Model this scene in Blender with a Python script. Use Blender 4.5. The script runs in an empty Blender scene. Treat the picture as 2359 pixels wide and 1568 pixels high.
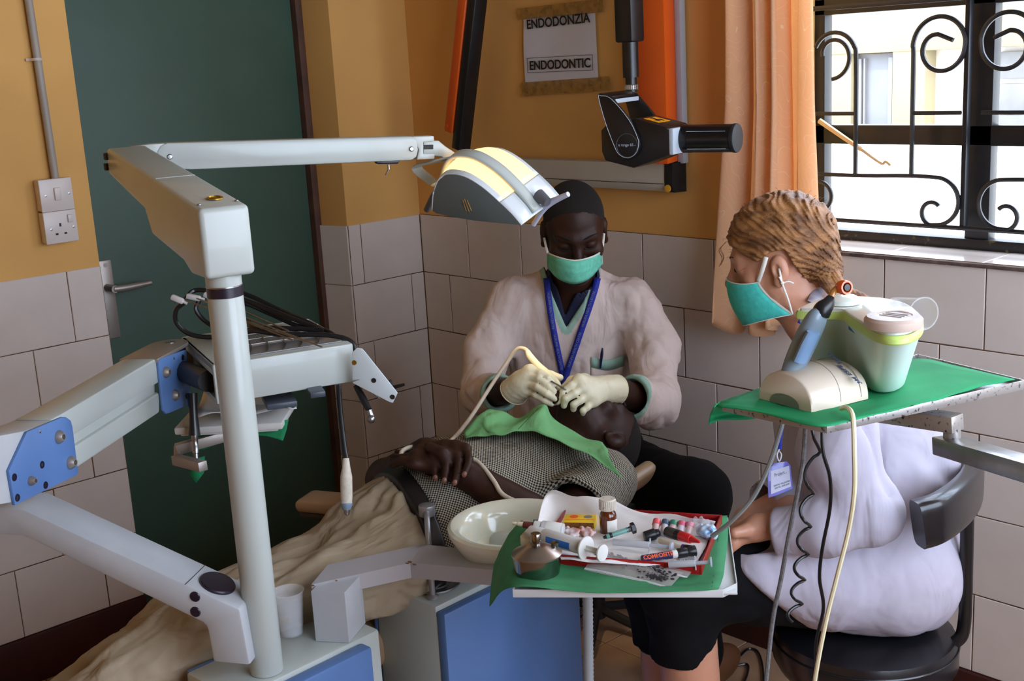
import bpy, bmesh, math, random
import numpy as np
from mathutils import Vector, Matrix
random.seed(7); RNG = np.random.RandomState(11)
SC = bpy.context.scene; COL = SC.collection
V3 = lambda *a: np.array(a, float)
# ---------------- camera (solved from the tile joints of both walls; metres) ----------------
F, CAM = 2800.79, V3(3.28102, -2.58260, 1.64670)
CR = V3(0.6803745, 0.73076184, -0.05547681); CU = V3(-0.12936862, 0.19426804, 0.97238042); CF = V3(-0.72135587, 0.65440589, -0.22671267)
cam_d = bpy.data.cameras.new('camera'); cam = bpy.data.objects.new('camera', cam_d); COL.objects.link(cam)
cam.matrix_world = Matrix(((CR[0], CU[0], -CF[0], CAM[0]), (CR[1], CU[1], -CF[1], CAM[1]), (CR[2], CU[2], -CF[2], CAM[2]), (0, 0, 0, 1)))
cam_d.sensor_width = 36; cam_d.lens = F / 2359 * 36; cam_d.clip_start = .05
SC.camera = cam
# ---------------- exposure, world, sun ----------------
SC.view_settings.view_transform = 'Standard'; SC.view_settings.look = 'None'
SC.view_settings.gamma = 1; SC.view_settings.use_curve_mapping = False; SC.view_settings.exposure = 0.0
SC.cycles.use_denoising = True; SC.cycles.max_bounces = 8; SC.cycles.diffuse_bounces = 3; SC.cycles.transparent_max_bounces = 12
SC.cycles.sample_clamp_indirect = 6; SC.cycles.caustics_reflective = False; SC.cycles.caustics_refractive = False
SC.cycles.blur_glossy = 1.0
wd = bpy.data.worlds.new('sky'); SC.world = wd; wd.use_nodes = True
bg = wd.node_tree.nodes['Background']; bg.inputs[0].default_value = (0.68, 0.80, 1.0, 1); bg.inputs[1].default_value = 9.0
sd = bpy.data.lights.new('sun', 'SUN'); sd.energy = 3.0; sd.angle = math.radians(2); sd.color = (1, .95, .86)
so = bpy.data.objects.new('sun', sd); COL.objects.link(so); so.rotation_euler = (math.radians(38), 0, math.radians(12))
def portal(loc, rot, sx, sy):
    d = bpy.data.lights.new('window_portal', 'AREA'); d.shape = 'RECTANGLE'; d.size = sx; d.size_y = sy; d.cycles.is_portal = True
    o = bpy.data.objects.new('window_portal', d); COL.objects.link(o); o.location = loc; o.rotation_euler = rot
portal((2.395, .24, 1.74), (math.radians(-90), 0, 0), 1.80, 1.2)
portal((4.0, -1.175, 1.70), (math.radians(90), 0, math.radians(90)), 2.15, 1.5)
# ---------------- helpers ----------------
def W(u, v, d): return CAM + d * (CF + CR * (u - 1179.5) / F - CU * (v - 784) / F)
def ray(u, v): return CF + CR * (u - 1179.5) / F - CU * (v - 784) / F
def onX(u, v, x): r = ray(u, v); return CAM + r * (x - CAM[0]) / r[0]
def onY(u, v, y): r = ray(u, v); return CAM + r * (y - CAM[1]) / r[1]
def onZ(u, v, z): r = ray(u, v); return CAM + r * (z - CAM[2]) / r[2]
def path(*t): return [W(*p) for p in t]
def unit(a): a = np.asarray(a, float); return a / (np.linalg.norm(a) + 1e-12)
def frame(o, x, z):
    "matrix with local x along x, local z near z"
    x = unit(x); z = np.asarray(z, float); y = unit(np.cross(z, x)); z = np.cross(x, y)
    return Matrix(((x[0], y[0], z[0], o[0]), (x[1], y[1], z[1], o[1]), (x[2], y[2], z[2], o[2]), (0, 0, 0, 1)))
def zframe(o, z, x=(1, 0, 0)):
    z = unit(z); x = np.asarray(x, float)
    if abs(np.dot(unit(x), z)) > .95: x = V3(0, 1, 0)
    x = unit(x - z * np.dot(x, z)); return frame(o, x, z)
def lin(c): return tuple(((x / 255) / 12.92 if x / 255 <= .04045 else ((x / 255 + .055) / 1.055) ** 2.4) for x in c)
MATS = {}
def mat(name, rgb, rough=.5, metal=0., var=.08, vs=6., bump=0., bs=200., coat=0., trans=0., alpha=1., emit=None, sss=0., sheen=0., spec=None, ior=None, rgb2=None, stretch=None, detail=3, thr=None, objvar=0., fold=None):
    if name in MATS: return MATS[name]
    m = bpy.data.materials.new(name); m.use_nodes = True; nt = m.node_tree; N = nt.nodes; L = nt.links; b = N['Principled BSDF']
    c = lin(rgb); I = b.inputs
    I['Roughness'].default_value = rough; I['Metallic'].default_value = metal
    I['Coat Weight'].default_value = coat; I['Transmission Weight'].default_value = trans; I['Alpha'].default_value = alpha
    if ior: I['IOR'].default_value = ior
    if spec is not None: I['Specular IOR Level'].default_value = spec
    if sss: I['Subsurface Weight'].default_value = sss; I['Subsurface Radius'].default_value = (.01, .004, .002)
    if sheen: I['Sheen Weight'].default_value = sheen
    tc = N.new('ShaderNodeTexCoord'); src = tc.outputs['Object']
    if stretch:
        mp = N.new('ShaderNodeMapping'); mp.inputs['Scale'].default_value = stretch; L.new(src, mp.inputs[0]); src = mp.outputs[0]
    n = N.new('ShaderNodeTexNoise'); n.inputs['Scale'].default_value = vs; n.inputs['Detail'].default_value = detail; L.new(src, n.inputs['Vector'])
    cr = N.new('ShaderNodeValToRGB'); L.new(n.outputs[0], cr.inputs[0])
    lo, hi = thr or (.3, .7)
    cr.color_ramp.elements[0].position = lo; cr.color_ramp.elements[1].position = hi
    c2 = lin(rgb2) if rgb2 else tuple(x * (1 + var) for x in c); c1 = c if rgb2 else tuple(x * (1 - var) for x in c)
    cr.color_ramp.elements[0].color = (*c1, 1); cr.color_ramp.elements[1].color = (*c2, 1)
    out = cr.outputs[0]
    if objvar:
        oi = N.new('ShaderNodeObjectInfo'); hs = N.new('ShaderNodeHueSaturation'); mr = N.new('ShaderNodeMapRange')
        mr.inputs[3].default_value = 1 - objvar; mr.inputs[4].default_value = 1 + objvar
        L.new(oi.outputs['Random'], mr.inputs[0]); L.new(mr.outputs[0], hs.inputs['Value']); L.new(out, hs.inputs['Color']); out = hs.outputs[0]
    L.new(out, I['Base Color'])
    if bump:
        n2 = N.new('ShaderNodeTexNoise'); n2.inputs['Scale'].default_value = bs; n2.inputs['Detail'].default_value = 4; L.new(src, n2.inputs['Vector'])
        bp = N.new('ShaderNodeBump'); bp.inputs['Strength'].default_value = min(1, bump * 10); bp.inputs['Distance'].default_value = .002
        L.new(n2.outputs[0], bp.inputs['Height']); L.new(bp.outputs[0], I['Normal'])
        if fold:
            n3 = N.new('ShaderNodeTexNoise'); n3.inputs['Scale'].default_value = fold[0]; n3.inputs['Detail'].default_value = 2.5; n3.inputs['Distortion'].default_value = 1.6; mp3 = N.new('ShaderNodeMapping'); mp3.inputs['Scale'].default_value = fold[2] if len(fold) > 2 else (1, 1, .45); L.new(tc.outputs['Object'], mp3.inputs[0]); L.new(mp3.outputs[0], n3.inputs['Vector'])
            b3 = N.new('ShaderNodeBump'); b3.inputs['Strength'].default_value = .8; b3.inputs['Distance'].default_value = fold[1]; L.new(n3.outputs[0], b3.inputs['Height']); L.new(b3.outputs[0], bp.inputs['Normal'])
    if emit: I['Emission Color'].default_value = (*lin(emit[0]), 1); I['Emission Strength'].default_value = emit[1]
    MATS[name] = m; return m
def weave(name, rgb, rgb2, scale, rough=.9, bump=.5, kind='checker', folds=0.):
    m = bpy.data.materials.new(name); m.use_nodes = True; nt = m.node_tree; N = nt.nodes; L = nt.links; b = N['Principled BSDF']; b.inputs['Roughness'].default_value = rough
    tc = N.new('ShaderNodeTexCoord'); mp = N.new('ShaderNodeMapping'); mp.inputs['Rotation'].default_value = (.3, .2, .6); L.new(tc.outputs['Object'], mp.inputs[0])
    ws = []
    if kind == 'uvcheck':
        ck = N.new('ShaderNodeTexChecker'); ck.inputs['Scale'].default_value = scale; ck.inputs['Color1'].default_value = (*lin(rgb), 1); ck.inputs['Color2'].default_value = (*lin(rgb2), 1); L.new(tc.outputs['UV'], ck.inputs['Vector']); L.new(ck.outputs['Color'], b.inputs['Base Color'])
        bp = N.new('ShaderNodeBump'); bp.inputs['Strength'].default_value = bump; bp.inputs['Distance'].default_value = .001; L.new(ck.outputs['Fac'], bp.inputs['Height']); L.new(bp.outputs[0], b.inputs['Normal']); return m
    for d in ('X', 'Y'):
        w = N.new('ShaderNodeTexWave'); w.bands_direction = d; w.inputs['Scale'].default_value = scale; w.inputs['Distortion'].default_value = .6; w.inputs['Detail Scale'].default_value = 8; L.new(mp.outputs[0], w.inputs[0]); ws.append(w)
    mm = N.new('ShaderNodeMath'); mm.operation = 'MULTIPLY' if kind == 'checker' else 'ADD'; L.new(ws[0].outputs['Fac'], mm.inputs[0]); L.new(ws[1].outputs['Fac'], mm.inputs[1])
    cr = N.new('ShaderNodeValToRGB'); cr.color_ramp.elements[0].position = .2; cr.color_ramp.elements[1].position = .45
    cr.color_ramp.elements[0].color = (*lin(rgb), 1); cr.color_ramp.elements[1].color = (*lin(rgb2), 1); L.new(mm.outputs[0], cr.inputs[0]); L.new(cr.outputs[0], b.inputs['Base Color'])
    bp = N.new('ShaderNodeBump'); bp.inputs['Strength'].default_value = bump; bp.inputs['Distance'].default_value = .001; L.new(mm.outputs[0], bp.inputs['Height']); L.new(bp.outputs[0], b.inputs['Normal'])
    return m
def tag(o, label=None, cat=None, group=None, kind=None):
    if label: o['label'] = label
    if cat: o['category'] = cat
    if group: o['group'] = group
    if kind: o['kind'] = kind
    return o
def root(name, loc, label, cat, group=None):
    o = bpy.data.objects.new(name, None); COL.objects.link(o); o.location = Vector(loc); o.empty_display_size = .05
    return tag(o, label, cat, group)
def attach(o, parent):
    if parent is not None:
        o.parent = parent; M = Matrix.Identity(4); q = parent; ms = []
        while q is not None: ms.append((q.matrix_basis.copy(), q.matrix_parent_inverse.copy())); q = q.parent
        for b, pi in reversed(ms): M = M @ pi @ b
        o.matrix_parent_inverse = M.inverted()
def tomesh(name, verts, faces, m, parent=None, smooth=True, sharp=None, sub=0, thick=0, off=0):
    me = bpy.data.meshes.new(name); me.from_pydata([tuple(v) for v in verts], [], [tuple(int(i) for i in f) for f in faces])
    if m: me.materials.append(m)
    if smooth: me.polygons.foreach_set('use_smooth', [True] * len(me.polygons))
    me.update(); o = bpy.data.objects.new(name, me); COL.objects.link(o); attach(o, parent)
    if thick: s = o.modifiers.new('s', 'SOLIDIFY'); s.thickness = thick; s.offset = off
    if sub: s = o.modifiers.new('u', 'SUBSURF'); s.levels = sub; s.render_levels = sub
    return o
def catmull(pts, n=6, closed=False):
    P = [np.asarray(p, float) for p in pts]
    if len(P) < 3: return P
    out = []; L = len(P); rng = range(L) if closed else range(L - 1)
    for i in rng:
        p0 = P[i - 1] if (i > 0 or closed) else 2 * P[0] - P[1]; p1 = P[i]; p2 = P[(i + 1) % L]; p3 = P[(i + 2) % L] if (i + 2 < L or closed) else 2 * P[-1] - P[-2]
        for k in range(n):
            t = k / n; out.append(.5 * ((2 * p1) + (-p0 + p2) * t + (2 * p0 - 5 * p1 + 4 * p2 - p3) * t * t + (-p0 + 3 * p1 - 3 * p2 + p3) * t ** 3))
    if not closed: out.append(P[-1])
    return out
class G:
    def __init__(s): s.v = []; s.f = []; s.mi = []; s.M = None; s.cur = 0
    def add(s, vs, fs):
        o = len(s.v)
        if s.M is not None:
            vs = [tuple(s.M @ Vector(v)) for v in vs]
        s.v += [tuple(v) for v in vs]; s.f += [tuple(i + o for i in f) for f in fs]; s.mi += [s.cur] * len(fs); return s
    def box(s, c, d, bev=0., M=None, seg=2):
        bm = bmesh.new(); bmesh.ops.create_cube(bm, size=1, matrix=Matrix.Translation(Vector(c)) @ Matrix.Diagonal((d[0], d[1], d[2], 1)))
        return s._bm(bm, bev, M, seg)
    def _bm(s, bm, bev, M, seg=2):
        if bev: bmesh.ops.bevel(bm, geom=bm.edges[:], offset=bev, segments=seg, affect='EDGES', profile=.5, clamp_overlap=True)
        if M is not None: bmesh.ops.transform(bm, matrix=M, verts=bm.verts)
        bm.verts.index_update(); s.add([tuple(v.co) for v in bm.verts], [[v.index for v in f.verts] for f in bm.faces]); bm.free(); return s
    def prism(s, poly, z0, z1, M=None, bev=0., seg=2):
        "poly in local xy, extruded along local z"
        bm = bmesh.new(); a = [bm.verts.new((x, y, z0)) for x, y in poly]; b = [bm.verts.new((x, y, z1)) for x, y in poly]; n = len(poly)
        bm.faces.new(a[::-1]); bm.faces.new(b)
        for i in range(n): bm.faces.new((a[i], a[(i + 1) % n], b[(i + 1) % n], b[i]))
        bmesh.ops.recalc_face_normals(bm, faces=bm.faces)
        if bev:
            bmesh.ops.bevel(bm, geom=[e for e in bm.edges if abs(e.verts[0].co.z - e.verts[1].co.z) < 1e-9 or e.calc_face_angle(0) > .6], offset=bev, segments=seg, affect='EDGES', profile=.5, clamp_overlap=True)
        return s._bm(bm, 0, M)
    def lathe(s, prof, M=None, n=24, ang=2 * math.pi, cap=True):
        vs = []; fs = []; full = abs(ang - 2 * math.pi) < 1e-6; k = n if full else n + 1
        for r, z in prof:
            for i in range(k): a = ang * i / n; vs.append((r * math.cos(a), r * math.sin(a), z))
        for j in range(len(prof) - 1):
            for i in range(n):
                i2 = (i + 1) % k; fs.append((j * k + i, j * k + i2, (j + 1) * k + i2, (j + 1) * k + i))
        if cap and full:
            if prof[0][0] > 1e-6: fs.append(tuple(range(k))[::-1])
            if prof[-1][0] > 1e-6: fs.append(tuple((len(prof) - 1) * k + i for i in range(k)))
        if M is not None: vs = [tuple(M @ Vector(v)) for v in vs]
        return s.add(vs, fs)
    def cyl(s, a, b, r, r2=None, n=20, bev=0.):
        a = V3(*a); b = V3(*b); L = np.linalg.norm(b - a); r2 = r if r2 is None else r2
        pr = [(r, 0), (r2, L)] if not bev else [(r - bev, 0), (r - bev * .3, bev * .3), (r, bev), (r2, L - bev), (r2 - bev * .3, L - bev * .3), (r2 - bev, L)]
        return s.lathe(pr, zframe(a, b - a), n)
    def tube(s, pts, r, n=8, sm=6, closed=False, flat=None, up=None, sq=1.):
        "r scalar or list; flat=(a,b) elliptical section multipliers along normal/binormal"
        pts = [np.asarray(p, float) for p in pts]; nn = len(pts)
        rs = list(r) if hasattr(r, '__len__') else [r] * nn
        if sm and nn > 2:
            q = catmull([np.append(p, x) for p, x in zip(pts, rs)], sm, closed); pts = [x[:3] for x in q]; rs = [x[3] for x in q]
        k = len(pts); vs = []; fs = []; prev = None
        for i, p in enumerate(pts):
            t = unit(pts[(i + 1) % k] - pts[i - 1]) if closed or 0 < i < k - 1 else unit(pts[1] - pts[0] if i == 0 else pts[-1] - pts[-2])
            if up is not None: a = unit(np.cross(np.asarray(up, float), t)) if abs(np.dot(unit(up), t)) < .999 else prev
            elif prev is None: h = V3(0, 0, 1) if abs(t[2]) < .9 else V3(1, 0, 0); a = unit(np.cross(t, h))
            else: a = unit(prev - t * np.dot(prev, t))
            prev = a; b = np.cross(t, a); fa, fb = flat or (1, 1)
            for j in range(n): th = 2 * math.pi * j / n; ct, st = math.cos(th), math.sin(th); vs.append(p + rs[i] * (math.copysign(abs(ct) ** sq, ct) * a * fa + math.copysign(abs(st) ** sq, st) * b * fb))
        for i in range(k if closed else k - 1):
            i2 = (i + 1) % k
            for j in range(n): j2 = (j + 1) % n; fs.append((i * n + j, i * n + j2, i2 * n + j2, i2 * n + j))
        if not closed: fs.append(tuple(range(n))[::-1]); fs.append(tuple((k - 1) * n + j for j in range(n)))
        return s.add(vs, fs)
    def ball(s, c, r, n=14, M=None):
        r = r if hasattr(r, '__len__') else (r, r, r); vs = []; fs = []; m = n // 2
        for i in range(m + 1):
            ph = math.pi * i / m
            for j in range(n): th = 2 * math.pi * j / n; vs.append((c[0] + r[0] * math.sin(ph) * math.cos(th), c[1] + r[1] * math.sin(ph) * math.sin(th), c[2] + r[2] * math.cos(ph)))
        for i in range(m):
            for j in range(n): j2 = (j + 1) % n; fs.append((i * n + j, (i + 1) * n + j, (i + 1) * n + j2, i * n + j2))
        if M is not None: vs = [tuple(M @ Vector(v)) for v in vs]
        return s.add(vs, fs)
    def quad(s, a, b, c, d): return s.add([a, b, c, d], [(0, 1, 2, 3)])
    def grid(s, fn, nu, nv):
        vs = [fn(i / nu, j / nv) for i in range(nu + 1) for j in range(nv + 1)]
        return s.add(vs, [(i * (nv + 1) + j, (i + 1) * (nv + 1) + j, (i + 1) * (nv + 1) + j + 1, i * (nv + 1) + j + 1) for i in range(nu) for j in range(nv)])
    def build(s, name, m, parent=None, ang=38, thick=0, off=0, sub=0, label=None, merge=False):
        me = bpy.data.meshes.new(name); me.from_pydata(s.v, [], s.f)
        ms = m if isinstance(m, (list, tuple)) else [m]
        for x in ms: me.materials.append(x)
        if len(ms) > 1: me.polygons.foreach_set('material_index', s.mi)
        bm = bmesh.new(); bm.from_mesh(me)
        if merge: bmesh.ops.remove_doubles(bm, verts=bm.verts, dist=1e-6)
        bmesh.ops.recalc_face_normals(bm, faces=bm.faces)
        th = math.radians(ang)
        for f in bm.faces: f.smooth = True
        for e in bm.edges:
            if len(e.link_faces) == 2 and e.calc_face_angle(0) > th: e.smooth = False
        bm.to_mesh(me); bm.free(); o = bpy.data.objects.new(name, me); COL.objects.link(o); attach(o, parent)
        if thick: x = o.modifiers.new('s', 'SOLIDIFY'); x.thickness = thick; x.offset = off
        if sub: x = o.modifiers.new('u', 'SUBSURF'); x.levels = sub; x.render_levels = sub
        if label: o['label'] = label
        return o
def text(body, size, M, m, parent, ext=.0004, font_bold=False, name='lettering', ax='CENTER', sx=1.0):
    c = bpy.data.curves.new(name, 'FONT'); c.body = body; c.size = size; c.extrude = ext; c.align_x = ax; c.align_y = 'CENTER'; c.offset = size * .018 if font_bold else 0
    t0 = bpy.data.objects.new(name, c); COL.objects.link(t0); bpy.context.view_layer.update()
    me = bpy.data.meshes.new_from_object(t0.evaluated_get(bpy.context.evaluated_depsgraph_get())); bpy.data.objects.remove(t0); me.materials.clear(); me.materials.append(m)
    o = bpy.data.objects.new(name, me); COL.objects.link(o)
    o.matrix_basis = M @ Matrix.Diagonal((sx, 1, 1, 1)); attach(o, parent); return o
def sheet(name, net, m, parent, nu=8, thick=.001, wob=None):
    "smooth cloth through a net of world points"
    rows = [catmull(r, nu) for r in net]; cols = list(zip(*rows)); grid = [catmull(list(c), nu) for c in cols]
    a, b = len(grid), len(grid[0]); vs = [p for c in grid for p in c]
    if wob: vs = [np.array(p) + wob(np.array(p), i // b / (a - 1), i % b / (b - 1)) for i, p in enumerate(vs)]
    fs = [(i * b + j, (i + 1) * b + j, (i + 1) * b + j + 1, i * b + j + 1) for i in range(a - 1) for j in range(b - 1)]
    g = G(); g.add(vs, fs); return g.build(name, m, parent, ang=75, thick=thick)
def copytree(o, parent=None):
    c = o.copy(); COL.objects.link(c); c.parent = parent
    for ch in o.children: copytree(ch, c)
    return c
# signed-distance modelling with surface nets (bodies, cloth)
def snets(f, lo, hi, h):
    B = 4; lo = np.array(lo, float); n = (np.ceil((np.array(hi) - lo) / (h * B)).astype(int)) + 1
    cg = np.stack(np.meshgrid(*[np.arange(k) for k in n], indexing='ij'), -1).reshape(-1, 3)
    cc = lo + (cg * B + B / 2 - .5) * h; dv = f(cc).astype(np.float32); act = np.abs(dv) < h * B * 1.75
    V = np.repeat(np.repeat(np.repeat(dv.reshape(n), B, 0), B, 1), B, 2)
    sub = np.stack(np.meshgrid(*[np.arange(B)] * 3, indexing='ij'), -1).reshape(-1, 3)
    idx = (cg[act][:, None, :] * B + sub[None]).reshape(-1, 3); V[idx[:, 0], idx[:, 1], idx[:, 2]] = f(lo + idx * h)
    V[0] = V[-1] = 1; V[:, 0] = V[:, -1] = 1; V[:, :, 0] = V[:, :, -1] = 1
    S = V < 0; N = np.array(V.shape) - 1; cnt = np.zeros(N, np.int16); acc = np.zeros((*N, 3), np.float32)
    def sl(off): return tuple(slice(o, o + m) for o, m in zip(off, N))
    for ax in range(3):
        o1, o2 = [a for a in range(3) if a != ax]
        for i in (0, 1):
            for j in (0, 1):
                a = [0, 0, 0]; a[o1] = i; a[o2] = j; b = list(a); b[ax] = 1
                va, vb = V[sl(a)], V[sl(b)]; x = (va < 0) != (vb < 0); t = np.where(x, va / np.where(x, va - vb, 1), 0)
                cnt += x; acc[..., ax] += t
                if i: acc[..., o1] += x
                if j: acc[..., o2] += x
    act = cnt > 0; ids = -np.ones(N, int); ids[act] = np.arange(act.sum())
    P = lo + (np.argwhere(act) + acc[act] / cnt[act][:, None]) * h; fs = []
    for ax in range(3):
        o1, o2 = (ax + 1) % 3, (ax + 2) % 3
        a = [slice(1, m) for m in N]; a[ax] = slice(0, N[ax]); b = list(a); b[ax] = slice(1, N[ax] + 1)
        sa, sb = S[tuple(a)], S[tuple(b)]; e = np.argwhere(sa != sb) + np.array([1 if k != ax else 0 for k in range(3)]); flip = sa[sa != sb]
        d1 = np.zeros(3, int); d1[o1] = 1; d2 = np.zeros(3, int); d2[o2] = 1
        q = np.stack([ids[tuple((e - d1 - d2).T)], ids[tuple((e - d2).T)], ids[tuple(e.T)], ids[tuple((e - d1).T)]], 1)
        q[~flip] = q[~flip][:, ::-1]; fs.append(q)
    return P, np.concatenate(fs)
def sd_cap(P, a, b, ra, rb):
    a = np.asarray(a, float); b = np.asarray(b, float); ab = b - a; t = np.clip((P - a) @ ab / (ab @ ab + 1e-12), 0, 1)
    return np.linalg.norm(P - a - t[:, None] * ab, axis=1) - (ra + (rb - ra) * t)
def sd_ell(P, c, r, R=None):
    q = P - np.asarray(c); 
    if R is not None: q = q @ R
    r = np.asarray(r, float); k0 = np.linalg.norm(q / r, axis=1); k1 = np.linalg.norm(q / r ** 2, axis=1) + 1e-9
    return k0 * (k0 - 1) / k1
def sd_box(P, c, s, R=None, rr=.01):
    q = P - np.asarray(c)
    if R is not None: q = q @ R
    q = np.abs(q) - (np.asarray(s) - rr); return np.linalg.norm(np.maximum(q, 0), axis=1) + np.minimum(q.max(1), 0) - rr
def smin(a, b, k):
    if k <= 0: return np.minimum(a, b)
    h = np.maximum(k - np.abs(a - b), 0) / k; return np.minimum(a, b) - h * h * k * .25
def smax(a, b, k): return -smin(-a, -b, k)
def chain(P, pts, rs, k=.02):
    d = None
    for i in range(len(pts) - 1):
        x = sd_cap(P, pts[i], pts[i + 1], rs[i], rs[i + 1]); d = x if d is None else smin(d, x, k)
    return d
_NT = RNG.rand(32, 32, 32)
def vnoise(P, s):
    q = P * s; i = np.floor(q).astype(int); f = q - i; f = f * f * (3 - 2 * f); i &= 31; j = (i + 1) & 31; r = 0
    for a in (0, 1):
        for b in (0, 1):
            for c in (0, 1):
                r = r + _NT[(j if a else i)[:, 0], (j if b else i)[:, 1], (j if c else i)[:, 2]] * (f[:, 0] if a else 1 - f[:, 0]) * (f[:, 1] if b else 1 - f[:, 1]) * (f[:, 2] if c else 1 - f[:, 2])
    return r * 2 - 1
def folds(P, s, amp, st=(1, 1, 1)):
    Q = P * np.asarray(st); w = vnoise(Q + 7.3, s * .6)[:, None] * .5 / s; x = vnoise(Q + w, s); y = vnoise(Q * 1.9 + 3.1 + w, s); return amp * ((1 - np.abs(x) * 2) * .7 + (1 - np.abs(y) * 2) * .3)
def sdf_obj(name, f, lo, hi, h, m, parent, label=None, pick=None, ms=None):
    P, Q = snets(f, lo, hi, h); o = tomesh(name, P, Q, m, parent)
    if label: o['label'] = label
    if ms:
        for x in ms: o.data.materials.append(x)
        c = P[Q].mean(1); o.data.polygons.foreach_set('material_index', pick(c).astype(np.int32))
    return o
def bounds(pts, pad): a = np.array(pts); return a.min(0) - pad, a.max(0) + pad
# ================= the room =================
m_plaster = mat('yellow_plaster', (228, 174, 98), .75, var=.10, vs=2.2, bump=.02, bs=60)
m_grout = mat('grout', (120, 84, 56), .95, var=.35, vs=25, rgb2=(60, 36, 22))
m_tile = mat('glazed_tile', (223, 210, 200), .16, var=.03, vs=9, objvar=.035, bump=.012, bs=14)
m_skirt = mat('maroon_paint', (58, 16, 10), .55, var=.2, vs=8)
m_floor = mat('floor_tile', (186, 152, 122), .35, var=.12, vs=7, objvar=.05, rgb2=(160, 124, 98))
m_white = mat('white_paint', (225, 225, 220), .5)
m_black = mat('black_iron_paint', (22, 23, 26), .4, var=.25, vs=40)
H = 2.75; RX = 3.9; RY = -4.3
def struct(g, name, m, parent=None, **k): o = g.build(name, m, parent, **k); return tag(o, kind='structure') if parent is None else o
WIN0, WIN1, WZ0, WZ1 = 1.455, 3.3, 1.136, 2.35
# back wall (y=0) with the window hole; its plaster stands 4 mm behind the tile faces
g = G()
def slab(x0, x1, z0, z1, y0=.005, y1=.24): g.box(((x0 + x1) / 2, (y0 + y1) / 2, (z0 + z1) / 2), (x1 - x0, y1 - y0, z1 - z0))
slab(-.3, WIN0, 0, H); slab(WIN1, RX, 0, H); slab(WIN0, WIN1, 0, WZ0 - .012); slab(WIN0, WIN1, WZ1, H)
wall_b = struct(g, 'wall_back', m_plaster)
# left wall (x=0) with the door opening y -1.148..-0.298
DY0, DY1 = -1.15, -.30
g = G()
g.box((-.12, (RY + DY0) / 2, H / 2), (.23, DY0 - RY, H)); g.box((-.12, (DY0 + DY1) / 2, 2.4), (.23, DY1 - DY0, .7))
g.prism([(-.005, .02), (-.005, DY1), (-.135, DY1 - .03), (-.235, DY1 - .03), (-.235, .02)], 0, H)
wall_a = struct(g, 'wall_left', m_plaster)
# walls behind and beside the camera, with another window on the right
g = G(); g.box((RX / 2, RY - .1, H / 2), (RX + .4, .2, H)); struct(g, 'wall_front', m_plaster)
g = G(); A0, A1 = -2.25, -.10
for y0, y1, z0, z1 in ((RY, A0, 0, H), (A1, .24, 0, H), (A0, A1, 0, .95), (A0, A1, 2.45, H)): g.box((RX + .1, (y0 + y1) / 2, (z0 + z1) / 2), (.2, y1 - y0, z1 - z0))
struct(g, 'wall_right', m_plaster)
g = G(); g.box((RX / 2, RY / 2, H + .06), (RX + .6, -RY + .6, .12)); struct(g, 'ceiling', mat('dull_ceiling', (150, 142, 130), .8))
g = G(); g.box((RX / 2, RY / 2, -.06), (RX + .4, -RY + .4, .112)); floor = struct(g, 'floor', m_grout)
# tiles: one object each, mesh shared by size
TM = {}
def tile(parent, w, h, M, m=m_tile, t=.006, name='tile'):
    k = (round(w, 3), round(h, 3), m.name)
    if k not in TM:
        gg = G(); b = .0016; x, y = w / 2, h / 2
        gg.add([(-x, -y, 0), (x, -y, 0), (x, y, 0), (-x, y, 0), (-x, -y, t - b), (x, -y, t - b), (x, y, t - b), (-x, y, t - b), (-x + b, -y + b, t), (x - b, -y + b, t), (x - b, y - b, t), (-x + b, y - b, t)],
               [(0, 1, 5, 4), (1, 2, 6, 5), (2, 3, 7, 6), (3, 0, 4, 7), (4, 5, 9, 8), (5, 6, 10, 9), (6, 7, 11, 10), (7, 4, 8, 11), (8, 9, 10, 11)])
        o = gg.build(name, m, None, ang=20); TM[k] = o.data; bpy.data.objects.remove(o)
    o = bpy.data.objects.new(name, TM[k]); COL.objects.link(o)
    j = Matrix.Rotation(random.gauss(0, .0022), 4, 'X') @ Matrix.Rotation(random.gauss(0, .0022), 4, 'Y') @ Matrix.Rotation(random.gauss(0, .0012), 4, 'Z')
    o.matrix_basis = M @ Matrix.Translation((0, 0, random.uniform(-.0006, .0006))) @ j; attach(o, parent)
MA = lambda y, z: frame(V3(-.006, y, z), (0, 1, 0), (1, 0, 0))     # faces +x
MBk = lambda x, z: frame(V3(x, .006, z), (1, 0, 0), (0, -1, 0))    # faces -y
GP = .0022
def course(cuts, z0, z1, mk, parent):
    for a, b in zip(cuts[:-1], cuts[1:]):
        if b - a > .012: tile(parent, b - a - GP, z1 - z0 - GP, mk((a + b) / 2, (z0 + z1) / 2))
gb = G(); gb.box(((RX) / 2, .0035, .64), (RX, .004, 1.0)); o = gb.build('grout_bed', m_grout, wall_b)
gb = G(); gb.box((-.0035, (-2.9 + DY0) / 2, .64), (.004, DY0 + 2.9, .996)); gb.box((-.0035, DY1 / 2, .64), (.004, -DY1, .996)); gb.build('grout_bed', m_grout, wall_a)
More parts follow.
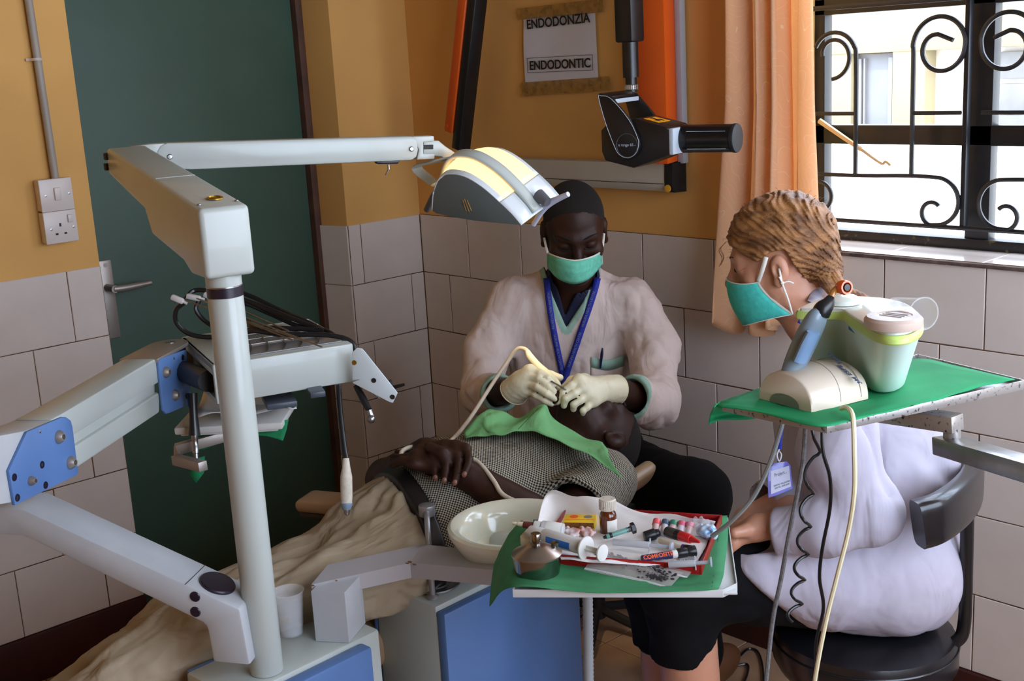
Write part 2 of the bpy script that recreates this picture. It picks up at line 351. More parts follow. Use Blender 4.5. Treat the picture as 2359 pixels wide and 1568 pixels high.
for r in range(5):
    z1 = 1.14 - .2 * r; z0 = z1 - .2
    ph = [.252, .136, .252, .136, .252][r]
    xs = [0] + [x for x in np.arange(ph, 3.8, .254 if r % 2 else .2523)] + [3.88]
    if r == 0: xs = [0, .245, .500, .753, 1.006, 1.26, 1.513, 1.769, 2.022, 2.276, 2.53, 2.784, 3.04, 3.3, 3.55, 3.88]
    course(xs, z0, z1, MBk, wall_b)
    j = [-1.249, -1.371, -1.25, -1.372, -1.259][r]
    course([-2.9] + [j - .252 * k for k in range(6, -1, -1)] + [DY0], z0, z1, MA, wall_a)
    course([DY1, [-.251, -.055, -.235, -.055, -.255][r], 0], z0, z1, MA, wall_a)
    # the splayed door return
    a, b = V3(0, DY1, 0), V3(-.13, DY1 - .03, 0); d = unit(b - a)
    M = frame((a + b) / 2 + V3(0, 0, (z0 + z1) / 2), d, (-.22, -.97, 0)); tile(wall_a, .128, .2 - GP, M)
g = G()
g.box((.0, (-2.9 + DY0) / 2, .07), (.024, DY0 + 2.9, .14), .003); g.box((.0, DY1 / 2, .07), (.024, -DY1, .14), .003)
tag(g.build('baseboard_left', m_skirt), kind='structure')
g = G(); g.box((RX / 2, .0, .07), (RX, .024, .14), .003); tag(g.build('baseboard_back', m_skirt), kind='structure')
for i in range(-5, 9):
    for j in range(0, 12):
        x0 = 1.362 + .3 * i; y1 = -.276 - .3 * (j - 1)
        if x0 < -.2: continue
        ya = max(y1 - .3, RY); yb = min(y1, -.002)
        if yb - ya > .02: tile(floor, .3 - .003, yb - ya - .003, frame(V3(x0 + .15, (ya + yb) / 2, -.006), (1, 0, 0), (0, 0, 1)), m_floor, .006)
# door
m_door = mat('green_door_paint', (66, 92, 77), .55, var=.1, vs=3, bump=.01, bs=80)
m_frame = mat('brown_door_frame', (84, 54, 40), .7, var=.3, vs=14)
m_steel = mat('brushed_steel', (165, 165, 165), .32, 1.0, var=.1)
m_alu = mat('dull_aluminium', (168, 160, 152), .45, .7, var=.08)
g = G(); g.box((-.165, (DY0 + DY1) / 2 - .015, 1.06), (.04, .80, 2.06), .002)
door = tag(g.build('door_1', m_door), kind='structure')
g = G()
for y in (DY0 - .0, DY1 - .045): g.box((-.15, y + .01, 1.05), (.07, .028, 2.12), .003)
g.box((-.15, (DY0 + DY1) / 2, 2.1), (.07, .8, .04), .003); g.build('door_frame', m_frame, door)
g = G(); g.box((-.142, -1.075, 1.015), (.009, .04, .235), .003); hp = g.build('handle_plate', m_alu, door)
g = G(); g.cyl((-.14, -1.078, 1.052), (-.085, -1.078, 1.052), .011, n=14); g.tube([(-.092, -1.08, 1.052), (-.088, -1.04, 1.051), (-.086, -.965, 1.053)], [.011, .0105, .008], 10); g.cyl((-.139, -1.075, 1.118), (-.136, -1.075, 1.118), .006); g.build('handle', m_alu, door)
# conduit and switch plates on the left wall
m_plast = mat('ivory_plastic', (226, 214, 206), .3, var=.02)
m_dark = mat('dark_slot', (25, 22, 20), .6)
t = root('conduit_pipe', (.012, -1.253, 1.39), 'grey conduit pipe running down yellow wall to the switch plate', 'pipe')
g = G(); g.cyl((.012, -1.248, 1.39), (.012, -1.262, H), .0105, n=14); g.build('pipe', mat('grey_conduit', (168, 158, 146), .5), t)
g = G(); g.tube([(.0, -1.277, 1.71), (.006, -1.268, 1.71), (.026, -1.262, 1.71), (.026, -1.25, 1.71), (.006, -1.243, 1.71), (.0, -1.235, 1.71)], .004, 6); g.build('saddle_clip', m_plast, t)
def plate(z, kind, label):
    t = root('wall_switch' if kind == 'sw' else 'wall_socket', (0, -1.26, z), label, 'switch' if kind == 'sw' else 'socket')
    g = G(); g.box((.012, -1.26, z), (.034, .087, .084), .0035); g.build('backing_box', m_plast, t)
    g = G(); g.box((.031, -1.26, z), (.008, .091, .087), .003); g.build('face_plate', m_plast, t)
    if kind == 'sw':
        g = G(); g.box((.037, -1.258, z + .002), (.009, .018, .034), .0025, M=None); g.build('rocker', m_plast, t)
        ys = (-1.29, -1.226); zz = z
    else:
        g = G(); g.box((.037, -1.233, z + .02), (.008, .014, .022), .002); g.build('rocker', m_plast, t)
        for y, zz in ((-1.262, z + .006), (-1.274, z - .018), (-1.25, z - .018)): g = G(); g.box((.0352, y, zz), (.002, .005 if zz > z else .007, .009 if zz > z else .005)); g.build('slot', m_dark, t)
        ys = (-1.288, -1.226); zz = z - .004
    for y in ys: g = G(); g.lathe([(.0035, 0), (.0035, .0012), (.0, .0016)], zframe((.0345, y, zz), (1, 0, 0)), 10); g.build('screw', m_steel, t)
plate(1.354, 'sw', 'white light switch plate above the socket on yellow wall')
plate(1.267, 'so', 'white three-pin socket plate just above the wall tiles')
g = G(); g.box((-1.2, -.75, 1.2), (.1, 2.4, 2.6)); g.box((-.7, -.75, -.05), (1.1, 2.4, .08)); g.box((-.7, -.75, 2.55), (1.1, 2.4, .08)); g.box((-.7, -1.95, 1.2), (1.0, .1, 2.6)); g.box((-.7, .45, 1.2), (1.0, .1, 2.6)); struct(g, 'door_light_block', m_plaster)  # unseen closed shell added behind the door to keep daylight from leaking in
# window: sill tiles, black frame, grille, glass
m_sill = m_tile
g = G(); g.box(((WIN0 + WIN1) / 2, .112, WZ0 - .016), (WIN1 - WIN0, .19, .02)); sill = tag(g.build('window_sill', m_grout), kind='structure')
for k in range(9):
    x0 = WIN0 + .04 + .2523 * k; x1 = min(x0 + .2523, WIN1)
    if x1 - x0 > .03: tile(sill, x1 - x0 - .003, .185, frame(V3((x0 + x1) / 2, .098, WZ0 - .006), (1, 0, 0), (0, 0, 1)))
tile(sill, .038, .185, frame(V3(WIN0 + .02, .098, WZ0 - .006), (1, 0, 0), (0, 0, 1)))
g = G(); g.box(((WIN0 + WIN1) / 2, -.003, WZ0 - .002), (WIN1 - WIN0, .012, .009), .002); g.build('sill_edge', mat('dirty_edge', (70, 54, 50), .9, rgb2=(120, 100, 92), vs=40), sill)
m_ironw = mat('worn_black_iron', (24, 24, 26), .45, var=.2, vs=60, rgb2=(120, 104, 70), thr=(.60, .75))
g = G(); yy = .2
for x0, x1 in ((1.875, 1.935), (WIN0, WIN0 + .03), (2.60, 2.66), (WIN1 - .03, WIN1)): g.box(((x0 + x1) / 2, yy, (WZ0 + WZ1) / 2), (x1 - x0, .035, WZ1 - WZ0), .002)
for z0, z1 in ((1.382, 1.430), (1.705, 1.745), (WZ1 - .03, WZ1)): g.box(((WIN0 + WIN1) / 2, yy, (z0 + z1) / 2), (WIN1 - WIN0, .035, z1 - z0), .002)
win = tag(g.build('window_1', m_black), kind='structure')
g = G(); g.box(((WIN0 + WIN1) / 2, .195, WZ0 + .012), (WIN1 - WIN0, .04, .026), .002); g.build('bottom_rail', m_ironw, win)
mg = bpy.data.materials.new('window_glass'); mg.use_nodes = True; b = mg.node_tree.nodes['Principled BSDF']; b.inputs['Base Color'].default_value = (.95, .98, .97, 1); b.inputs['Roughness'].default_value = .0; b.inputs['Alpha'].default_value = .12; b.inputs['Specular IOR Level'].default_value = .4
for x0, x1 in ((WIN0, 1.875), (1.935, 2.6), (2.66, WIN1)):
    for z0, z1 in ((WZ0, 1.382), (1.43, 1.705), (1.745, WZ1 - .03)):
        if (x0, z0) == (WIN0, WZ0): pass
        g = G(); g.quad((x0, .205, z0), (x1, .205, z0), (x1, .205, z1), (x0, .205, z1)); g.build('pane', mg, win)
# wrought grille in front of the frame
GY = .14
def spiral(cx, cz, r0, r1, a0, a1, n=26): return [V3(cx + (r0 + (r1 - r0) * k / n) * math.cos(a0 + (a1 - a0) * k / n), GY, cz + (r0 + (r1 - r0) * k / n) * math.sin(a0 + (a1 - a0) * k / n)) for k in range(n + 1)]
grille = root('window_grille', (2.5, GY, 1.19), 'black wrought iron scroll grille in front of the window panes', 'grille')
R_ = .0065; pi = math.pi
def rod(name, *p, r=R_, sm=0): g = G(); g.tube(p, r, 6, sm=sm); return g.build(name, m_black, grille)
rod('rail', V3(WIN0, GY, 1.192), V3(WIN1, GY, 1.192), r=.006); rod('rail', V3(WIN0, GY, 1.722), V3(WIN1, GY, 1.722), r=.007)
rod('rail', V3(WIN0, GY, 2.2), V3(WIN1, GY, 2.2), r=.007)
mirror = lambda P, c: [V3(2 * c - p[0], p[1], p[2]) for p in P]
CX = 1.905
def bay(c, s):
    # c = post axis, s = -1 left side / +1 right side of the post; measured on the left side
    f = (lambda P: P) if s < 0 else (lambda P: mirror(P, c))
    o = c - CX; sh = lambda P: [p + V3(o, 0, 0) for p in P]
    up = [V3(1.757, GY, 1.315), V3(1.757, GY, 1.45), V3(1.757, GY, 1.60)] + spiral(1.825, 1.617, .070, .062, pi, .1, 14) + spiral(1.822, 1.612, .064, .030, -.0, -1.5 * pi, 26)[1:] + [V3(1.856, GY, 1.628)]
    rod('scroll', *f(sh(up)), r=.0058, sm=3)
    lo = [V3(1.485, GY, 1.308), V3(1.62, GY, 1.308), V3(1.757, GY, 1.312)] + spiral(1.823, 1.252, .058, .056, pi / 2, -pi / 2, 16) + spiral(1.815, 1.226, .032, .022, -pi / 2, -1.75 * pi, 18)[1:]
    rod('scroll', *f(sh(lo)), r=.0055, sm=3)
    rod('bar', *f(sh([V3(1.757, GY, 1.462), V3(1.88, GY, 1.462)])), r=.0055)
    rod('bar', *f(sh([V3(1.603, GY, 1.308), V3(1.603, GY, 1.55)] + spiral(1.54, 1.60, .063, .06, .0, .85 * pi, 14)[1:])), r=.0058, sm=3)
    rod('scroll', *f(sh(spiral(1.535, 1.605, .058, .028, -.5 * pi, -.2 * pi + 2 * pi * .6, 20))), r=.0055, sm=2)
    rod('bar', *f(sh([V3(1.485, GY, 1.462), V3(1.603, GY, 1.462)])), r=.0055)
    rod('scroll', *f(sh(spiral(1.497, 1.252, .038, .036, -.5 * pi, .5 * pi, 14))), r=.0055, sm=2)
bay(CX, -1); bay(CX, 1); bay(2.9, -1)
g = G(); g.box((1.889, .15, 1.455), (.012, .02, .52), .002); g.build('bar', m_black, grille)
# brass window stay with its arm
t = root('window_stay', onY(1890, 280, .17), 'brass window stay arm slanting across the lower left pane', 'latch')
g = G(); a, b = onY(1888, 278, .17), onY(1985, 345, .17); g.tube([a, b], [.0075, .006], 8, sm=0); g.build('arm', mat('aged_brass', (226, 196, 150), .4, .5), t)
g = G(); g.tube([b, onY(2030, 376, .17), onY(2040, 372, .17), onY(2052, 381, .17)], .0035, 6); g.build('hook', mat('aged_brass', (226, 196, 150), .4, .5), t)
# ---------------- outside ----------------
m_ext = mat('pale_yellow_render', (156, 143, 108), .8, var=.03); m_extw = mat('white_render', (240, 240, 236), .8); m_gr = mat('concrete_yard', (225, 222, 215), .9, var=.05)
g = G(); g.box((0, 10.3, -.10), (60, 20, .1)); struct(g, 'ground_outside', m_gr)
t = root('opposite_building', (-1, 5.2, 0), 'pale yellow building seen through the window across the yard', 'building')
g = G(); g.box((-1.5, 5.35, 1.05), (16, .3, 2.1)); g.build('wall', m_extw, t); 
g = G(); g.box((-1.5, 5.30, 1.83), (16, .5, .59), .01); g.build('lintel_band', m_ext, t)
g = G(); g.box((-1.62, 5.14, .9), (.30, .16, 1.27)); g.box((-1.03, 5.14, .9), (.24, .16, 1.27)); g.box((-3.4, 5.14, .9), (2.4, .16, 1.27)); g.build('pier', m_ext, t)
zp = float(onY(2000, 328, 4.4)[2]); g = G(); g.box((-1.0, 4.4, zp / 2), (12, .12, zp), .01); g.build('low_wall', m_extw, t)
m_gd = mat('grey_metal_door', (118, 121, 126), .5)
g = G(); g.box((-1.31, 5.17, .75), (.30, .05, 1.56), .004); g.build('door', m_gd, t)
g = G(); g.box((-1.44, 5.13, .75), (.03, .03, 1.5), .003); g.box((-1.40, 5.13, .75), (.012, .03, 1.5)); g.box((-1.20, 5.13, .75), (.03, .03, 1.5)); g.build('door_frame', mat('light_metal', (128, 130, 133), .4), t)
for i in range(3):
    g = G(); g.box((-.35 + .0, 5.16, 1.42 - i * .2), (.22, .05, .17), .004); g.build('block', mat('stone_block', (122, 122, 121), .9, var=.1, vs=12), t)
g = G(); g.box((-1.5, 5.9, 2.16), (17, 1.7, .08), .01); g.build('flat_roof', m_extw, t)
# ================= things fixed to the back wall =================
class Pl:
    "a real plane in the room; pt() meets it with the sight line of a photo pixel"
    def __init__(s, M): s.M = M; s.I = M.inverted(); s.o = np.array(M.translation); s.n = np.array(M.col[2][:3])
    def w(s, u, v, off=0.): r = ray(u, v); t = np.dot(s.o + s.n * off - CAM, s.n) / np.dot(r, s.n); return CAM + r * t
    def pt(s, u, v, off=0.): q = s.I @ Vector(s.w(u, v, off)); return (q.x, q.y)
    def poly(s, *uv, off=0.): return [s.pt(u, v, off) for u, v in uv]
UP = V3(0, 0, 1)
def hor(a): a = np.array(a, float); a[2] = 0; return unit(a)
CFH, CRH = hor(CF), hor(CR)
WBP = Pl(frame(V3(0, 0, 0), (1, 0, 0), (0, -1, 0)))
m_paper = mat('paper', (222, 220, 226), .7, var=.02); m_ink = mat('black_ink', (22, 22, 26), .6); m_tape = mat('yellowed_tape', (186, 140, 70), .5, var=.25, vs=60, alpha=.55)
t = root('paper_sign', (.71, -.001, 1.66), 'white paper sign with two lines of black capitals taped to the wall', 'sign')
g = G(); P = [V3(.569, 0, 1.763), V3(.861, 0, 1.763), V3(.863, 0, 1.559), V3(.562, 0, 1.553)]
g.grid(lambda a, b: P[0] * (1 - a) * (1 - b) + P[1] * a * (1 - b) + P[2] * a * b + P[3] * (1 - a) * b + V3(0, -.002 - .0018 * (1 + math.sin(a * 9 + b * 3)) * math.sin(b * 3.1) , 0), 16, 12); g.build('sheet', m_paper, t)
for nm, uvs in (('tape_strip', [(1192, 20), (1390, -4), (1392, 28), (1196, 46)]), ('tape_strip', [(1202, 190), (1405, 176), (1408, 208), (1202, 222)])):
    g = G(); g.prism(WBP.poly(*uvs, off=.004), .0045, .0052, WBP.M); g.build(nm, m_tape, t)
tm = lambda x, z, rot=.0: frame(V3(x, -.0085, z), (math.cos(rot), 0, math.sin(rot)), (0, -1, 0))
text('ENDODONZIA', .0375, tm(.716, 1.7385, .02), m_ink, t, font_bold=True, sx=1.02)
text('ENDODONTIC', .0365, tm(.716, 1.617, .0), m_ink, t, font_bold=True, sx=1.02)
g = G()
for a, b in (((.582, 1.598), (.850, 1.598)), ((.582, 1.640), (.850, 1.640)), ((.582, 1.598), (.582, 1.640)), ((.850, 1.598), (.850, 1.640))):
    g.box(((a[0] + b[0]) / 2, -.0088, (a[1] + b[1]) / 2), (abs(a[0] - b[0]) + .0012, .0006, abs(a[1] - b[1]) + .0012))
g.build('box_outline', m_ink, t)
# white wall rail with black end cap
m_rail = mat('cream_rail', (196, 190, 176), .5, var=.04); m_yel = mat('yellow_mark', (222, 160, 40), .6)
t = root('wall_rail', (.75, 0, 1.305), 'cream horizontal rail box with black end cap below the orange bracket', 'rail')
g = G(); M = frame(V3(.30, 0, 0), (0, -1, 0), (-1, 0, 0))
pr = [(0, 1.345), (.055, 1.345), (.058, 1.30), (.056, 1.282), (.046, 1.270), (.0, 1.268)]
g.prism(pr, -.845, 0, M); g.build('rail_body', m_rail, t)
g = G(); g.box((.72, -.0575, 1.291), (.84, .002, .0015)); g.build('seam', m_dark, t)
g = G(); g.prism([(a * 1.03, (b - 1.305) * 1.05 + 1.305) for a, b in pr], -.872, -.845, M); ce = g.build('end_cap', mat('black_rubber', (18, 18, 20), .6), t)
g = G(); g.lathe([(.010, 0), (.010, .003), (0, .004)], zframe((1.158, -.060, 1.280), (0, -1, 0)), 14); g.build('cap_mark', m_yel, ce)
# x-ray machine: orange wall bracket, black arms, tube head
m_or = mat('orange_enamel', (226, 92, 22), .4, var=.04); m_xb = mat('black_enamel', (22, 21, 22), .35, var=.1, vs=30, bump=.006, bs=400); m_lg = mat('light_grey_plastic', (176, 186, 196), .4)
xr = root('xray_unit', (1.11, 0, 1.55), 'wall-mounted dental x-ray machine with orange bracket and black tube head', 'x-ray machine')
pf = Pl(frame(V3(0, -.092, 0), (1, 0, 0), (0, -1, 0))); pb = Pl(frame(V3(0, -.022, 0), (1, 0, 0), (0, -1, 0)))
x0 = pf.pt(1470, 200)[0]; x1 = pf.pt(1534, 200)[0]; x2 = pb.pt(1557, 200)[0]; x3 = pb.pt(1568, 200)[0]; zb = pf.pt(1500, 377)[1]
g = G(); g.prism([(x0, 0.005), (x0, .092), (x1, .092), (x2, .022), (x2, .005)], zb, 2.5, Matrix(((1, 0, 0, 0), (0, -1, 0, 0), (0, 0, 1, 0), (0, 0, 0, 1))), .003); g.build('wall_bracket', m_or, xr)
g = G(); g.box(((x2 + x3) / 2 + .002, -.012, (zb - .01 + 2.5) / 2), (x3 - x2 + .004, .022, 2.5 - zb), .002); g.build('edge_plate', m_lg, xr)
a, b = onY(1098, -20, -.10), onY(1058, 341, -.10); bm_ = frame(a, b - a, (0, -1, 0)); L = np.linalg.norm(b - a)
g = G(); g.box((L / 2, .004, .004), (L, .062, .06), .005, M=None); 
g2 = G(); g2.M = bm_; g2.box((L / 2, .008, .0), (L, .036, .05), .004); g2.box((-.2, .008, 0), (.42, .036, .05), .004); g2.build('folded_arm', m_xb, xr)
g2 = G(); g2.M = bm_; g2.box((L / 2 - .03, -.029, .002), (L - .03, .036, .056), .004); g2.cyl((L - .062, -.036, .026), (L - .062, -.036, .032), .007, n=12); g2.box((-.2, -.029, .002), (.42, .036, .056), .004); g2.build('arm_cover', m_or, xr)
# vertical arm
tp = W(1448, 0, 2.98); bt = W(1441, 205, 2.95); ax_ = V3(tp[0], tp[1], 0)
def vz(v, d=2.96): return W(1445, v, d)[2]
g = G(); g.box((ax_[0], ax_[1], (vz(97) + 2.3) / 2), (.056, .05, 2.3 - vz(97)), .006, ); g.build('upper_arm', m_xb, xr)
g = G(); g.cyl((ax_[0], ax_[1], vz(97) + .01), (ax_[0], ax_[1], vz(180)), .0205, n=12); g.cyl((ax_[0], ax_[1], vz(180)), (ax_[0], ax_[1], vz(215)), .0145, n=18); g.build('lower_tube', m_xb, xr)
g = G(); g.lathe([(.0155 + (.0008 if i % 2 else 0), z) for i, z in enumerate(np.linspace(vz(198), vz(208), 4))], Matrix.Translation((ax_[0], ax_[1], 0)), 24)
for k in range(20): th = k / 20 * 2 * pi; g.box((ax_[0] + .0158 * math.cos(th), ax_[1] + .0158 * math.sin(th), vz(203)), (.002, .002, .013))
g.build('knurled_ring', m_steel, xr)
be = math.radians(33); xa = CRH * math.cos(be) - CFH * math.sin(be); xe = unit(np.cross(xa, UP))   # xe towards the camera
HP = Pl(frame(W(1465, 320, 2.86), xa, xe)); tube = .118
head = [(1384, 300), (1398, 286), (1461, 273), (1530, 291), (1539, 297), (1541, 356), (1500, 372), (1459, 387), (1394, 370), (1386, 350)]
g = G(); g.prism(HP.poly(*head), -tube, 0, HP.M, .003); g.build('tube_housing', m_xb, xr)
yk = [(1380, 218), (1386, 214), (1411, 221), (1455, 273), (1476, 316), (1479, 333), (1475, 350), (1465, 362), (1450, 367), (1434, 361), (1422, 345), (1398, 283)]
P_ = HP.poly(*yk)
g = G(); g.prism(P_, .001, .010, HP.M, .002); g.prism(P_, -tube - .012, -tube - .002, HP.M, .002)
top = HP.poly((1380, 218), (1386, 214), (1411, 221), (1409, 232), (1392, 232)); g.prism(top, -tube - .002, .001, HP.M, .001); yoke = g.build('yoke', m_xb, xr)
c = np.mean(np.array(P_), 0); g = G(); ins = [V3(*(c + (np.array(p) - c) * .93), .0108) for p in P_]; g.M = HP.M; g.tube(ins, .0008, 4, closed=True, sm=3); g.build('trim_line', m_lg, yoke)
g = G(); a, b = HP.pt(1414, 230), HP.pt(1426, 236); g.M = HP.M; g.box((a[0] + .004, a[1] - .003, -tube / 2), (.004, .010, tube), .001); g.build('crossbar_strip', m_lg, yoke)
cy = HP.pt(1449, 334); g = G(); g.M = HP.M; cc = [V3(cy[0] + .0275 * math.cos(a), cy[1] + .0275 * math.sin(a), .0105) for a in np.linspace(0, 2 * pi, 32, False)]; g.tube(cc, .0006, 4, sm=0, closed=True); g.build('hub_ring', mat('dull_grey', (90, 90, 92), .5), yoke)
text('x range 65 -', .0095, HP.M @ Matrix.Translation((cy[0], cy[1] + .001, .0112)), m_lg, xr, name='range_lettering')
# white nose plate and cone
n0 = HP.pt(1539, 297); n1 = HP.pt(1541, 356); xc = max(n0[0], n1[0])
g = G(); g.M = HP.M; g.box((xc + .006, (n0[1] + n1[1]) / 2, -tube / 2), (.012, abs(n0[1] - n1[1]) + .002, tube), .003); g.build('nose_plate', m_lg, xr)
cz = (n0[1] + n1[1]) / 2 + .002; g = G(); g.M = HP.M; Lc = HP.pt(1700, 318, -tube / 2)[0] - xc
g.cyl((xc + .01, cz, -tube / 2), (xc + .03, cz, -tube / 2), .033, n=28); g.cyl((xc + .03, cz, -tube / 2), (xc + Lc - .012, cz, -tube / 2), .0325, n=28); g.build('cone', mat('glossy_black', (14, 14, 16), .28), xr); g = G(); g.M = HP.M; g.cyl((xc + Lc - .012, cz, -tube / 2), (xc + Lc, cz, -tube / 2), .0335, n=28, bev=.003); g.build('cone_cap', mat('black_rubber', (18, 18, 20), .6, spec=.2), xr)
g = G(); g.M = HP.M
for th in (.6, -.75): g.cyl((xc + .03, cz + .0325 * math.sin(th), -tube / 2 + .0325 * math.cos(th)), (xc + Lc - .02, cz + .0325 * math.sin(th), -tube / 2 + .0325 * math.cos(th)), .0007, n=6)
g.build('scale_line', m_lg, xr)
g = G(); g.M = HP.M; g.cyl((n0[0] - .02, 0, 0), (n0[0] - .02, .0, .001), .0001); 
# radiation label on the top of the housing
p1 = HP.pt(1461, 273); p2 = HP.pt(1530, 291); dx = V3(p2[0] - p1[0], p2[1] - p1[1], 0); q0 = V3(*p1, 0) + dx * .12; 
LM = HP.M @ frame(V3(p1[0] + dx[0] * .42, p1[1] + dx[1] * .42, -tube * .46) + V3(0, .0012, 0), dx, V3(-dx[1], dx[0], 0))
g = G(); g.M = LM; g.box((0, 0, 0), (.040, .062, .0008)); g.build('warning_label', mat('warning_yellow', (250, 170, 10), .5), xr)
g = G(); g.M = LM; g.cyl((0, 0, .0004), (0, 0, .0010), .0045, n=12)
for k in range(3):
    a0 = k * 2 * pi / 3 + .5; g.prism([(.006 * math.cos(a0), .006 * math.sin(a0))] + [(.0175 * math.cos(a0 + i * .21), .0175 * math.sin(a0 + i * .21)) for i in range(6)] + [(.006 * math.cos(a0 + 1.05), .006 * math.sin(a0 + 1.05))], .0004, .0010)
g.build('trefoil_mark', m_ink, xr)
# curtain
m = bpy.data.materials.new('peach_curtain'); m.use_nodes = True; nt = m.node_tree; N = nt.nodes; Lk = nt.links; b = N['Principled BSDF']; b.inputs['Roughness'].default_value = .6; b.inputs['Sheen Weight'].default_value = .3
tc = N.new('ShaderNodeTexCoord'); mp = N.new('ShaderNodeMapping'); Lk.new(tc.outputs['UV'], mp.inputs[0]); mp.inputs['Scale'].default_value = (1, 1, 1)
nz = N.new('ShaderNodeTexNoise'); nz.inputs['Scale'].default_value = 9; nz.inputs['Detail'].default_value = 1.5; Lk.new(mp.outputs[0], nz.inputs['Vector'])
wv = N.new('ShaderNodeTexWave'); wv.wave_type = 'RINGS'; wv.inputs['Scale'].default_value = 5; wv.inputs['Distortion'].default_value = 14; wv.inputs['Detail'].default_value = 1; wv.inputs['Detail Scale'].default_value = 2.2; Lk.new(mp.outputs[0], wv.inputs[0])
cr = N.new('ShaderNodeValToRGB'); e = cr.color_ramp.elements; e[0].position = .46; e[1].position = .5; e[0].color = (*lin((246, 204, 158)), 1); e[1].color = (*lin((255, 234, 204)), 1); x = cr.color_ramp.elements.new(.56); x.color = (*lin((246, 204, 158)), 1); Lk.new(wv.outputs['Fac'], cr.inputs[0]); Lk.new(cr.outputs[0], b.inputs['Base Color'])
tr = N.new('ShaderNodeBsdfTranslucent'); Lk.new(cr.outputs[0], tr.inputs['Color']); mx = N.new('ShaderNodeMixShader'); mx.inputs[0].default_value = .5; Lk.new(b.outputs[0], mx.inputs[1]); Lk.new(tr.outputs[0], mx.inputs[2]); Lk.new(mx.outputs[0], N['Material Output'].inputs[0])
m_curt = m
t = root('curtain', (1.48, -.07, .93), 'long peach damask curtain hanging in folds beside the barred window', 'curtain')
def cfn(a, b):
    z = 2.45 - b * (2.45 - (.925 + .018 * math.sin(a * 21) + .02 * (a - .3))); xx = 1.338 + .280 * a; low = max(0, (1.5 - z) / .6)
    xx += -.035 * low * (1 - a) + .006 * math.sin(z * 4 + a * 5)
    ph = (a + .05 * math.sin(a * 9 + 1)) * 2 * pi * 4.1 + .5 * math.sin(z * 2.1) + .35 * low * math.sin(a * 7); am = (.022 + .010 * low) * (1 + .35 * math.sin(a * 13))
    return V3(xx + .010 * math.sin(ph * 2 + 1.), -.060 + am * math.sin(ph) + .006 * math.sin(ph * 2.3 + z * 3), z)
NU, NV = 110, 60; g = G(); g.grid(cfn, NU, NV); o = g.build('cloth', m_curt, t, ang=180, thick=.0012)
uvl = o.data.uv_layers.new(name='UVMap')
co = np.array([v.co[:] for v in o.data.vertices]); ii = np.arange(len(co)); uu = (ii // (NV + 1)) / NU * .95; vv = co[:, 2]
for lp in o.data.loops: uvl.data[lp.index].uv = (uu[lp.vertex_index], vv[lp.vertex_index])
# ================= surgical lamp with its column =================
m_cream = mat('light_grey_enamel', (184, 190, 184), .38, var=.035, vs=9, coat=.2); m_bluep = mat('blue_enamel', (84, 118, 172), .42, var=.06, vs=5, rgb2=(94, 128, 180)); m_capb = mat('dark_cap', (32, 24, 40), .35); m_sil = mat('silver_paint', (160, 160, 162), .35, .6)
m_worn = mat('worn_grey_enamel', (188, 190, 192), .4, var=.1, vs=18, rgb2=(180, 182, 186))
PX, PY = 1.553, -1.629; ZB = .64
lamp = root('surgical_lamp', (PX, PY, ZB), 'lit dental operating lamp on a jointed grey arm and thick round column', 'lamp')
g = G(); g.cyl((PX, PY, ZB + .001), (PX, PY, 1.300), .0285, n=36, bev=.002); g.build('column', m_cream, lamp)
g = G(); g.cyl((PX, PY, 1.300), (PX, PY, 1.316), .0287, n=36); g.build('black_band', m_capb, lamp)
g = G(); g.cyl((PX, PY, 1.316), (PX, PY, 1.318), .0292, n=36); g.build('chrome_ring', m_steel, lamp)
g = G(); g.cyl((PX, PY, 1.318), (PX, PY, 1.36), .0285, n=36); g.build('collar', m_cream, lamp)
# elbow arm: side profile on a vertical plane through its near and far edges
An, Af = W(451, 487, 1.875), W(243, 341, 2.40); dz = hor(Af - An); nrm = unit(np.cross(dz, UP)); 
if np.dot(nrm, CR) > 0: nrm = -nrm
EL = Pl(frame(An, dz, nrm))
side = [(243, 341), (250, 402), (333, 484), (350, 542), (422, 603), (440, 632)]
pl = EL.poly(*side); xm = EL.pt(472, 640)[0]; pl = pl + [(-.016, pl[-1][1] - .002), (-.016, -.004)]
g = G(); g.prism(pl, -.080, 0, EL.M, .0085, 4); elb = g.build('elbow_arm', m_cream, lamp)
topz = (An[2] + Af[2]) / 2
from mathutils.bvhtree import BVHTree
BV = BVHTree.FromPolygons([v.co for v in elb.data.vertices], [tuple(p.vertices) for p in elb.data.polygons])
def tl(s, w, h=0.):
    p = An + (Af - An) * s - nrm * w; r = BV.ray_cast(Vector((p[0], p[1], p[2] + .2)), Vector((0, 0, -1))); return (np.array(r[0]) if r[0] is not None else p) + UP * h
g = G(); nt_ = unit(np.cross(unit(Af - An), -nrm)); nt_ = nt_ if nt_[2] > 0 else -nt_
g.lathe([(.013, 0), (.013, .002), (.010, .003), (.009, .001), (0, .001)], zframe(tl(.075, .045, .0012), nt_), 22); g.build('brass_plug', mat('brass', (190, 150, 60), .35, 1.), elb)
for w in (.010, .070): g = G(); g.lathe([(.0035, 0), (.003, .0012), (0, .0015)], zframe(tl(.025, w, .0008) , nt_), 10); g.build('screw', m_steel, elb)
g = G(); a, b = tl(.42, .006, .0006), tl(.42, .074, .0006); g.tube([a, b], .0009, 6, sm=0); g.build('weld_seam', m_cream, elb)
g = G()
for q in ((247, 360), (248, 384)): g.box(tuple(EL.w(*q) + nrm * .0), (.012, .012, .014), .002)
g.build('stop_block', m_dark, elb)
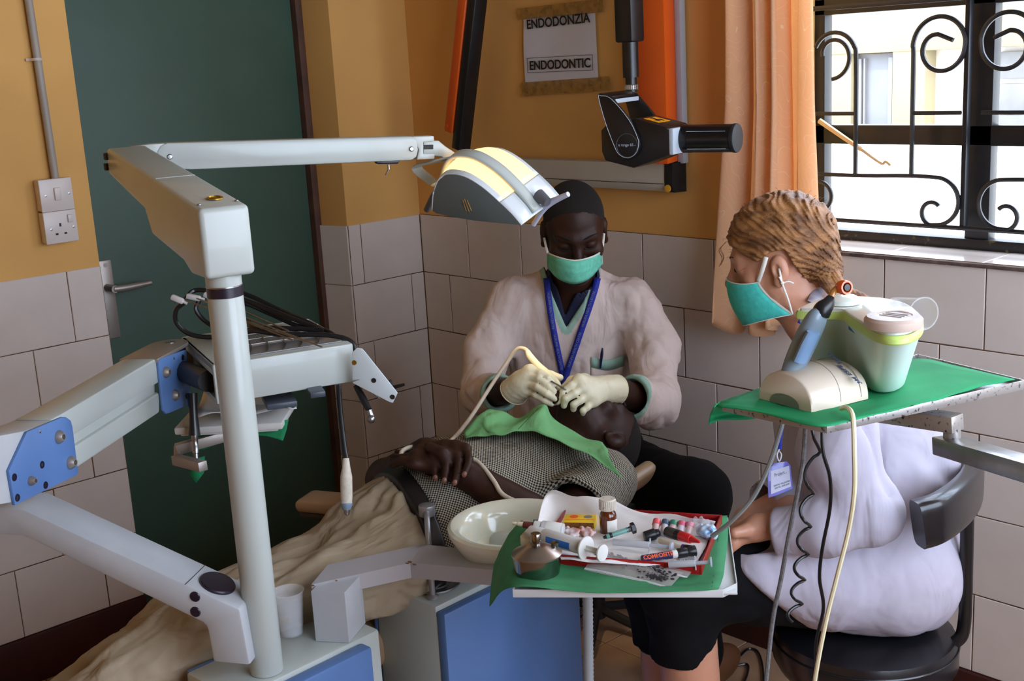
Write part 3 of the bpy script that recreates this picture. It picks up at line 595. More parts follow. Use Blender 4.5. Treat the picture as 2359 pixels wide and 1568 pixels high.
# long arm: face plane through its two ends
La, Lb = W(345, 358, 2.44), W(960, 345, 2.62); dl = hor(Lb - La); ln = unit(np.cross(dl, UP)); ln = ln if np.dot(ln, CF) < 0 else -ln
LA = Pl(frame(La, dl, ln))
g = G(); g.prism(LA.poly((363, 348), (370, 335), (385, 329), (950, 314), (960, 324), (964, 345), (960, 362), (948, 369), (440, 391), (372, 388), (362, 372)), -.046, 0, LA.M, .004); lngm = g.build('long_arm', m_cream, lamp)
g = G(); g.prism(LA.poly((300, 338), (345, 332), (384, 330), (366, 350), (366, 374), (376, 388), (350, 385), (318, 366)), -.044, -.003, LA.M, .003); g.build('rear_clevis', m_cream, lamp)
g = G(); g.prism(LA.poly((333, 346), (349, 346), (349, 357), (333, 356)), -.003, -.0015, LA.M); g.build('slot', m_dark, lngm)
for q in ((391.5, 361), (948, 343)): c = LA.w(*q); g = G(); g.lathe([(.0055, 0), (.0055, .002), (.004, .0035), (0, .0038)], zframe(c, ln), 16); g.build('bolt', m_steel, lngm)
g = G(); g.prism(LA.poly((950, 314.5), (1000, 313), (1001, 325), (976, 327), (976, 355), (1002, 354), (1002, 366), (961, 368), (966, 345)), -.044, -.002, LA.M, .002); g.build('front_clevis', m_cream, lamp)
g = G(); g.prism(LA.poly((978, 325), (1013, 324), (1030, 338), (1056, 355), (1044, 377), (1020, 361), (978, 358)), -.038, -.008, LA.M, .003); g.build('wrist_joint', m_cream, lamp)
g = G(); g.prism(LA.poly((979, 334), (1000, 333.5), (1000, 344), (979, 344)), -.008, -.0065, LA.M); g.build('slot', m_dark, lamp)
g = G(); g.prism(LA.poly((868, 372), (925, 370), (920, 378), (873, 379)), -.034, -.010, LA.M, .002); g.build('switch_plate', m_capb, lamp)
sw = LA.w(895, 379, -.02); g = G(); g.cyl(sw, sw + V3(0, 0, -.010), .0035, n=10); g.tube([sw + V3(0, 0, -.008), LA.w(889, 404, -.02)], [.0016, .0028], 8, sm=0); g.build('toggle_switch', m_steel, lamp)
# lamp head
hx = W(1201, 519, 2.465) - W(995, 485, 2.588); hn = -unit(CR * .078 + CU * .070 + CF * .10); HD = Pl(frame(W(1100, 450, 2.53), hx, hn)); HW = .150
prof = HD.poly((995, 485), (997.6, 447.5), (1008, 417), (1024.8, 402.6), (1048.5, 401.7), (1075.6, 409.4), (1109.6, 430.6), (1143.5, 459.4), (1177.4, 491.6), (1201, 518.7))
bot = HD.poly((1160, 515.3), (1092.6, 508.6), (1041.7, 500), (1004.4, 491.6))
mk = lambda P, s: [(p[0], p[1]) for p in P]
g = G(); g.prism(prof + bot, -.004, 0, HD.M, .0015); hdp = g.build('side_panel', mat('slate_grey_panel', (98, 108, 108), .5), lamp)
g = G(); g.prism(prof + bot, -HW, -HW + .004, HD.M, .0015); g.build('side_panel', m_lg, lamp)
m_glow = mat('lit_reflector_shell', (200, 160, 110), .35, emit=((255, 204, 138), 2.0)); m_shell = mat('glossy_white_shell', (214, 220, 222), .2, coat=.5)
pc = [np.array(p) for p in catmull([V3(a, b, 0) for a, b in prof], 6)]; base = V3(*HD.pt(1100, 509), 0)
def shell(a, b):
    i = a * (len(pc) - 1); k = int(min(i, len(pc) - 2)); p = pc[k] * (1 - (i - k)) + pc[k + 1] * (i - k)
    bul = 1 + .14 * math.sin(pi * b) * math.sin(pi * min(1, a * 1.02)); q = base + (p - base) * bul
    return HD.M @ Vector((q[0], q[1], -HW * b))
def patch(nm, a0, a1, b0, b1, m, parent, lift=0., nu=20, nv=12, thick=.003):
    g = G(); g.grid(lambda a, b: shell(a0 + (a1 - a0) * a, b0 + (b1 - b0) * b), nu, nv); return g.build(nm, m, parent, ang=60, thick=thick, off=1 if lift else 0)
patch('glowing_reflector', .13, .80, .09, .93, m_glow, lamp)
patch('shell_front', .80, 1, .0, 1, m_shell, lamp); patch('shell_rim', .13, .80, 0, .09, m_shell, lamp); patch('shell_rim', .13, .80, .93, 1., m_shell, lamp); patch('shell_back', 0, .13, 0, 1, m_shell, lamp, nu=6)
# strap over the shell
def strap(a, b): p = shell(.02 + .95 * a, .30 + .17 * b + .02 * a); c = HD.M @ Vector((base[0], base[1], -HW * .5)); d = (Vector(p) - Vector(c)).normalized(); return Vector(p) + d * (.007 + .004 * math.sin(pi * min(1, a * 1.1)))
g = G(); g.grid(strap, 26, 3); g.build('strap', m_cream, lamp, ang=60, thick=.006)
b0 = [HD.w(*q, -.07) for q in ((960, 384), (985, 383), (1020, 386), (1045, 392))]; g = G(); g.tube([HD.w(1049, 362, -.07), HD.w(1000, 372, -.07), HD.w(966, 380, -.07), HD.w(962, 390, -.07), HD.w(985, 410, -.06), HD.w(1006, 424, -.03)], .0085, 8, flat=(1.6, .5), sm=6); g.build('strap_loop', m_cream, lamp)
g = G(); a = HD.w(1240, 450, -HW * .55); b = HD.w(1262, 466, -HW * .5); g.cyl(a, b, .015, .010, n=16); g.build('grip_boss', mat('grey_plastic', (92, 92, 96), .5), lamp)
g = G(); g.tube([HD.w(1229, 517, -.09), HD.w(1248, 487, -.09), HD.w(1264, 469, -.09), HD.w(1285, 458, -.09), HD.w(1309, 447, -.09)], [.0055, .0065, .008, .0065, .0055], 10, sm=5); g.build('front_grip', mat('pale_lilac_plastic', (198, 200, 222), .35), lamp)
g = G(); g.tube([HD.w(983, 484, -HW * .8), HD.w(1000, 445, -HW * .8)], [.0075, .006], 10, sm=0); g.build('rear_grip', mat('grey_plastic', (92, 92, 96), .5), lamp)
m_badge = mat('gold_mark', (206, 160, 90), .4, .5)
for k, (a, b) in enumerate((((1066, 460), (1074, 486)), ((1070, 458), (1081, 487.5)), ((1076, 461), (1086, 485)))):
    g = G(); g.tube([HD.w(*a, .001), HD.w(*b, .001)], .0009, 6, sm=0); g.build('emblem_bar', m_badge, hdp)
# open underside: glass cover and the lamp's light aimed at the patient's mouth
gc = HD.M @ Vector((base[0], base[1], -HW / 2)); mouth = Vector(W(1285, 920, 2.95))
ld = bpy.data.lights.new('lamp_light', 'SPOT'); ld.energy = 16; ld.color = (1, .80, .52); ld.spot_size = math.radians(19); ld.spot_blend = .6; ld.shadow_soft_size = .05
lo = bpy.data.objects.new('lamp_light', ld); COL.objects.link(lo); lo.location = gc; lo.rotation_euler = (mouth - gc).to_track_quat('-Z', 'Y').to_euler(); attach(lo, lamp)
# ================= dental unit: cabinet with posts, bracket arm and instrument table =================
A4 = math.radians(4.); ux = V3(math.cos(A4), math.sin(A4), 0); uy = V3(-math.sin(A4), math.cos(A4), 0)
def rb(g, p, sx, sy, z0, z1, bev=.004):   # box whose back-right corner (max ux, max uy) is p
    M = frame(V3(p[0], p[1], 0), ux, (0, 0, 1)); g.box((-sx / 2, -sy / 2, (z0 + z1) / 2), (sx, sy, z1 - z0), bev, M); return g
c1 = V3(1.574, -1.403, 0)
un = root('dental_unit', tuple(c1), 'grey dental unit cabinet with blue side panels and jointed bracket arm at lower left', 'dental unit')
g = G(); rb(g, c1, .148, .315, .04, ZB, .006); g.build('cabinet', m_cream, un)
g = G(); rb(g, c1 + ux * .030 - uy * .044, .0295, .235, .06, .632, .005); g.build('side_panel', m_bluep, un, label='glossy blue side panel')
g = G(); rb(g, c1 - ux * .1485 - uy * .002, .014, .305, .06, .636, .004); g.build('side_panel', m_bluep, un, label='glossy blue side panel')
ce = c1 - uy * .3155 - ux * .13; g = G(); g.lathe([(.011, 0), (.010, .002), (0, .003)], zframe(V3(ce[0], ce[1], .615), -uy), 18); g.build('screw_cap', m_capb, un)
g = G(); rb(g, c1 - uy * .02, .13, .25, .0, .05); g.build('plinth', m_dark, un)
# bracket post and rising arm (plane facing the viewer)
BA0, BA1 = W(50, 1172, 2.05), W(550, 1403, 2.02); bdir = hor(BA1 - BA0); bn = unit(np.cross(bdir, UP)); bn = bn if np.dot(bn, CF) < 0 else -bn
BP = Pl(frame(BA1, bdir, bn))
out = [(-30, 1168), (0, 1168), (50, 1172), (552, 1404), (576, 1533), (491, 1525), (478, 1452), (474, 1442), (466, 1434), (70, 1242), (50, 1235), (0, 1232), (-30, 1232)]
g = G(); g.prism(BP.poly(*out), -.082, 0, BP.M, .005); ba = g.build('bracket_arm', m_worn, un)
nn = unit(np.cross(unit(BA1 - BA0), -bn)); nn = nn if nn[2] > 0 else -nn
c = BP.w(470, 1366) ; ctr = c - bn * .041; g = G(); g.lathe([(.031, 0), (.031, .003), (.029, .005), (.012, .0065), (0, .0065)], zframe(ctr + nn * .0005 + (BA1 - BA0) / np.linalg.norm(BA1 - BA0) * .006, nn), 32); g.build('pivot_cap', m_capb, ba)
for q in ((449, 1374), (450, 1409)): g = G(); g.lathe([(.0095, 0), (.008, .0015), (0, .002)], zframe(BP.w(*q), bn), 18); g.build('hole_plug', m_capb, ba)
a, b = BP.w(427, 1346), BP.w(427, 1346) - bn * .080; g = G(); g.tube([a + nn * .0004, b + nn * .0004], .0006, 5, sm=0); g.build('seam', m_dark, ba)
# parallel arm with blue joint plates
J0, J1 = W(110, 1050, 2.03), W(400, 870, 2.48); jd = hor(J1 - J0); jn = unit(np.cross(jd, UP)); jn = jn if np.dot(jn, CF) < 0 else -jn
JP = Pl(frame(J0, jd, jn))
pa = tag(bpy.data.objects.new('jb', None)); bpy.data.objects.remove(pa)
TW = .072
g = G(); g.prism(JP.poly((120, 966), (145, 953), (354, 829), (372, 822), (372, 880), (361, 886), (168, 1006), (150, 1012)), -TW, -.003, JP.M, .004); g.build('upper_beam', m_cream, un)
g = G(); g.prism(JP.poly((165, 1034), (174, 1031), (363, 909), (375, 902), (375, 948), (371, 952), (177, 1083), (160, 1090)), -TW + .008, -.006, JP.M, .004); g.build('lower_beam', m_cream, un)
g = G(); g.prism(JP.poly((150, 1010), (168, 1004), (361, 884), (372, 878), (372, 905), (174, 1033), (150, 1045)), -TW + .02, -.014, JP.M, .002); g.build('web', m_cream, un)
g = G(); g.prism(JP.poly((-35, 1010), (59, 992), (100, 978), (146, 957), (160, 975), (172, 1084), (31, 1158), (-30, 1168)), -TW - .003, -.003, JP.M, .003); kn = g.build('joint_housing', m_worn, un)
for nm, off0, off1 in (('near', -.003, .003),):
    g = G(); g.prism(JP.poly((59, 994), (141, 960), (149, 960), (160, 968), (164, 982), (177, 1085), (176, 1092), (168, 1097), (31, 1164), (17, 1084)), off0, off1, JP.M, .0015); p1_ = g.build('joint_plate', m_bluep, un, label='blue joint plate with bolts')
    g = G(); g.prism(JP.poly((362, 832), (367, 825), (420, 807), (427, 806), (438, 925), (434, 931), (388, 951), (380, 953), (374, 946)), off0, off1, JP.M, .0015); p2_ = g.build('joint_plate', m_bluep, un, label='blue joint plate with bolts')
g = G(); g.prism(JP.poly((364, 832), (424, 808), (431, 925), (380, 950)), -TW - .006, -TW - .001, JP.M, .001); g.build('joint_plate', m_bluep, un)
for q, pp, r in (((135, 1006), p1_, .0115), ((162, 1065), p1_, .0115), ((70, 1107), p1_, .008), ((381, 857), p2_, .0115), ((402, 910), p2_, .0115)):
    c = JP.w(*q, .003); g = G(); g.lathe([(r, 0), (r, .003), (r * .55, .010), (r * .4, .010), (r * .38, .005), (0, .005)], zframe(c, jn), 20); g.cur = 1; g.lathe([(r * .38, 0), (0, .0003)], zframe(c + jn * .0052, jn), 14); g.build('bolt', [m_alu, m_dark], pp)
for q, pp in (((97, 1070), p1_), ((33, 1099), p1_), ((105, 1117), p1_), ((40, 1146), p1_), ((421, 823), p2_), ((431, 912), p2_)):
    c = JP.w(*q, .003); g = G(); g.lathe([(.0065, 0), (.006, .001), (.0035, .001), (.003, .0), (0, .0)], zframe(c, jn), 16); g.build('bolt', m_capb, pp)
for q, pp in (((93, 994), p1_), ((401, 825), p2_)): g = G(); g.lathe([(.003, 0), (0, .001)], zframe(JP.w(*q, .003), jn), 10); g.build('screw', m_steel, pp)
# top cover of the far joint
tc_ = JP.w(395, 818, -TW / 2)
g = G(); zt = JP.w(400, 812)[2] + .001; P4 = [JP.w(366, 824), JP.w(427, 805), JP.w(427, 805) + jd * .040, ]
a = JP.w(362, 824, .002); b = JP.w(430, 806, .002); a[2] = b[2] = zt + .001; ed = unit(b - a); poly = []
Mt = frame(a, ed, (0, 0, 1)); Lb_ = np.linalg.norm(b - a); poly = [(0, 0), (Lb_, 0)] + [(Lb_ + .045 * math.sin(th), .041 - .041 * math.cos(th)) for th in np.linspace(.15, pi - .15, 10)] + [(Lb_, .082), (0, .082)]
g.prism(poly, -.004, .004, Mt, .0015); g.build('joint_cover', m_alu, un)
hc = a + ed * (Lb_ + .012) + np.array(Mt.col[1][:3]) * .041
g = G(); g.cyl(hc + V3(0, 0, .004), hc + V3(0, 0, .0052), .011, n=20); g.build('pivot_disc', m_steel, un)
g = G(); g.cyl(hc - V3(0, 0, .10), hc - V3(0, 0, .004), .030, n=24); g.build('pivot_drum', mat('dark_grey_metal', (60, 60, 62), .5, .5), un)
# ---------------- instrument table ----------------
td = unit(V3(1.285 - 1.207, -1.205 + 1.460, 0)); tw = V3(-td[1], td[0], 0); T0 = V3(1.200, -1.478, 1.10)   # front-left corner, td along the front edge, tw away
TM_ = frame(T0, td, (0, 0, 1)); TL, TD, TH = .285, .31, .080
it = root('instrument_table', tuple(T0), 'grey instrument table on the bracket arm with handpieces and black hoses', 'instrument table')
def tp_(x, y, z=0.): return np.array(TM_ @ Vector((x, y, z)))
g = G(); g.M = TM_; g.box((TL / 2, .006, -TH / 2), (TL, .012, TH), .004); g.box((TL / 2, TD - .006, -TH / 2), (TL, .012, TH), .004); g.box((TL / 2, TD / 2, -TH + .005), (TL - .002, TD - .02, .01)); g.box((TL / 2, TD / 2, -.007), (TL, TD - .02, .012), .002); g.box((.004, TD / 2, -.012), (.008, TD - .02, .022), .002); g.build('casing', m_cream, it)
g = G(); g.M = TM_; g.box((TL * .5, TD / 2, -TH / 2), (TL - .03, TD - .04, TH - .02)); g.build('inner_box', m_dark, it)
g = G(); g.M = TM_; g.box((TL * .55, .10, .0005), (TL * .8, .14, .003), .001); g.build('top_mat', mat('grey_silicone', (120, 118, 118), .3, coat=.3), it)
for k in range(5):
    g = G(); g.M = TM_; g.tube([(.08 + k * .035, .03, .004), (.10 + k * .035, .09, .004), (.11 + k * .035, .20, .004)], .0012, 6, sm=3); g.build('rest_wire', m_steel, it)
for k in range(3):
    g = G(); g.M = TM_; g.box((TL * .6, .12 + k * .05, .003), (TL * .75, .012, .003), .001); g.build('top_rib', m_alu, it)
g = G(); g.tube([hc - V3(0, 0, .05), tp_(.0, .06, -.045)], .022, 12, sm=0); g.build('mounting_neck', mat('dark_grey_metal', (60, 60, 62), .5, .5), it)
# whip arms: slim steel rods ending in white clips, lying over the table
m_hose = mat('black_rubber_hose', (20, 21, 24), .3, bump=.0); m_clip = mat('white_clip', (206, 200, 196), .4)
for a, b in (((406, 685, 2.56), (742, 799, 2.40)), ((444, 683, 2.58), (738, 798, 2.41)), ((455, 700, 2.60), (675, 783, 2.46)), ((560, 716, 2.56), (665, 762, 2.50)), ((572, 742, 2.5), (640, 764, 2.48))):
    g = G(); g.tube(path(a, b), .0016, 6, sm=0); g.build('whip_rod', m_steel, it)
for a, b in (((395, 683, 2.55), (423, 695, 2.55)), ((430, 681, 2.58), (462, 688, 2.58)), ((470, 677, 2.6), (492, 686, 2.6))):
    g = G(); A, B = path(a, b); g.M = frame(A, B - A, UP); L = np.linalg.norm(B - A); g.box((L / 2, 0, 0), (L, .013, .011), .003); g.cyl((L, 0, 0), (L + .008, 0, 0), .0035, n=10); g.build('hose_clip', m_clip, it)
HS = [[(424, 696, 2.555), (405, 715, 2.56), (408, 745, 2.57), (440, 770, 2.58), (500, 776, 2.58), (580, 762, 2.52), (650, 770, 2.5), (760, 772, 2.5), (812, 790, 2.5), (815, 830, 2.5)],
      [(425, 690, 2.6), (445, 670, 2.62), (480, 670, 2.62), (560, 690, 2.62), (640, 720, 2.6), (720, 752, 2.58), (760, 766, 2.56), (800, 800, 2.53)],
      [(458, 692, 2.6), (452, 715, 2.6), (480, 745, 2.6), (540, 765, 2.58), (600, 755, 2.56), (680, 757, 2.56), (745, 760, 2.55)],
      [(480, 668, 2.65), (560, 676, 2.65), (640, 712, 2.63), (700, 738, 2.6), (745, 760, 2.58)],
      [(500, 700, 2.63), (560, 698, 2.62), (620, 722, 2.62), (690, 752, 2.6), (750, 764, 2.6)],
      [(500, 730, 2.6), (565, 735, 2.56), (585, 758, 2.52), (640, 768, 2.5), (700, 770, 2.5)]]
for h in HS: g = G(); g.tube(path(*h), .0052, 8, sm=8); g.build('hose', m_hose, it)
# end bracket plate with handpieces
e0 = W(812, 850, 2.44); EP = Pl(frame(e0, hor(CRH * .95 - CFH * .1), unit(-CFH - .1 * CRH)))
g = G(); g.prism(EP.poly((811, 812), (822, 801), (834, 803), (842, 812), (916, 905), (905, 928), (897, 926), (812, 882)), -.0035, 0, EP.M, .0012); ep = g.build('end_plate', mat('white_enamel_plate', (206, 214, 216), .35), it)
for q, mm in (((816, 835), mat('brass', (190, 150, 60), .35, 1.)), ((861, 876), m_dark), ((904, 914), m_dark)): g = G(); g.lathe([(.0052, 0), (.005, .001), (.002, .0006), (0, .0006)], zframe(EP.w(*q), -V3(*EP.n) * -1), 14); g.build('bolt', mm, ep)
g = G(); g.tube([EP.w(812, 876, -.006), EP.w(830, 872, -.01), EP.w(838, 885, -.012), EP.w(875, 918, -.012)], [.006, .007, .006, .003], 8, sm=5, flat=(1.5, .5)); g.build('lever', m_alu, it)
g = G(); g.tube([EP.w(898, 875, -.02), EP.w(903, 893, -.02), EP.w(932, 885, -.02)], [.004, .005, .003], 8, sm=0); g.tube([EP.w(903, 893, -.02), EP.w(908, 900, -.02)], .005, 8, sm=0); g.build('handle', mat('black_enamel', (22, 21, 22), .35), it)
g = G(); g.tube(path((820, 888, 2.47), (835, 915, 2.46), (850, 944, 2.45)), [.006, .0075, .0065], 10, sm=3); hp1 = g.build('handpiece', m_hose, it)
g = G(); g.tube(path((850, 944, 2.45), (857, 966, 2.45)), [.006, .007], 10, sm=0); g.ball(W(855, 965, 2.445), .0085, 12); g.build('handpiece_head', m_steel, hp1)
g = G(); g.M = None
for q in ((730, 905), (648, 930)):
    A = W(*q, 2.42); g = G(); g.M = frame(A, hor(CRH * .9 + CFH * .3), UP); g.box((0, .03, 0), (.060 if q[0] == 648 else .03, .09, .012), .002); g.build('holder_bar', mat('slate_plastic', (64, 70, 82), .4), it)
# hanging handpiece on its black hose
t = root('hanging_handpiece', W(798, 1180, 2.40), 'white taped handpiece hanging straight down on a black hose in front of the door edge', 'handpiece')
g = G(); g.tube(path((780, 888, 2.46), (784, 950, 2.44), (792, 1025, 2.42), (796, 1056, 2.41)), [.0055, .0055, .0058, .007], 10, sm=5); g.build('hose', m_hose, t)
zt_, zb_ = W(797, 1055, 2.40), W(799, 1184, 2.39); g = G(); Lz = np.linalg.norm(zt_ - zb_); fr = zframe(zt_, zb_ - zt_)
g.lathe([(.006, 0), (.0085, .02), (.0115, .035), (.0118, .050), (.0118, .075), (.0108, .085), (.0112, .088)], fr, 20); g.build('taped_sleeve', mat('worn_white_tape', (214, 204, 186), .7, var=.12, vs=90, bump=.03, bs=300), t)
g = G(); g.lathe([(.0112, .088), (.0115, .092), (.0085, .098), (.0075, .101)], fr, 20); g.build('blue_ring', mat('blue_grey_plastic', (128, 150, 170), .4), t)
g = G(); g.lathe([(.0072, .101), (.0065, .106), (.0055, .108), (.0055, Lz), (.003, Lz + .002)], fr, 16); g.build('metal_stem', m_steel, t)
# tray holder below the table, its syringe, clamp, paper tray and green cloth
m_gcl = mat('green_drape', (18, 128, 78), .85, var=.1, vs=14, bump=.02, bs=700); m_gcl2 = mat('leaf_green_drape', (56, 132, 84), .85, var=.12, vs=16, bump=.02, bs=700)
t = root('lower_tray', W(560, 965, 2.55), 'small white tray lined with paper held under the instrument table', 'tray')
LT = onZ(560, 960, .955); g = G(); g.M = frame(W(545, 962, 2.60), hor(CRH), UP); g.box((0, 0, 0), (.225, .16, .016), .004); g.box((0, -.0, -.004), (.205, .15, .018), .004); g.build('pan', mat('white_plastic', (214, 210, 204), .35), t)
sheet('paper_lining', [[W(455, 962, 2.52), W(540, 950, 2.52), W(640, 945, 2.52), W(683, 934, 2.53)], [W(455, 935, 2.58), W(540, 938, 2.6), W(640, 930, 2.6), W(680, 926, 2.6)], [W(470, 905, 2.68), W(550, 912, 2.68), W(620, 915, 2.68), W(670, 915, 2.68)]], mat('tissue', (232, 226, 222), .9, bump=.02, bs=90), t, 5, .002, lambda p, a, b: UP * .006 * math.sin(a * 11 + b * 7))
t = root('green_cloth', W(600, 985, 2.56), 'green cloth hanging below the small lower tray by the door', 'cloth')
sheet('cloth', [[W(440, 985, 2.55), W(520, 978, 2.54), W(590, 976, 2.54), W(665, 966, 2.55)], [W(450, 1010, 2.56), W(520, 1000, 2.55), W(600, 995, 2.55), W(660, 990, 2.55)], [W(455, 1040, 2.57), W(525, 1015, 2.56), W(600, 1003, 2.55), W(652, 1015, 2.55)]], m_gcl, t, 5, .002)
g = G(); g.add([tuple(W(*q)) for q in ((436, 1060, 2.57), (472, 1050, 2.57), (470, 1088, 2.57), (452, 1113, 2.57), (436, 1090, 2.57))], [(0, 1, 2, 3, 4)]); g.build('cloth_tip', m_gcl, t, thick=.002)
t = root('clamp_bracket', W(440, 1060, 2.5), 'silver clamp bracket with black-gripped syringe hanging under the joint', 'bracket')
def bar(name, a, b, w, h, m, parent, bev=.0015): A, B = W(*a), W(*b); g = G(); L = np.linalg.norm(B - A); g.M = frame(A, B - A, UP); g.box((L / 2, 0, 0), (L, w, h), bev); return g.build(name, m, parent)
bar('jaw', (405, 1035, 2.53), (530, 1000, 2.56), .02, .022, m_alu, t); bar('jaw', (405, 1058, 2.52), (468, 1074, 2.44), .02, .020, m_alu, t); bar('jaw', (410, 1025, 2.53), (410, 1070, 2.53), .014, .012, m_alu, t)
g = G(); g.tube(path((443, 905, 2.5), (446, 960, 2.5), (448, 1002, 2.5)), [.011, .009, .0125], 14, sm=3); g.build('grip', m_hose, t)
g = G(); g.lathe([(.0068, 0), (.0068, .012), (.0062, .013), (.0062, .026), (.0068, .027), (.0068, .04), (.0055, .041), (.0055, .065)], zframe(W(448, 998, 2.5), W(453, 1066, 2.5) - W(448, 998, 2.5)), 16); g.build('barrel', m_steel, t)
# ================= cuspidor cabinet =================
ZC = .63; c2 = V3(1.566, -1.264, 0); q = ray(1331, 1500); s_ = np.dot(c2 - CAM, ux) / np.dot(q, ux); pe = CAM + q * s_; L2 = float(np.dot(pe - c2, uy))
cu = root('cuspidor_unit', tuple(c2), 'grey and blue cuspidor cabinet with white spittoon bowl beside the patient', 'spittoon')
cb = c2 + uy * L2; g = G(); rb(g, cb, .180, L2, .04, ZC, .006); g.build('cabinet', m_cream, cu)
g = G(); rb(g, cb + ux * .024 - uy * .012, .0235, L2 - .012, .06, ZC - .010, .004); g.build('side_panel', m_bluep, cu, label='glossy blue side panel')
g = G(); rb(g, cb - ux * .1805 - uy * .01, .0135, L2 - .012, .06, ZC - .001, .003); g.build('side_panel', m_bluep, cu, label='glossy blue side panel')
g = G(); rb(g, cb + ux * .012 , .012, .012, .04, ZC - .004, .003); g.build('corner_post', m_cream, cu)
g = G(); rb(g, cb - uy * .02, .16, L2 - .04, .0, .05); g.build('plinth', m_dark, cu)
cr_ = onZ(999, 1342, ZC + .002); g = G(); g.lathe([(.054, .0), (.054, .003), (.046, .004), (.044, .0005), (.034, .0005), (.032, .003), (.026, .003), (.024, .0), (0, .0)], Matrix.Translation(Vector(cr_)), 40); g.build('cup_ring', m_steel, cu)
fb = onZ(997, 1376, ZC + .002); top = onZ(1000, 1252, ZC + .15); g = G(); g.lathe([(.012, 0), (.012, .003), (.007, .007), (0, .008)], Matrix.Translation(Vector(fb)), 18)
fz = ZC + .155; ctr = V3(cr_[0] - .004, cr_[1], fz); g.tube([fb, fb + UP * .06, fb + UP * .115, fb * .6 + V3(ctr[0], ctr[1], 0) * .4 * 1 + UP * (fz - fb[2] - (fb[2] * -.4) + 0) * 0 + UP * (fz - .004 - fb[2] * .6), ctr], .0058, 10, sm=6); g.build('cup_filler', m_sil, cu)
g = G(); g.cyl(ctr - UP * .010, ctr + UP * .012, .0165, n=28, bev=.002); g.build('filler_head', m_sil, cu)
bz = .80; bc = onZ(1187, 1212, bz); g = G(); R = .126
g.lathe([(.04, -.075), (.085, -.062), (.108, -.035), (R - .004, -.01), (R, -.002), (R, .006), (R - .006, .010), (R - .016, .009), (R - .026, .0), (R - .032, -.015), (.084, -.042), (.055, -.052), (.012, -.055), (0, -.055)], Matrix.Translation(Vector(bc)), 56); g.build('bowl', mat('opal_glass', (226, 226, 206), .12, sss=.25, coat=.4), cu)
g = G(); g.tube([V3(1.50, -1.10, ZC), V3(1.50, -1.10, ZC + .04), V3(bc[0] * .7 + 1.5 * .3, bc[1] * .7 - 1.1 * .3, bz - .075), V3(bc[0], bc[1], bz - .065)], .04, 16); g.build('bowl_base', m_cream, cu)
g = G(); g.tube([onZ(1092, 1336, ZC + .002), onZ(1110, 1270, ZC + .07), onZ(1120, 1240, ZC + .095), onZ(1145, 1212, ZC + .115), onZ(1186, 1203, ZC + .118)], .0062, 10, sm=6); g.build('rinse_spout', m_sil, cu)
h_ = onZ(1190, 1199, ZC + .12); g = G(); g.cyl(h_ - UP * .012, h_ + UP * .008, .0165, n=24, bev=.002); g.build('spout_head', m_sil, cu)
h_ = onZ(1094, 1334, ZC + .002); g = G(); g.cyl(h_, h_ + UP * .012, .012, n=20, bev=.002); g.build('spout_collar', m_steel, cu)
t = root('suction_hose', onY(1355, 1450, -1.14), 'ribbed grey suction hose hanging beside the blue cuspidor cabinet', 'hose')
hp = onY(1354, 1400, -1.14); hq = onY(1356, 1568, -1.14); g = G(); n_ = 90; g.tube([hp + (hq - hp) * (-.25 + 2.6 * k / n_) for k in range(n_ + 1)], [.0088 + (.0011 if k % 2 else 0) for k in range(n_ + 1)], 14, sm=0); g.build('corrugated_tube', mat('grey_corrugated_hose', (150, 154, 156), .5), t)
# cups
m_cup = bpy.data.materials.new('clear_plastic'); m_cup.use_nodes = True; b = m_cup.node_tree.nodes['Principled BSDF']; b.inputs['Base Color'].default_value = (.95, .97, 1, 1); b.inputs['Roughness'].default_value = .08; b.inputs['IOR'].default_value = 1.45; b.inputs['Alpha'].default_value = .18
m_water = bpy.data.materials.new('water'); m_water.use_nodes = True; b = m_water.node_tree.nodes['Principled BSDF']; b.inputs['Base Color'].default_value = (.96, .98, 1, 1); b.inputs['Roughness'].default_value = .02; b.inputs['IOR'].default_value = 1.33; b.inputs['Alpha'].default_value = .10
def cup(name, base, r0, r1, h, label, wl=.8, ribs=True):
    t = root(name, tuple(base), label, 'cup'); M = Matrix.Translation(Vector(base)); pr = [(0, .002), (r0 - .003, .002), (r0, .004)]
    n = 22
    for k in range(n + 1): z = .006 + (h - .012) * k / n; pr.append((r0 + (r1 - r0) * k / n + (.0006 if (k % 2 and ribs and .12 < k / n < .72) else 0), z))
    pr += [(r1 + .001, h - .003), (r1 + .0025, h - .001), (r1 + .001, h), (r1 - .001, h - .002)] + [(r0 + (r1 - r0) * k / 8 - .0012, .006 + (h - .012) * k / 8) for k in range(8, -1, -1)] + [(0, .0035)]
    g = G(); g.lathe(pr, M, 40, cap=False); g.build('wall', m_cup, t)
    g = G(); rw = r0 + (r1 - r0) * wl - .002; g.lathe([(0, .0045), (r0 - .003, .0045), (rw, h * wl), (0, h * wl)], M, 40, cap=False); g.build('water', m_water, t)
b1 = onZ(673, 1462, ZB + .001); cup('plastic_cup', b1, .0205, .0275, .088, 'ribbed clear plastic cup of water standing beside the lamp column')
b2 = onZ(996, 1337, ZC + .004); cup('plastic_cup', b2, .0225, .0345, .078, 'short clear plastic cup of water standing in the steel ring', .85, False)
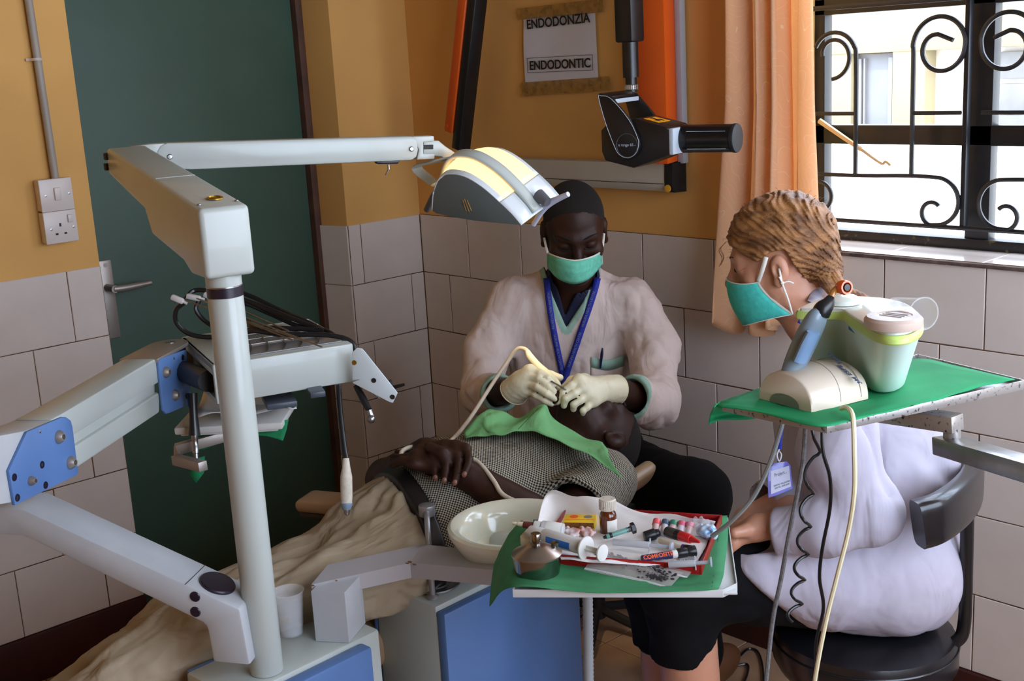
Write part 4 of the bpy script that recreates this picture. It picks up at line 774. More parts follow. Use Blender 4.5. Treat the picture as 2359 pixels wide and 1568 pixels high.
# ================= tray arm, tray and its load =================
TZ = .855; ta = root('swing_tray', onZ(1400, 1300, TZ), 'white metal swing tray on a chipped grey arm in front of the nurse', 'tray')
zA = .742; m_chip = mat('chipped_grey_enamel', (176, 172, 174), .4, var=.05, vs=40, rgb2=(176, 172, 174))
fa, fb_, fc = onZ(717, 1346, zA), onZ(945, 1296, zA), onZ(1140, 1301, zA); ba_, bb_, bc_ = onZ(755, 1300, zA), onZ(972, 1253, zA), onZ(1160, 1259, zA)
fd = onZ(1300, 1326, .80); bd_ = onZ(1318, 1290, .80)
g = G(); hh = .030
for a, b, c, d in ((fa, fb_, bb_, ba_), (fb_, fd, bd_, bb_)):
    vs = [a, b, c, d] + [p - UP * hh for p in (a, b, c, d)]; g.add(vs, [(0, 1, 2, 3), (4, 7, 6, 5), (0, 4, 5, 1), (1, 5, 6, 2), (2, 6, 7, 3), (3, 7, 4, 0)])
arm = g.build('arm', m_chip, ta)
p0, p1_, p2__ = onZ(728, 1476, ZB + .001), onZ(804, 1480, ZB + .001), onZ(842, 1434, ZB + .001); p3 = p0 + p2__ - p1_
g = G(); tq = [fa + V3(0, 0, -.012)]; qb = [p0, p1_, p2__, p3]; off = fa - p0; qt = [V3(p[0], p[1], zA - .004) for p in qb]
g.add(qb + qt, [(0, 1, 2, 3), (7, 6, 5, 4), (0, 4, 5, 1), (1, 5, 6, 2), (2, 6, 7, 3), (3, 7, 4, 0)]); g.build('post', m_worn, ta)
for q, r in (((945, 1294), .004), ((938, 1297), .003), ((955, 1299), .0035), ((720, 1348), .003), ((1000, 1299), .002), ((775, 1337), .002)): g = G(); g.ball(onZ(*q, zA + .0002), (r * 1.6, r, .0004), 8); g.build('paint_chip', mat('rust', (120, 84, 40), .9), arm)
FL, FR, BR = onZ(1182, 1362, TZ), onZ(1640, 1362, TZ), onZ(1676, 1196, TZ); ex = hor(FR - FL); ey = V3(-ex[1], ex[0], 0); TWd = float(np.dot(BR - FL, ex)); TDp = float(np.dot(BR - FL, ey)); TRM = frame(FL, ex, (0, 0, 1))
g = G(); g.M = TRM; g.box((TWd / 2, TDp / 2, -.004), (TWd, TDp, .003), .001)
cut = .022
ring = [(0, 0), (TWd - cut, 0), (TWd, cut), (TWd, TDp), (0, TDp)]
for i in range(5):
    a, b = V3(*ring[i], 0), V3(*ring[(i + 1) % 5], 0); mid = (a + b) / 2; L = np.linalg.norm(b - a); g.box((0, 0, 0), (L + .001, .002, .013), .0006, M=frame(mid - V3(0, 0, .003), b - a, (0, 0, 1)))
g.build('tray_pan', mat('white_enamel', (212, 212, 210), .35), ta)
cT = FL + ex * TWd * .45 + ey * TDp * .5; g = G(); fe = (fd + bd_) / 2; g.cyl((fe[0], fe[1], .79), (fe[0], fe[1], TZ - .006), .012, n=16); g.build('tray_stub', m_steel, ta)
def tz(u, v, h=0.): return onZ(u, v, TZ + h)
t = root('green_cloth', tz(1300, 1340), 'green cloth lining the swing tray and hanging off its left front corner', 'cloth')
CH = .0035
sheet('cloth', [[onZ(1200, 1200, TZ - .012), tz(1222, 1205, CH), tz(1330, 1196, CH), tz(1480, 1190, CH), tz(1676, 1190, CH + .001)],
    [onZ(1168, 1240, TZ - .03), tz(1208, 1245, CH), tz(1330, 1250, CH), tz(1490, 1250, CH), tz(1677, 1240, CH + .002)],
    [onZ(1141, 1297, TZ - .05), tz(1190, 1300, CH + .004), tz(1330, 1305, CH), tz(1490, 1308, CH), tz(1670, 1300, CH + .003)],
    [onZ(1133, 1340, TZ - .055), tz(1180, 1335, CH + .002), tz(1330, 1345, CH), tz(1490, 1348, CH), tz(1666, 1330, CH + .002)],
    [onZ(1128, 1398, TZ - .075), tz(1178, 1353, CH + .001), tz(1330, 1364, CH + .001), tz(1490, 1366, CH + .001), tz(1655, 1358, CH)]],
    m_gcl2, t, 7, .0012, lambda p, a, b: UP * (.0016 * abs(math.sin(a * 23 + b * 9) * math.sin(b * 17 + 2)) + .0016 * abs(math.sin(a * 9 - b * 21))))
g = G(); hem = [tz(1655, 1195, CH + .003), tz(1652, 1270, CH + .003), tz(1640, 1350, CH + .003)]; g.tube(hem, .0006, 5, sm=4); g.build('hem_stitch', mat('dark_green_thread', (20, 60, 44), .9), t)
S0 = CH + .002   # top of the cloth above TZ
# red tray
m_red = mat('red_enamel', (150, 16, 20), .3); RM0 = [tz(1228, 1296, S0), tz(1612, 1326, S0), tz(1664, 1207, S0)]
rx = hor(RM0[1] - RM0[0]); ry = V3(-rx[1], rx[0], 0); RW, RD = float(np.dot(RM0[2] - RM0[0], rx)), float(np.dot(RM0[2] - RM0[0], ry)); RM = frame(RM0[0], rx, (0, 0, 1)); RH = .017
rt = root('red_tray', tuple(RM0[0]), 'shallow red tray full of dental supplies on the green cloth', 'tray')
g = G(); g.M = RM; g.box((RW / 2, RD / 2, .0015), (RW - .006, RD - .006, .003), .001)
for c, d in (((RW / 2, .002, RH / 2), (RW, .003, RH)), ((RW / 2, RD - .002, RH / 2), (RW, .003, RH)), ((.002, RD / 2, RH / 2), (.003, RD, RH)), ((RW - .002, RD / 2, RH / 2), (.003, RD, RH))): g.box(c, d, .001)
g.build('pan', m_red, rt)
def rz(u, v, h=0.): return onZ(u, v, TZ + S0 + .005 + h)
m_tis = mat('tissue', (232, 226, 222), .9)
t = root('tissue', rz(1330, 1170), 'crumpled white tissue lining the red tray and rising behind the matchbox', 'tissue')
sheet('sheet', [[rz(1236, 1212, .02), rz(1262, 1133, .035), rz(1330, 1143, .035), rz(1400, 1148, .03), rz(1470, 1178, .012), rz(1560, 1186, .012), rz(1648, 1202, .018)],
    [rz(1232, 1225, .01), rz(1275, 1195, .005), rz(1340, 1195, .004), rz(1420, 1200, .004), rz(1500, 1205, .002), rz(1570, 1210, .002), rz(1640, 1218, .003)],
    [rz(1222, 1255, .012), rz(1270, 1255, .002), rz(1340, 1255, .002), rz(1420, 1255, .002), rz(1500, 1260, .002), rz(1570, 1262, .002), rz(1625, 1260, .004)],
    [rz(1215, 1272, .013), rz(1265, 1284, .011), rz(1340, 1292, .011), rz(1420, 1298, .010), rz(1500, 1302, .008), rz(1560, 1302, .004), rz(1603, 1300, .004)]], m_tis, t, 6, .0008, lambda p, a, b: UP * .0016 * math.sin(a * 37 + b * 13) * math.sin(b * 29 + a * 5))
# --- load of the tray ---
def item(name, p, label, cat, group=None): return root(name, tuple(p), label, cat, group)
def lying(name, a, b, secs, label, cat, group=None, n=16):
    "things lying along a-b: secs = [(part, t0, t1, r0, r1, material)] with t along the axis"
    a = np.array(a); b = np.array(b); t = item(name, (a + b) / 2, label, cat, group); o = None
    for nm, t0, t1, r0, r1, mm in secs: g = G(); g.cyl(a + (b - a) * t0, a + (b - a) * t1, r0, r1, n=n, bev=min(.0008, abs(t1 - t0) * np.linalg.norm(b - a) * .2)); g.build(nm, mm, t)
    return t
m_wp = mat('white_plastic', (222, 220, 216), .35); m_cb = mat('black_plastic', (22, 22, 26), .35); m_amb = mat('amber_glass', (92, 40, 14), .08, coat=.6); m_rp = mat('red_plastic', (206, 30, 34), .35); m_pk = mat('pink_cap', (226, 110, 130), .3); m_lab = mat('paper_label', (226, 222, 214), .6); m_blu = mat('blue_print', (40, 110, 190), .5); m_teal = mat('teal_barrel', (112, 160, 150), .4); m_nav = mat('navy_print', (40, 34, 80), .5)
# steel lidded pot
pc_ = tz(1239, 1322, S0); t = item('steel_pot', pc_, 'small round steel pot with a knobbed conical lid on the green cloth', 'pot'); M = Matrix.Translation(Vector(pc_)); r = .0385
mst = mat('mirror_steel', (150, 148, 144), .16, 1.); g = G(); g.lathe([(0, 0), (r * .78, 0), (r * .90, .004), (r * .97, .022), (r, .034), (r * .98, .034), (0, .0335)], M, 48, cap=False); g.build('body', mst, t)
g = G(); g.lathe([(r * 1.03, .034), (r * 1.03, .036), (r * .92, .038), (r * .45, .048), (r * .22, .050), (0, .050)], M, 48, cap=False); ld_ = g.build('lid', mat('satin_steel', (178, 168, 160), .28, 1.), t)
g = G(); g.lathe([(.0065, .050), (.0065, .053), (.0055, .054), (.0085, .055), (.0085, .066), (.0075, .068), (0, .068)], M, 20); g.build('knob', mst, ld_)
g = G(); g.lathe([(.004, 0), (.004, .008), (.006, .008), (.006, .015), (0, .016)], Matrix.Translation(Vector(pc_ + ex * .028 + ey * .010 + UP * .034)) , 14); g.build('burner_cap', mst, ld_)
# big white composite syringe
a, b = rz(1222, 1224, .026), rz(1350, 1262, .026); t = lying('large_syringe', a, b, [('cap', 0, .26, .0105, .0115, m_wp), ('barrel', .26, .98, .0122, .0122, m_wp)], 'large white plastic syringe with blue print lying over the cream box', 'syringe', n=24)
d = b - a; g = G(); g.cyl(a + d * .98, a + d * 1.0 + unit(d) * .001, .019, n=28, bev=.0008); g.build('flange', m_wp, t)
g = G(); L = np.linalg.norm(d); g.M = frame(a, d, UP); g.box((L * 1.13, 0, 0), (L * .28, .011, .0025), .0006); g.box((L * 1.13, 0, 0), (L * .28, .0025, .011), .0006); g.cyl((L * 1.26, 0, 0), (L * 1.29, 0, 0), .0135, n=24, bev=.0006); g.build('plunger', m_wp, t)
sidev = -hor(CF); g = G(); Ms = frame(a + d * .58, d, sidev); g.grid(lambda x, y: Ms @ Vector(((x - .5) * L * .42, .0124 * math.sin((y - .5) * 1.0), .0124 * math.cos((y - .5) * 1.0))), 2, 6); g.build('blue_print', m_blu, t)
g = G(); g.grid(lambda x, y: Ms @ Vector(((x - .5) * L * .60, .01245 * math.sin((y - .5) * .5 - .85), .01245 * math.cos((y - .5) * .5 - .85))), 2, 4); g.build('paper_label', m_lab, t)
# cream box and small clear box
def crate(name, p, sx, sy, sz, rot, mm, label, cat, lid=None): 
    t = item(name, p, label, cat); g = G(); x = V3(math.cos(rot), math.sin(rot), 0); M = frame(p, ex * math.cos(rot) + ey * math.sin(rot), UP); g.M = M; g.box((0, 0, sz / 2), (sx, sy, sz), .0008); g.build('body', mm, t); return t, M
t, M = crate('cream_box', rz(1248, 1250, .0), .062, .034, .016, -.25, mat('cream_card', (222, 208, 178), .6), 'flat cream cardboard box numbered 222 under the large syringe', 'box')
text('222', .011, M @ Matrix.Translation((.004, -.004, .0165)), m_ink, t); text('XO', .009, M @ Matrix.Translation((-.016, .003, .0165)), mat('green_ink', (70, 120, 60), .6), t)
t, M = crate('clear_box', rz(1298, 1262, .0), .040, .030, .012, -.25, m_cup, 'small clear plastic box with a white label beside the cream box', 'box'); g = G(); g.M = M; g.box((0, 0, .005), (.034, .024, .006), .0006); g.build('contents', mat('grey_blue_card', (150, 160, 190), .6), t)
# matchbox
t, M = crate('matchbox', rz(1337, 1210, .004), .054, .034, .014, -.06, mat('matchbox_yellow', (240, 196, 30), .5), 'yellow matchbox with orange sun print standing by the tissue', 'matchbox')
g = G(); g.M = M; g.box((0, -.0172, .007), (.050, .0006, .010)); g.build('striker_side', mat('striker_brown', (120, 72, 24), .9, var=.3, vs=300), t)
g = G(); g.M = M; g.lathe([(.0075, 0), (0, .0003)], Matrix.Translation((-.011, .005, .0141)), 20); g.build('sun_print', mat('orange_ink', (240, 90, 20), .5), t)
g = G(); g.M = M; g.lathe([(.0075, 0), (0, .0003)], Matrix.Translation((.013, .005, .0141)), 9); g.build('round_print', mat('grey_ink', (140, 130, 120), .5), t)
g = G(); g.M = M; g.box((0, -.008, .0142), (.048, .0012, .0004)); g.build('stripe', mat('orange_ink', (240, 90, 20), .5), t)
# amber bottle
p = rz(1402, 1226, .0); t = item('amber_bottle', p, 'amber glass bottle with stained white ribbed cap standing upright', 'bottle'); M = Matrix.Translation(Vector(p)); g = G()
g.lathe([(0, 0), (.0135, 0), (.0145, .002), (.0145, .030), (.013, .036), (.0095, .040), (.0095, .044), (0, .044)], M, 30, cap=False); g.build('glass', m_amb, t)
g = G(); g.lathe([(.0122, .041)] + [(.0135, .042), (.0135, .058), (.0125, .0605), (.0, .0605)], M, 30)
for k in range(26): th = k / 26 * 2 * pi; g.box((p[0] + .0136 * math.cos(th), p[1] + .0136 * math.sin(th), p[2] + .050), (.0012, .0012, .016))
g.build('cap', mat('stained_white_cap', (216, 206, 190), .5, var=.05, vs=180, rgb2=(150, 96, 30), thr=(.62, .68)), t)
g = G(); th0 = math.atan2(-CF[1], -CF[0]) + .55; g.grid(lambda a, b: p + V3(.0148 * math.cos(th0 + (a - .5) * 1.5), .0148 * math.sin(th0 + (a - .5) * 1.5), .006 + .020 * b), 10, 2); g.build('label', m_lab, t)
# dropper bottle lying with brown and cream nozzle
a, b = rz(1180, 1204, .03), rz(1298, 1222, .022); lying('dropper_bottle', a, b, [('nozzle_tip', 0, .10, .0025, .0028, mat('cream_nozzle', (222, 210, 184), .4)), ('nozzle', .10, .24, .0036, .0048, mat('cream_nozzle', (222, 210, 184), .4)), ('brown_collar', .22, .43, .0055, .0062, mat('brown_rubber', (104, 44, 40), .5)), ('cap', .43, .58, .0095, .0095, m_wp), ('bottle', .58, 1.0, .0115, .012, mat('milky_bottle', (206, 206, 204), .3)), ('label', .66, .97, .0122, .0122, m_lab)], 'dropper bottle with brown collar lying across the back rim of the pot', 'bottle', n=22)
# teal syringe with black hexagonal end
a, b = rz(1390, 1238, .008), rz(1458, 1216, .018); t = lying('teal_syringe', a, b, [('tip', 0, .12, .0025, .0035, m_cb), ('barrel', .10, .85, .0042, .0042, m_teal), ('band', .2, .3, .0045, .0045, m_cb)], 'slim teal syringe with a black hexagonal plunger end', 'syringe')
g = G(); d = unit(b - a); g.lathe([(.0045, -.012), (.0045, -.004), (.0095, -.003), (.0095, .003), (.008, .004)], zframe(b, d), 6); g.build('hex_end', m_cb, t)
# clear syringes
def clear_syringe(a, b, label, grp=None):
    t = lying('clear_syringe', a, b, [('barrel', 0, .62, .0055, .0055, mat('frosted_plastic', (200, 200, 204), .25, alpha=.75)), ('plunger_rod', .60, .97, .003, .003, mat('frosted_plastic2', (200, 204, 214), .25, alpha=.6)), ('thumb_disc', .96, 1., .008, .008, mat('frosted_plastic2', (200, 204, 214), .25))], label, 'syringe')
    d = b - a; L = np.linalg.norm(d); g = G(); g.M = frame(a, d, UP); g.box((L * .62, 0, .0), (.002, .022, .004), .0008, M=Matrix.Rotation(1.2, 4, 'X')); g.build('finger_flange', mat('frosted_plastic2', (200, 204, 214), .25), t); return t
clear_syringe(rz(1412, 1248, .012), rz(1550, 1260, .016), 'clear plastic syringe lying above the resealable bag'); t = clear_syringe(rz(1540, 1300, .012), rz(1640, 1294, .018), 'clear syringe with a dated paper label at the tray corner')
q0 = rz(1578, 1291, .018); text('2016.01.06', .006, frame(q0, ex, -hor(CF) * .7 + UP * .7), m_ink, t)
# dark composite syringe, its black ribbed cap
a, b = rz(1478, 1288, .012), rz(1602, 1268, .014); t = lying('composite_syringe', a, b, [('barrel', 0, .62, .0062, .0062, m_nav), ('end_label', .56, .66, .0064, .0064, m_lab), ('cap', .66, .84, .0078, .0078, m_cb), ('cap_end', .84, 1, .0068, .009, m_cb)], 'navy syringe printed COMPOSITE with a black ribbed cap', 'syringe')
d = b - a; text('COMPOSITE', .0088, frame(a + d * .30 - hor(CF) * .0055 + UP * .0042, d, -hor(CF) * .8 + UP * .62), mat('orange_ink', (240, 90, 20), .5), t, font_bold=True)
a, b = rz(1520, 1244, .012), rz(1592, 1266, .012); lying('cream_syringe', a, b, [('barrel', 0, .8, .0052, .0052, mat('cream_barrel', (206, 190, 170), .4)), ('purple_band', .72, .80, .0054, .0054, mat('purple_print', (84, 50, 120), .4)), ('black_cap', .8, 1., .0058, .0072, m_cb)], 'cream syringe with a purple band lying under the red-tipped bottle', 'syringe')
a, b = rz(1536, 1224, .018), rz(1612, 1248, .020); lying('red_tipped_bottle', a, b, [('bottle', 0, .42, .0088, .0088, m_cb), ('cap', .42, .74, .0085, .0072, m_rp), ('nozzle', .74, 1., .0055, .0022, m_rp), ('label', .05, .3, .0090, .0090, mat('dark_label', (60, 54, 50), .5))], 'small black bottle with a pointed red cap lying on the supplies', 'bottle')
a, b = rz(1484, 1236, .010), rz(1520, 1226, .014); lying('black_cap_piece', a, b, [('body', 0, .7, .0085, .0095, m_cb), ('rim', .7, 1, .0075, .0060, m_cb)], 'loose black plastic cap left of the small red-tipped bottle', 'cap')
# row of capped vials
for k, (u, col, nm) in enumerate(((1512, (226, 90, 96), 'vial with a coral cap, leftmost of the row at the tray back'), (1532, (70, 84, 104), 'vial with a dark slate cap, second in the back row'), (1551, (60, 130, 104), 'vial with a green cap, middle of the back row'), (1570, (216, 100, 124), 'vial with a rose cap, fourth in the back row'), (1589, (222, 140, 160), 'vial with a pale pink cap, rightmost of the back row'))):
    a, b = rz(u - 4, 1232 - k * .5, .006), rz(u + 2, 1196 + k * 1.5, .022); mc = mat('vial_cap_%d' % k, col, .3); tt = lying('vial', a, b, [('tube', 0, .65, .0062, .0062, mat('vial_body_%d' % (k % 2), ((212, 180, 176), (206, 196, 200))[k % 2], .3)), ('cap', .62, .95, .0072, .0068, mc), ('cap_top', .93, 1.0, .0066, .004, mc)], nm, 'vial', 'capped vials in the red tray')
# blue piece in crumpled clear wrap
t = item('wrapped_swab', rz(1628, 1222, .01), 'blue piece wrapped in crumpled clear film at the tray corner', 'packet'); P_, Q_ = snets(lambda P: sd_ell(P, rz(1630, 1224, .012), (.019, .013, .010)) + .004 * vnoise(P, 160), rz(1630, 1224, .012) - .03, rz(1630, 1224, .012) + .03, .0012); tomesh('blue_piece', P_, Q_, mat('blue_film', (120, 170, 214), .2, var=.35, vs=70, rgb2=(226, 232, 240), coat=.6), t)
P_, Q_ = snets(lambda P: sd_ell(P, rz(1618, 1208, .018), (.016, .012, .010)) + .006 * vnoise(P, 140), rz(1618, 1208, .018) - .03, rz(1618, 1208, .018) + .03, .0012); tomesh('film', P_, Q_, m_cup, t)
t = item('pink_packet', rz(1325, 1228, .004), 'crumpled pink and clear film packets below the matchbox', 'packet'); P_, Q_ = snets(lambda P: np.minimum(sd_ell(P, rz(1318, 1226, .008), (.018, .009, .007)), sd_ell(P, rz(1352, 1226, .008), (.016, .008, .008))) + .004 * vnoise(P, 150), rz(1335, 1226, .006) - .045, rz(1335, 1226, .006) + .045, .0013); tomesh('film', P_, Q_, mat('pink_film', (206, 120, 108), .25, var=.3, vs=80, rgb2=(224, 216, 214)), t)
# resealable bags with dark granules
m_bag = mat('clear_bag_film', (222, 214, 208), .15, alpha=.32, bump=.03, bs=60, var=.05); m_bag.use_nodes = True
def bag(q, lift, label, lumps):
    t = item('resealable_bag', tz(*q[0], .01), label, 'bag'); A, B, C_, D_ = [tz(u, v, h) for (u, v), h in zip(q, lift)]
    def f(s): return lambda a, b: A * (1 - a) * (1 - b) + B * a * (1 - b) + C_ * a * b + D_ * (1 - a) * b + UP * (s * .0045 * (math.sin(pi * a) * math.sin(pi * b)) ** .6 + .0012 * math.sin(a * 17 + b * 9) * math.sin(pi * a) * math.sin(pi * b))
    g = G(); g.grid(f(1), 26, 16); g.build('top_film', m_bag, t, ang=180); g = G(); g.grid(f(-.2), 12, 8); g.build('bottom_film', m_bag, t, ang=180)
    for k in (.035, .06, .085): g = G(); g.tube([np.array(f(1)(k, b)) + UP * .0003 for b in np.linspace(0, 1, 7)], .0005, 5, sm=0); g.build('zip_line', mat('zip_line', (230, 228, 228), .4), t)
    vs = G(); rr = random.Random(5)
    for cxx, cyy, sx, sy, n in lumps:
        for _ in range(n): a = cxx + rr.gauss(0, sx); b = cyy + rr.gauss(0, sy); a = min(.97, max(.03, a)); b = min(.96, max(.04, b)); p = np.array(f(.55)(a, b)); vs.ball(p, (rr.uniform(.0022, .0040), rr.uniform(.0018, .0034), .0018), 6)
    if lumps: o = vs.build('dark_granules', mat('dark_granule', (44, 42, 46), .5, var=.3, vs=300), t); o['kind'] = 'stuff'
bag([(1345, 1312), (1375, 1264), (1575, 1318), (1540, 1356)], [.006, .022, .014, .004], 'resealable clear bag holding dark granules on the front of the cloth', [(.62, .72, .16, .1, 160), (.75, .25, .12, .12, 130), (.38, .8, .06, .06, 60)])
bag([(1380, 1285), (1395, 1262), (1605, 1300), (1582, 1332)], [.020, .024, .016, .006], 'second empty clear bag under the bag of granules', [])
# ================= people: shared anatomy =================
def axes(fwd, up): f = unit(fwd); u = np.asarray(up, float); u = unit(u - f * np.dot(u, f)); r = np.cross(f, u); return np.stack([r, f, u], 1)   # columns right, forward, up
def head_sdf(P, c, R, s=1., fem=False):
    q = ((P - c) @ R) / s
    E = lambda cc, r: sd_ell(q, cc, r)
    d = E((0, -.014, .034), (.0755, .098, .083))
    d = smin(d, E((0, .024, -.030), (.060 if not fem else .056, .064, .080)), .035)
    se = .010 if fem else .012
    for sx in (-1, 1):
        d = smin(d, sd_cap(q, (sx * .046, .008, -.058), (sx * .012, .064, -.098), .024, .020), .03)
        d = smin(d, E((sx * (.038 if fem else .042), (.052 if fem else .060), -.030), (.024, .020, .021)), .02)
        d = smin(d, sd_cap(q, (sx * .040, .070, .019), (sx * .012, .083, .015), .010, .010), .018)
        d = smax(d, -E((sx * .031, .097 if not fem else .100, -.001), (.020, .016, se)), .012 if not fem else .018)
        d = smin(d, E((sx * .031, .0725 if not fem else .071, -.001), (.0165, .0140, .0125)), .003 if not fem else .008)
    d = smin(d, sd_cap(q, (0, .084, .006), (0, .108, -.034), .0075, .0115), .014)
    for sx in (-1, 1): d = smin(d, E((sx * .013, .097, -.040), (.010, .011, .0085)), .008)
    d = smin(d, E((0, .088, -.066), (.024, .011, .0075)), .006); d = smin(d, E((0, .086, -.077), (.020, .011, .008)), .006)
    d = smax(d, -sd_cap(q, (-.022, .098, -.0715), (.022, .098, -.0715), .0022, .0022), .004)
    d = smin(d, E((0, .076, -.100), (.018, .014, .014)), .015)
    for sx in (-1, 1):
        k_ = .8 if fem else 1.; e = E((sx * .079, -.010, -.012), (.0085, .020 * k_, .032 * k_)); e = smax(e, -E((sx * .088, -.004, -.014), (.008, .011 * k_, .018 * k_)), .004)
        e = smin(e, E((sx * .080, -.002, -.038), (.006, .008, .010)), .006); d = smin(d, e, .007)
    return d * s
def hand_sdf(P, wrist, kn, fing, thumb, r=1., pr=.0125):
    wrist = np.array(wrist); kn = [np.array(k) for k in kn]; d = None
    for k in kn: x = sd_cap(P, wrist, k, pr * 1.35 * r, pr * .92 * r); d = x if d is None else smin(d, x, .018)
    for a, b in zip(kn[:-1], kn[1:]): d = smin(d, sd_cap(P, a, b, pr * .9 * r, pr * .9 * r), .01)
    rr = [.0102, .0094, .0086, .0074]; F_ = None
    for i, (k, f) in enumerate(zip(kn, fing)):
        sc = (1, 1.03, .98, .88)[i] * r; x = chain(P, [k] + [np.array(p) for p in f], [a * sc for a in rr[:len(f) + 1]], .003); F_ = x if F_ is None else smin(F_, x, .0025)
    d = smin(d, F_, .008); t = [np.array(p) for p in thumb]
    return smin(d, chain(P, t, [a * r for a in (.0165, .0125, .0110, .0092)[:len(t)]], .006), .010)
def trace(f, u, v, d0, d1=None, off=0.):
    r = ray(u, v); rl = np.linalg.norm(r); t = d0
    for _ in range(60):
        p = CAM + r * t; dd = float(f(p[None])[0]) - off
        if dd < .0008: return p
        t += max(dd, .0008) / rl * .8
        if d1 and t > d1: return CAM + r * d1
    return CAM + r * t
def ribbon(name, pts, w, m, parent, thick=.0014, up=None, label=None):
    g = G(); P = catmull(pts, 5); n = len(P); vs = []
    for i, p in enumerate(P):
        t = unit(P[min(i + 1, n - 1)] - P[max(i - 1, 0)]); vd = unit(CAM - p) if up is None else unit(up); b = unit(np.cross(t, vd)); vs += [p - b * w / 2, p + b * w / 2]
    g.add(vs, [(2 * i, 2 * i + 1, 2 * i + 3, 2 * i + 2) for i in range(n - 1)]); return g.build(name, m, parent, thick=thick, label=label)
m_skinD = mat('deep_brown_skin', (52, 28, 18), .5, var=.10, vs=20, bump=.012, bs=260, spec=.28); m_hairD = mat('close_black_hair', (24, 17, 13), .95, var=.3, vs=300, bump=.09, bs=900)
m_glove = mat('cream_latex_glove', (226, 216, 184), .45, var=.03, vs=40, bump=.02, bs=120, sss=.08); m_coat = mat('dentist_white_coat', (214, 196, 188), .85, var=.03, vs=18, bump=.012, bs=900, fold=(13, .010)); m_trim = mat('pale_green_trim', (150, 184, 166), .85, var=.04, vs=30)
m_navy = mat('navy_shirt', (22, 28, 58), .85, var=.1, vs=40); m_lany = mat('royal_blue_lanyard', (20, 40, 150), .7); m_maskg = mat('green_surgical_mask', (104, 196, 168), .8, var=.12, vs=90, bump=.03, bs=200); m_maskw = mat('mask_white_edge', (226, 222, 210), .8)
m_trou = mat('black_trousers', (11, 10, 13), .9, var=.15, vs=20, spec=.2); m_lash = mat('lash_black', (12, 9, 8), .8)
# ================= patient chair =================
m_tan = mat('tan_vinyl', (168, 138, 108), .35, var=.05, vs=12, bump=.006, bs=300); m_cbk = mat('chair_black_base', (26, 25, 27), .5)
ch = root('dental_chair', (1.37, -1.2, 0), 'tan upholstered reclining dental chair with a curved headrest under the patient', 'dental chair')
g = G(); g.prism([(1.12, -1.15), (1.36, -1.15), (1.37, -1.0), (1.50, -.97), (1.59, -.90), (1.61, -.74), (1.55, -.66), (1.45, -.64), (1.25, -.64), (1.15, -.70), (1.11, -.80)], .55, .625, None, .03, 4); g.build('backrest', m_tan, ch)
g = G(); g.box((1.255, -1.37, .485), (.29, .46, .085), .03, seg=3); g.build('seat', m_tan, ch)
g = G(); M = Matrix.Translation((1.25, -1.80, .42)) @ Matrix.Rotation(math.radians(10), 4, 'X'); g.box((0, 0, 0), (.30, .50, .07), .03, M, 3); g.build('leg_rest', m_tan, ch)
hr = lambda a, b: V3(1.385 + .105 * math.sin(a), -.55 - .12 * b, .715 - .105 * math.cos(a) + .02 * (1 - b))
g = G(); g.grid(lambda a, b: hr(-1.25 + 2.5 * a, b * 1.15 - .2), 20, 8); g.build('headrest', m_tan, ch, ang=180, thick=.035, sub=1)
g = G(); g.box((1.375, -.60, .56), (.06, .20, .03), .01); g.build('headrest_bracket', m_cbk, ch)
g = G(); A = W(692, 1160, 2.78); g.M = frame(A, hor(W(820, 1150, 2.72) - A), UP); g.box((.095, .02, 0), (.20, .085, .030), .013, seg=3); ar = g.build('armrest', m_tan, ch)
g = G(); g.M = frame(A, hor(W(820, 1150, 2.72) - A), UP); g.box((.095, .02, -.022), (.185, .075, .018), .006); g.build('armrest_base', m_cbk, ar)
g = G(); g.tube([np.array(A) + V3(.09, .05, -.03), V3(1.12, -1.15, .60), V3(1.18, -1.25, .56)], .014, 8); g.build('armrest_post', m_cbk, ch)
g = G(); g.box((1.25, -1.2, .37), (.24, .42, .16), .03); g.box((1.25, -1.2, .20), (.20, .26, .30), .02); g.box((1.22, -1.1, .035), (.34, .62, .07), .02); g.build('chair_base', m_cbk, ch)
# ================= patient =================
pt = root('person', (1.36, -1.1, .62), 'reclining patient in a checked shirt and beige trousers, hands folded on belly', 'person')
hc = V3(1.383, -.606, .772); hup = unit(V3(.03, .20, -.10)); PR = axes(V3(-.10, .42, .95), hup)
handFk = [W(1072, 1034, 2.475), W(1049, 1028, 2.485), W(1024, 1027, 2.495), W(1001, 1034, 2.50)]
handFf = [[W(1081, 1058, 2.44), W(1077, 1075, 2.425), W(1070, 1092, 2.415)], [W(1057, 1062, 2.445), W(1054, 1087, 2.425), W(1048, 1111, 2.41)], [W(1027, 1060, 2.455), W(1027, 1084, 2.435), W(1024, 1106, 2.42)], [W(999, 1060, 2.47), W(1001, 1081, 2.45), W(1004, 1100, 2.44)]]
handFw = W(980, 1040, 2.54)
nearW = V3(1.475, -1.085, .825); nk = [V3(1.40, -1.16, .855), V3(1.385, -1.145, .862), V3(1.375, -1.125, .865), V3(1.37, -1.105, .862)]
SH = .165; shN, shF = V3(1.36 + SH, -.745, .725), V3(1.36 - SH, -.745, .725)
elN, elF = V3(1.625, -.985, .715), V3(1.105, -1.02, .715)
def torso_p(P, e=0.):
    d = sd_ell(P, (1.36, -.86, .735), (.185 + e, .19 + e, .115 + e)); d = smin(d, sd_ell(P, (1.36, -1.04, .725), (.165 + e, .19 + e, .122 + e)), .06); d = smin(d, sd_ell(P, (1.36, -1.20, .685), (.165 + e, .14 + e, .098 + e)), .06)
    d = smin(d, sd_cap(P, shN, shF, .062 + e, .062 + e), .05); return d
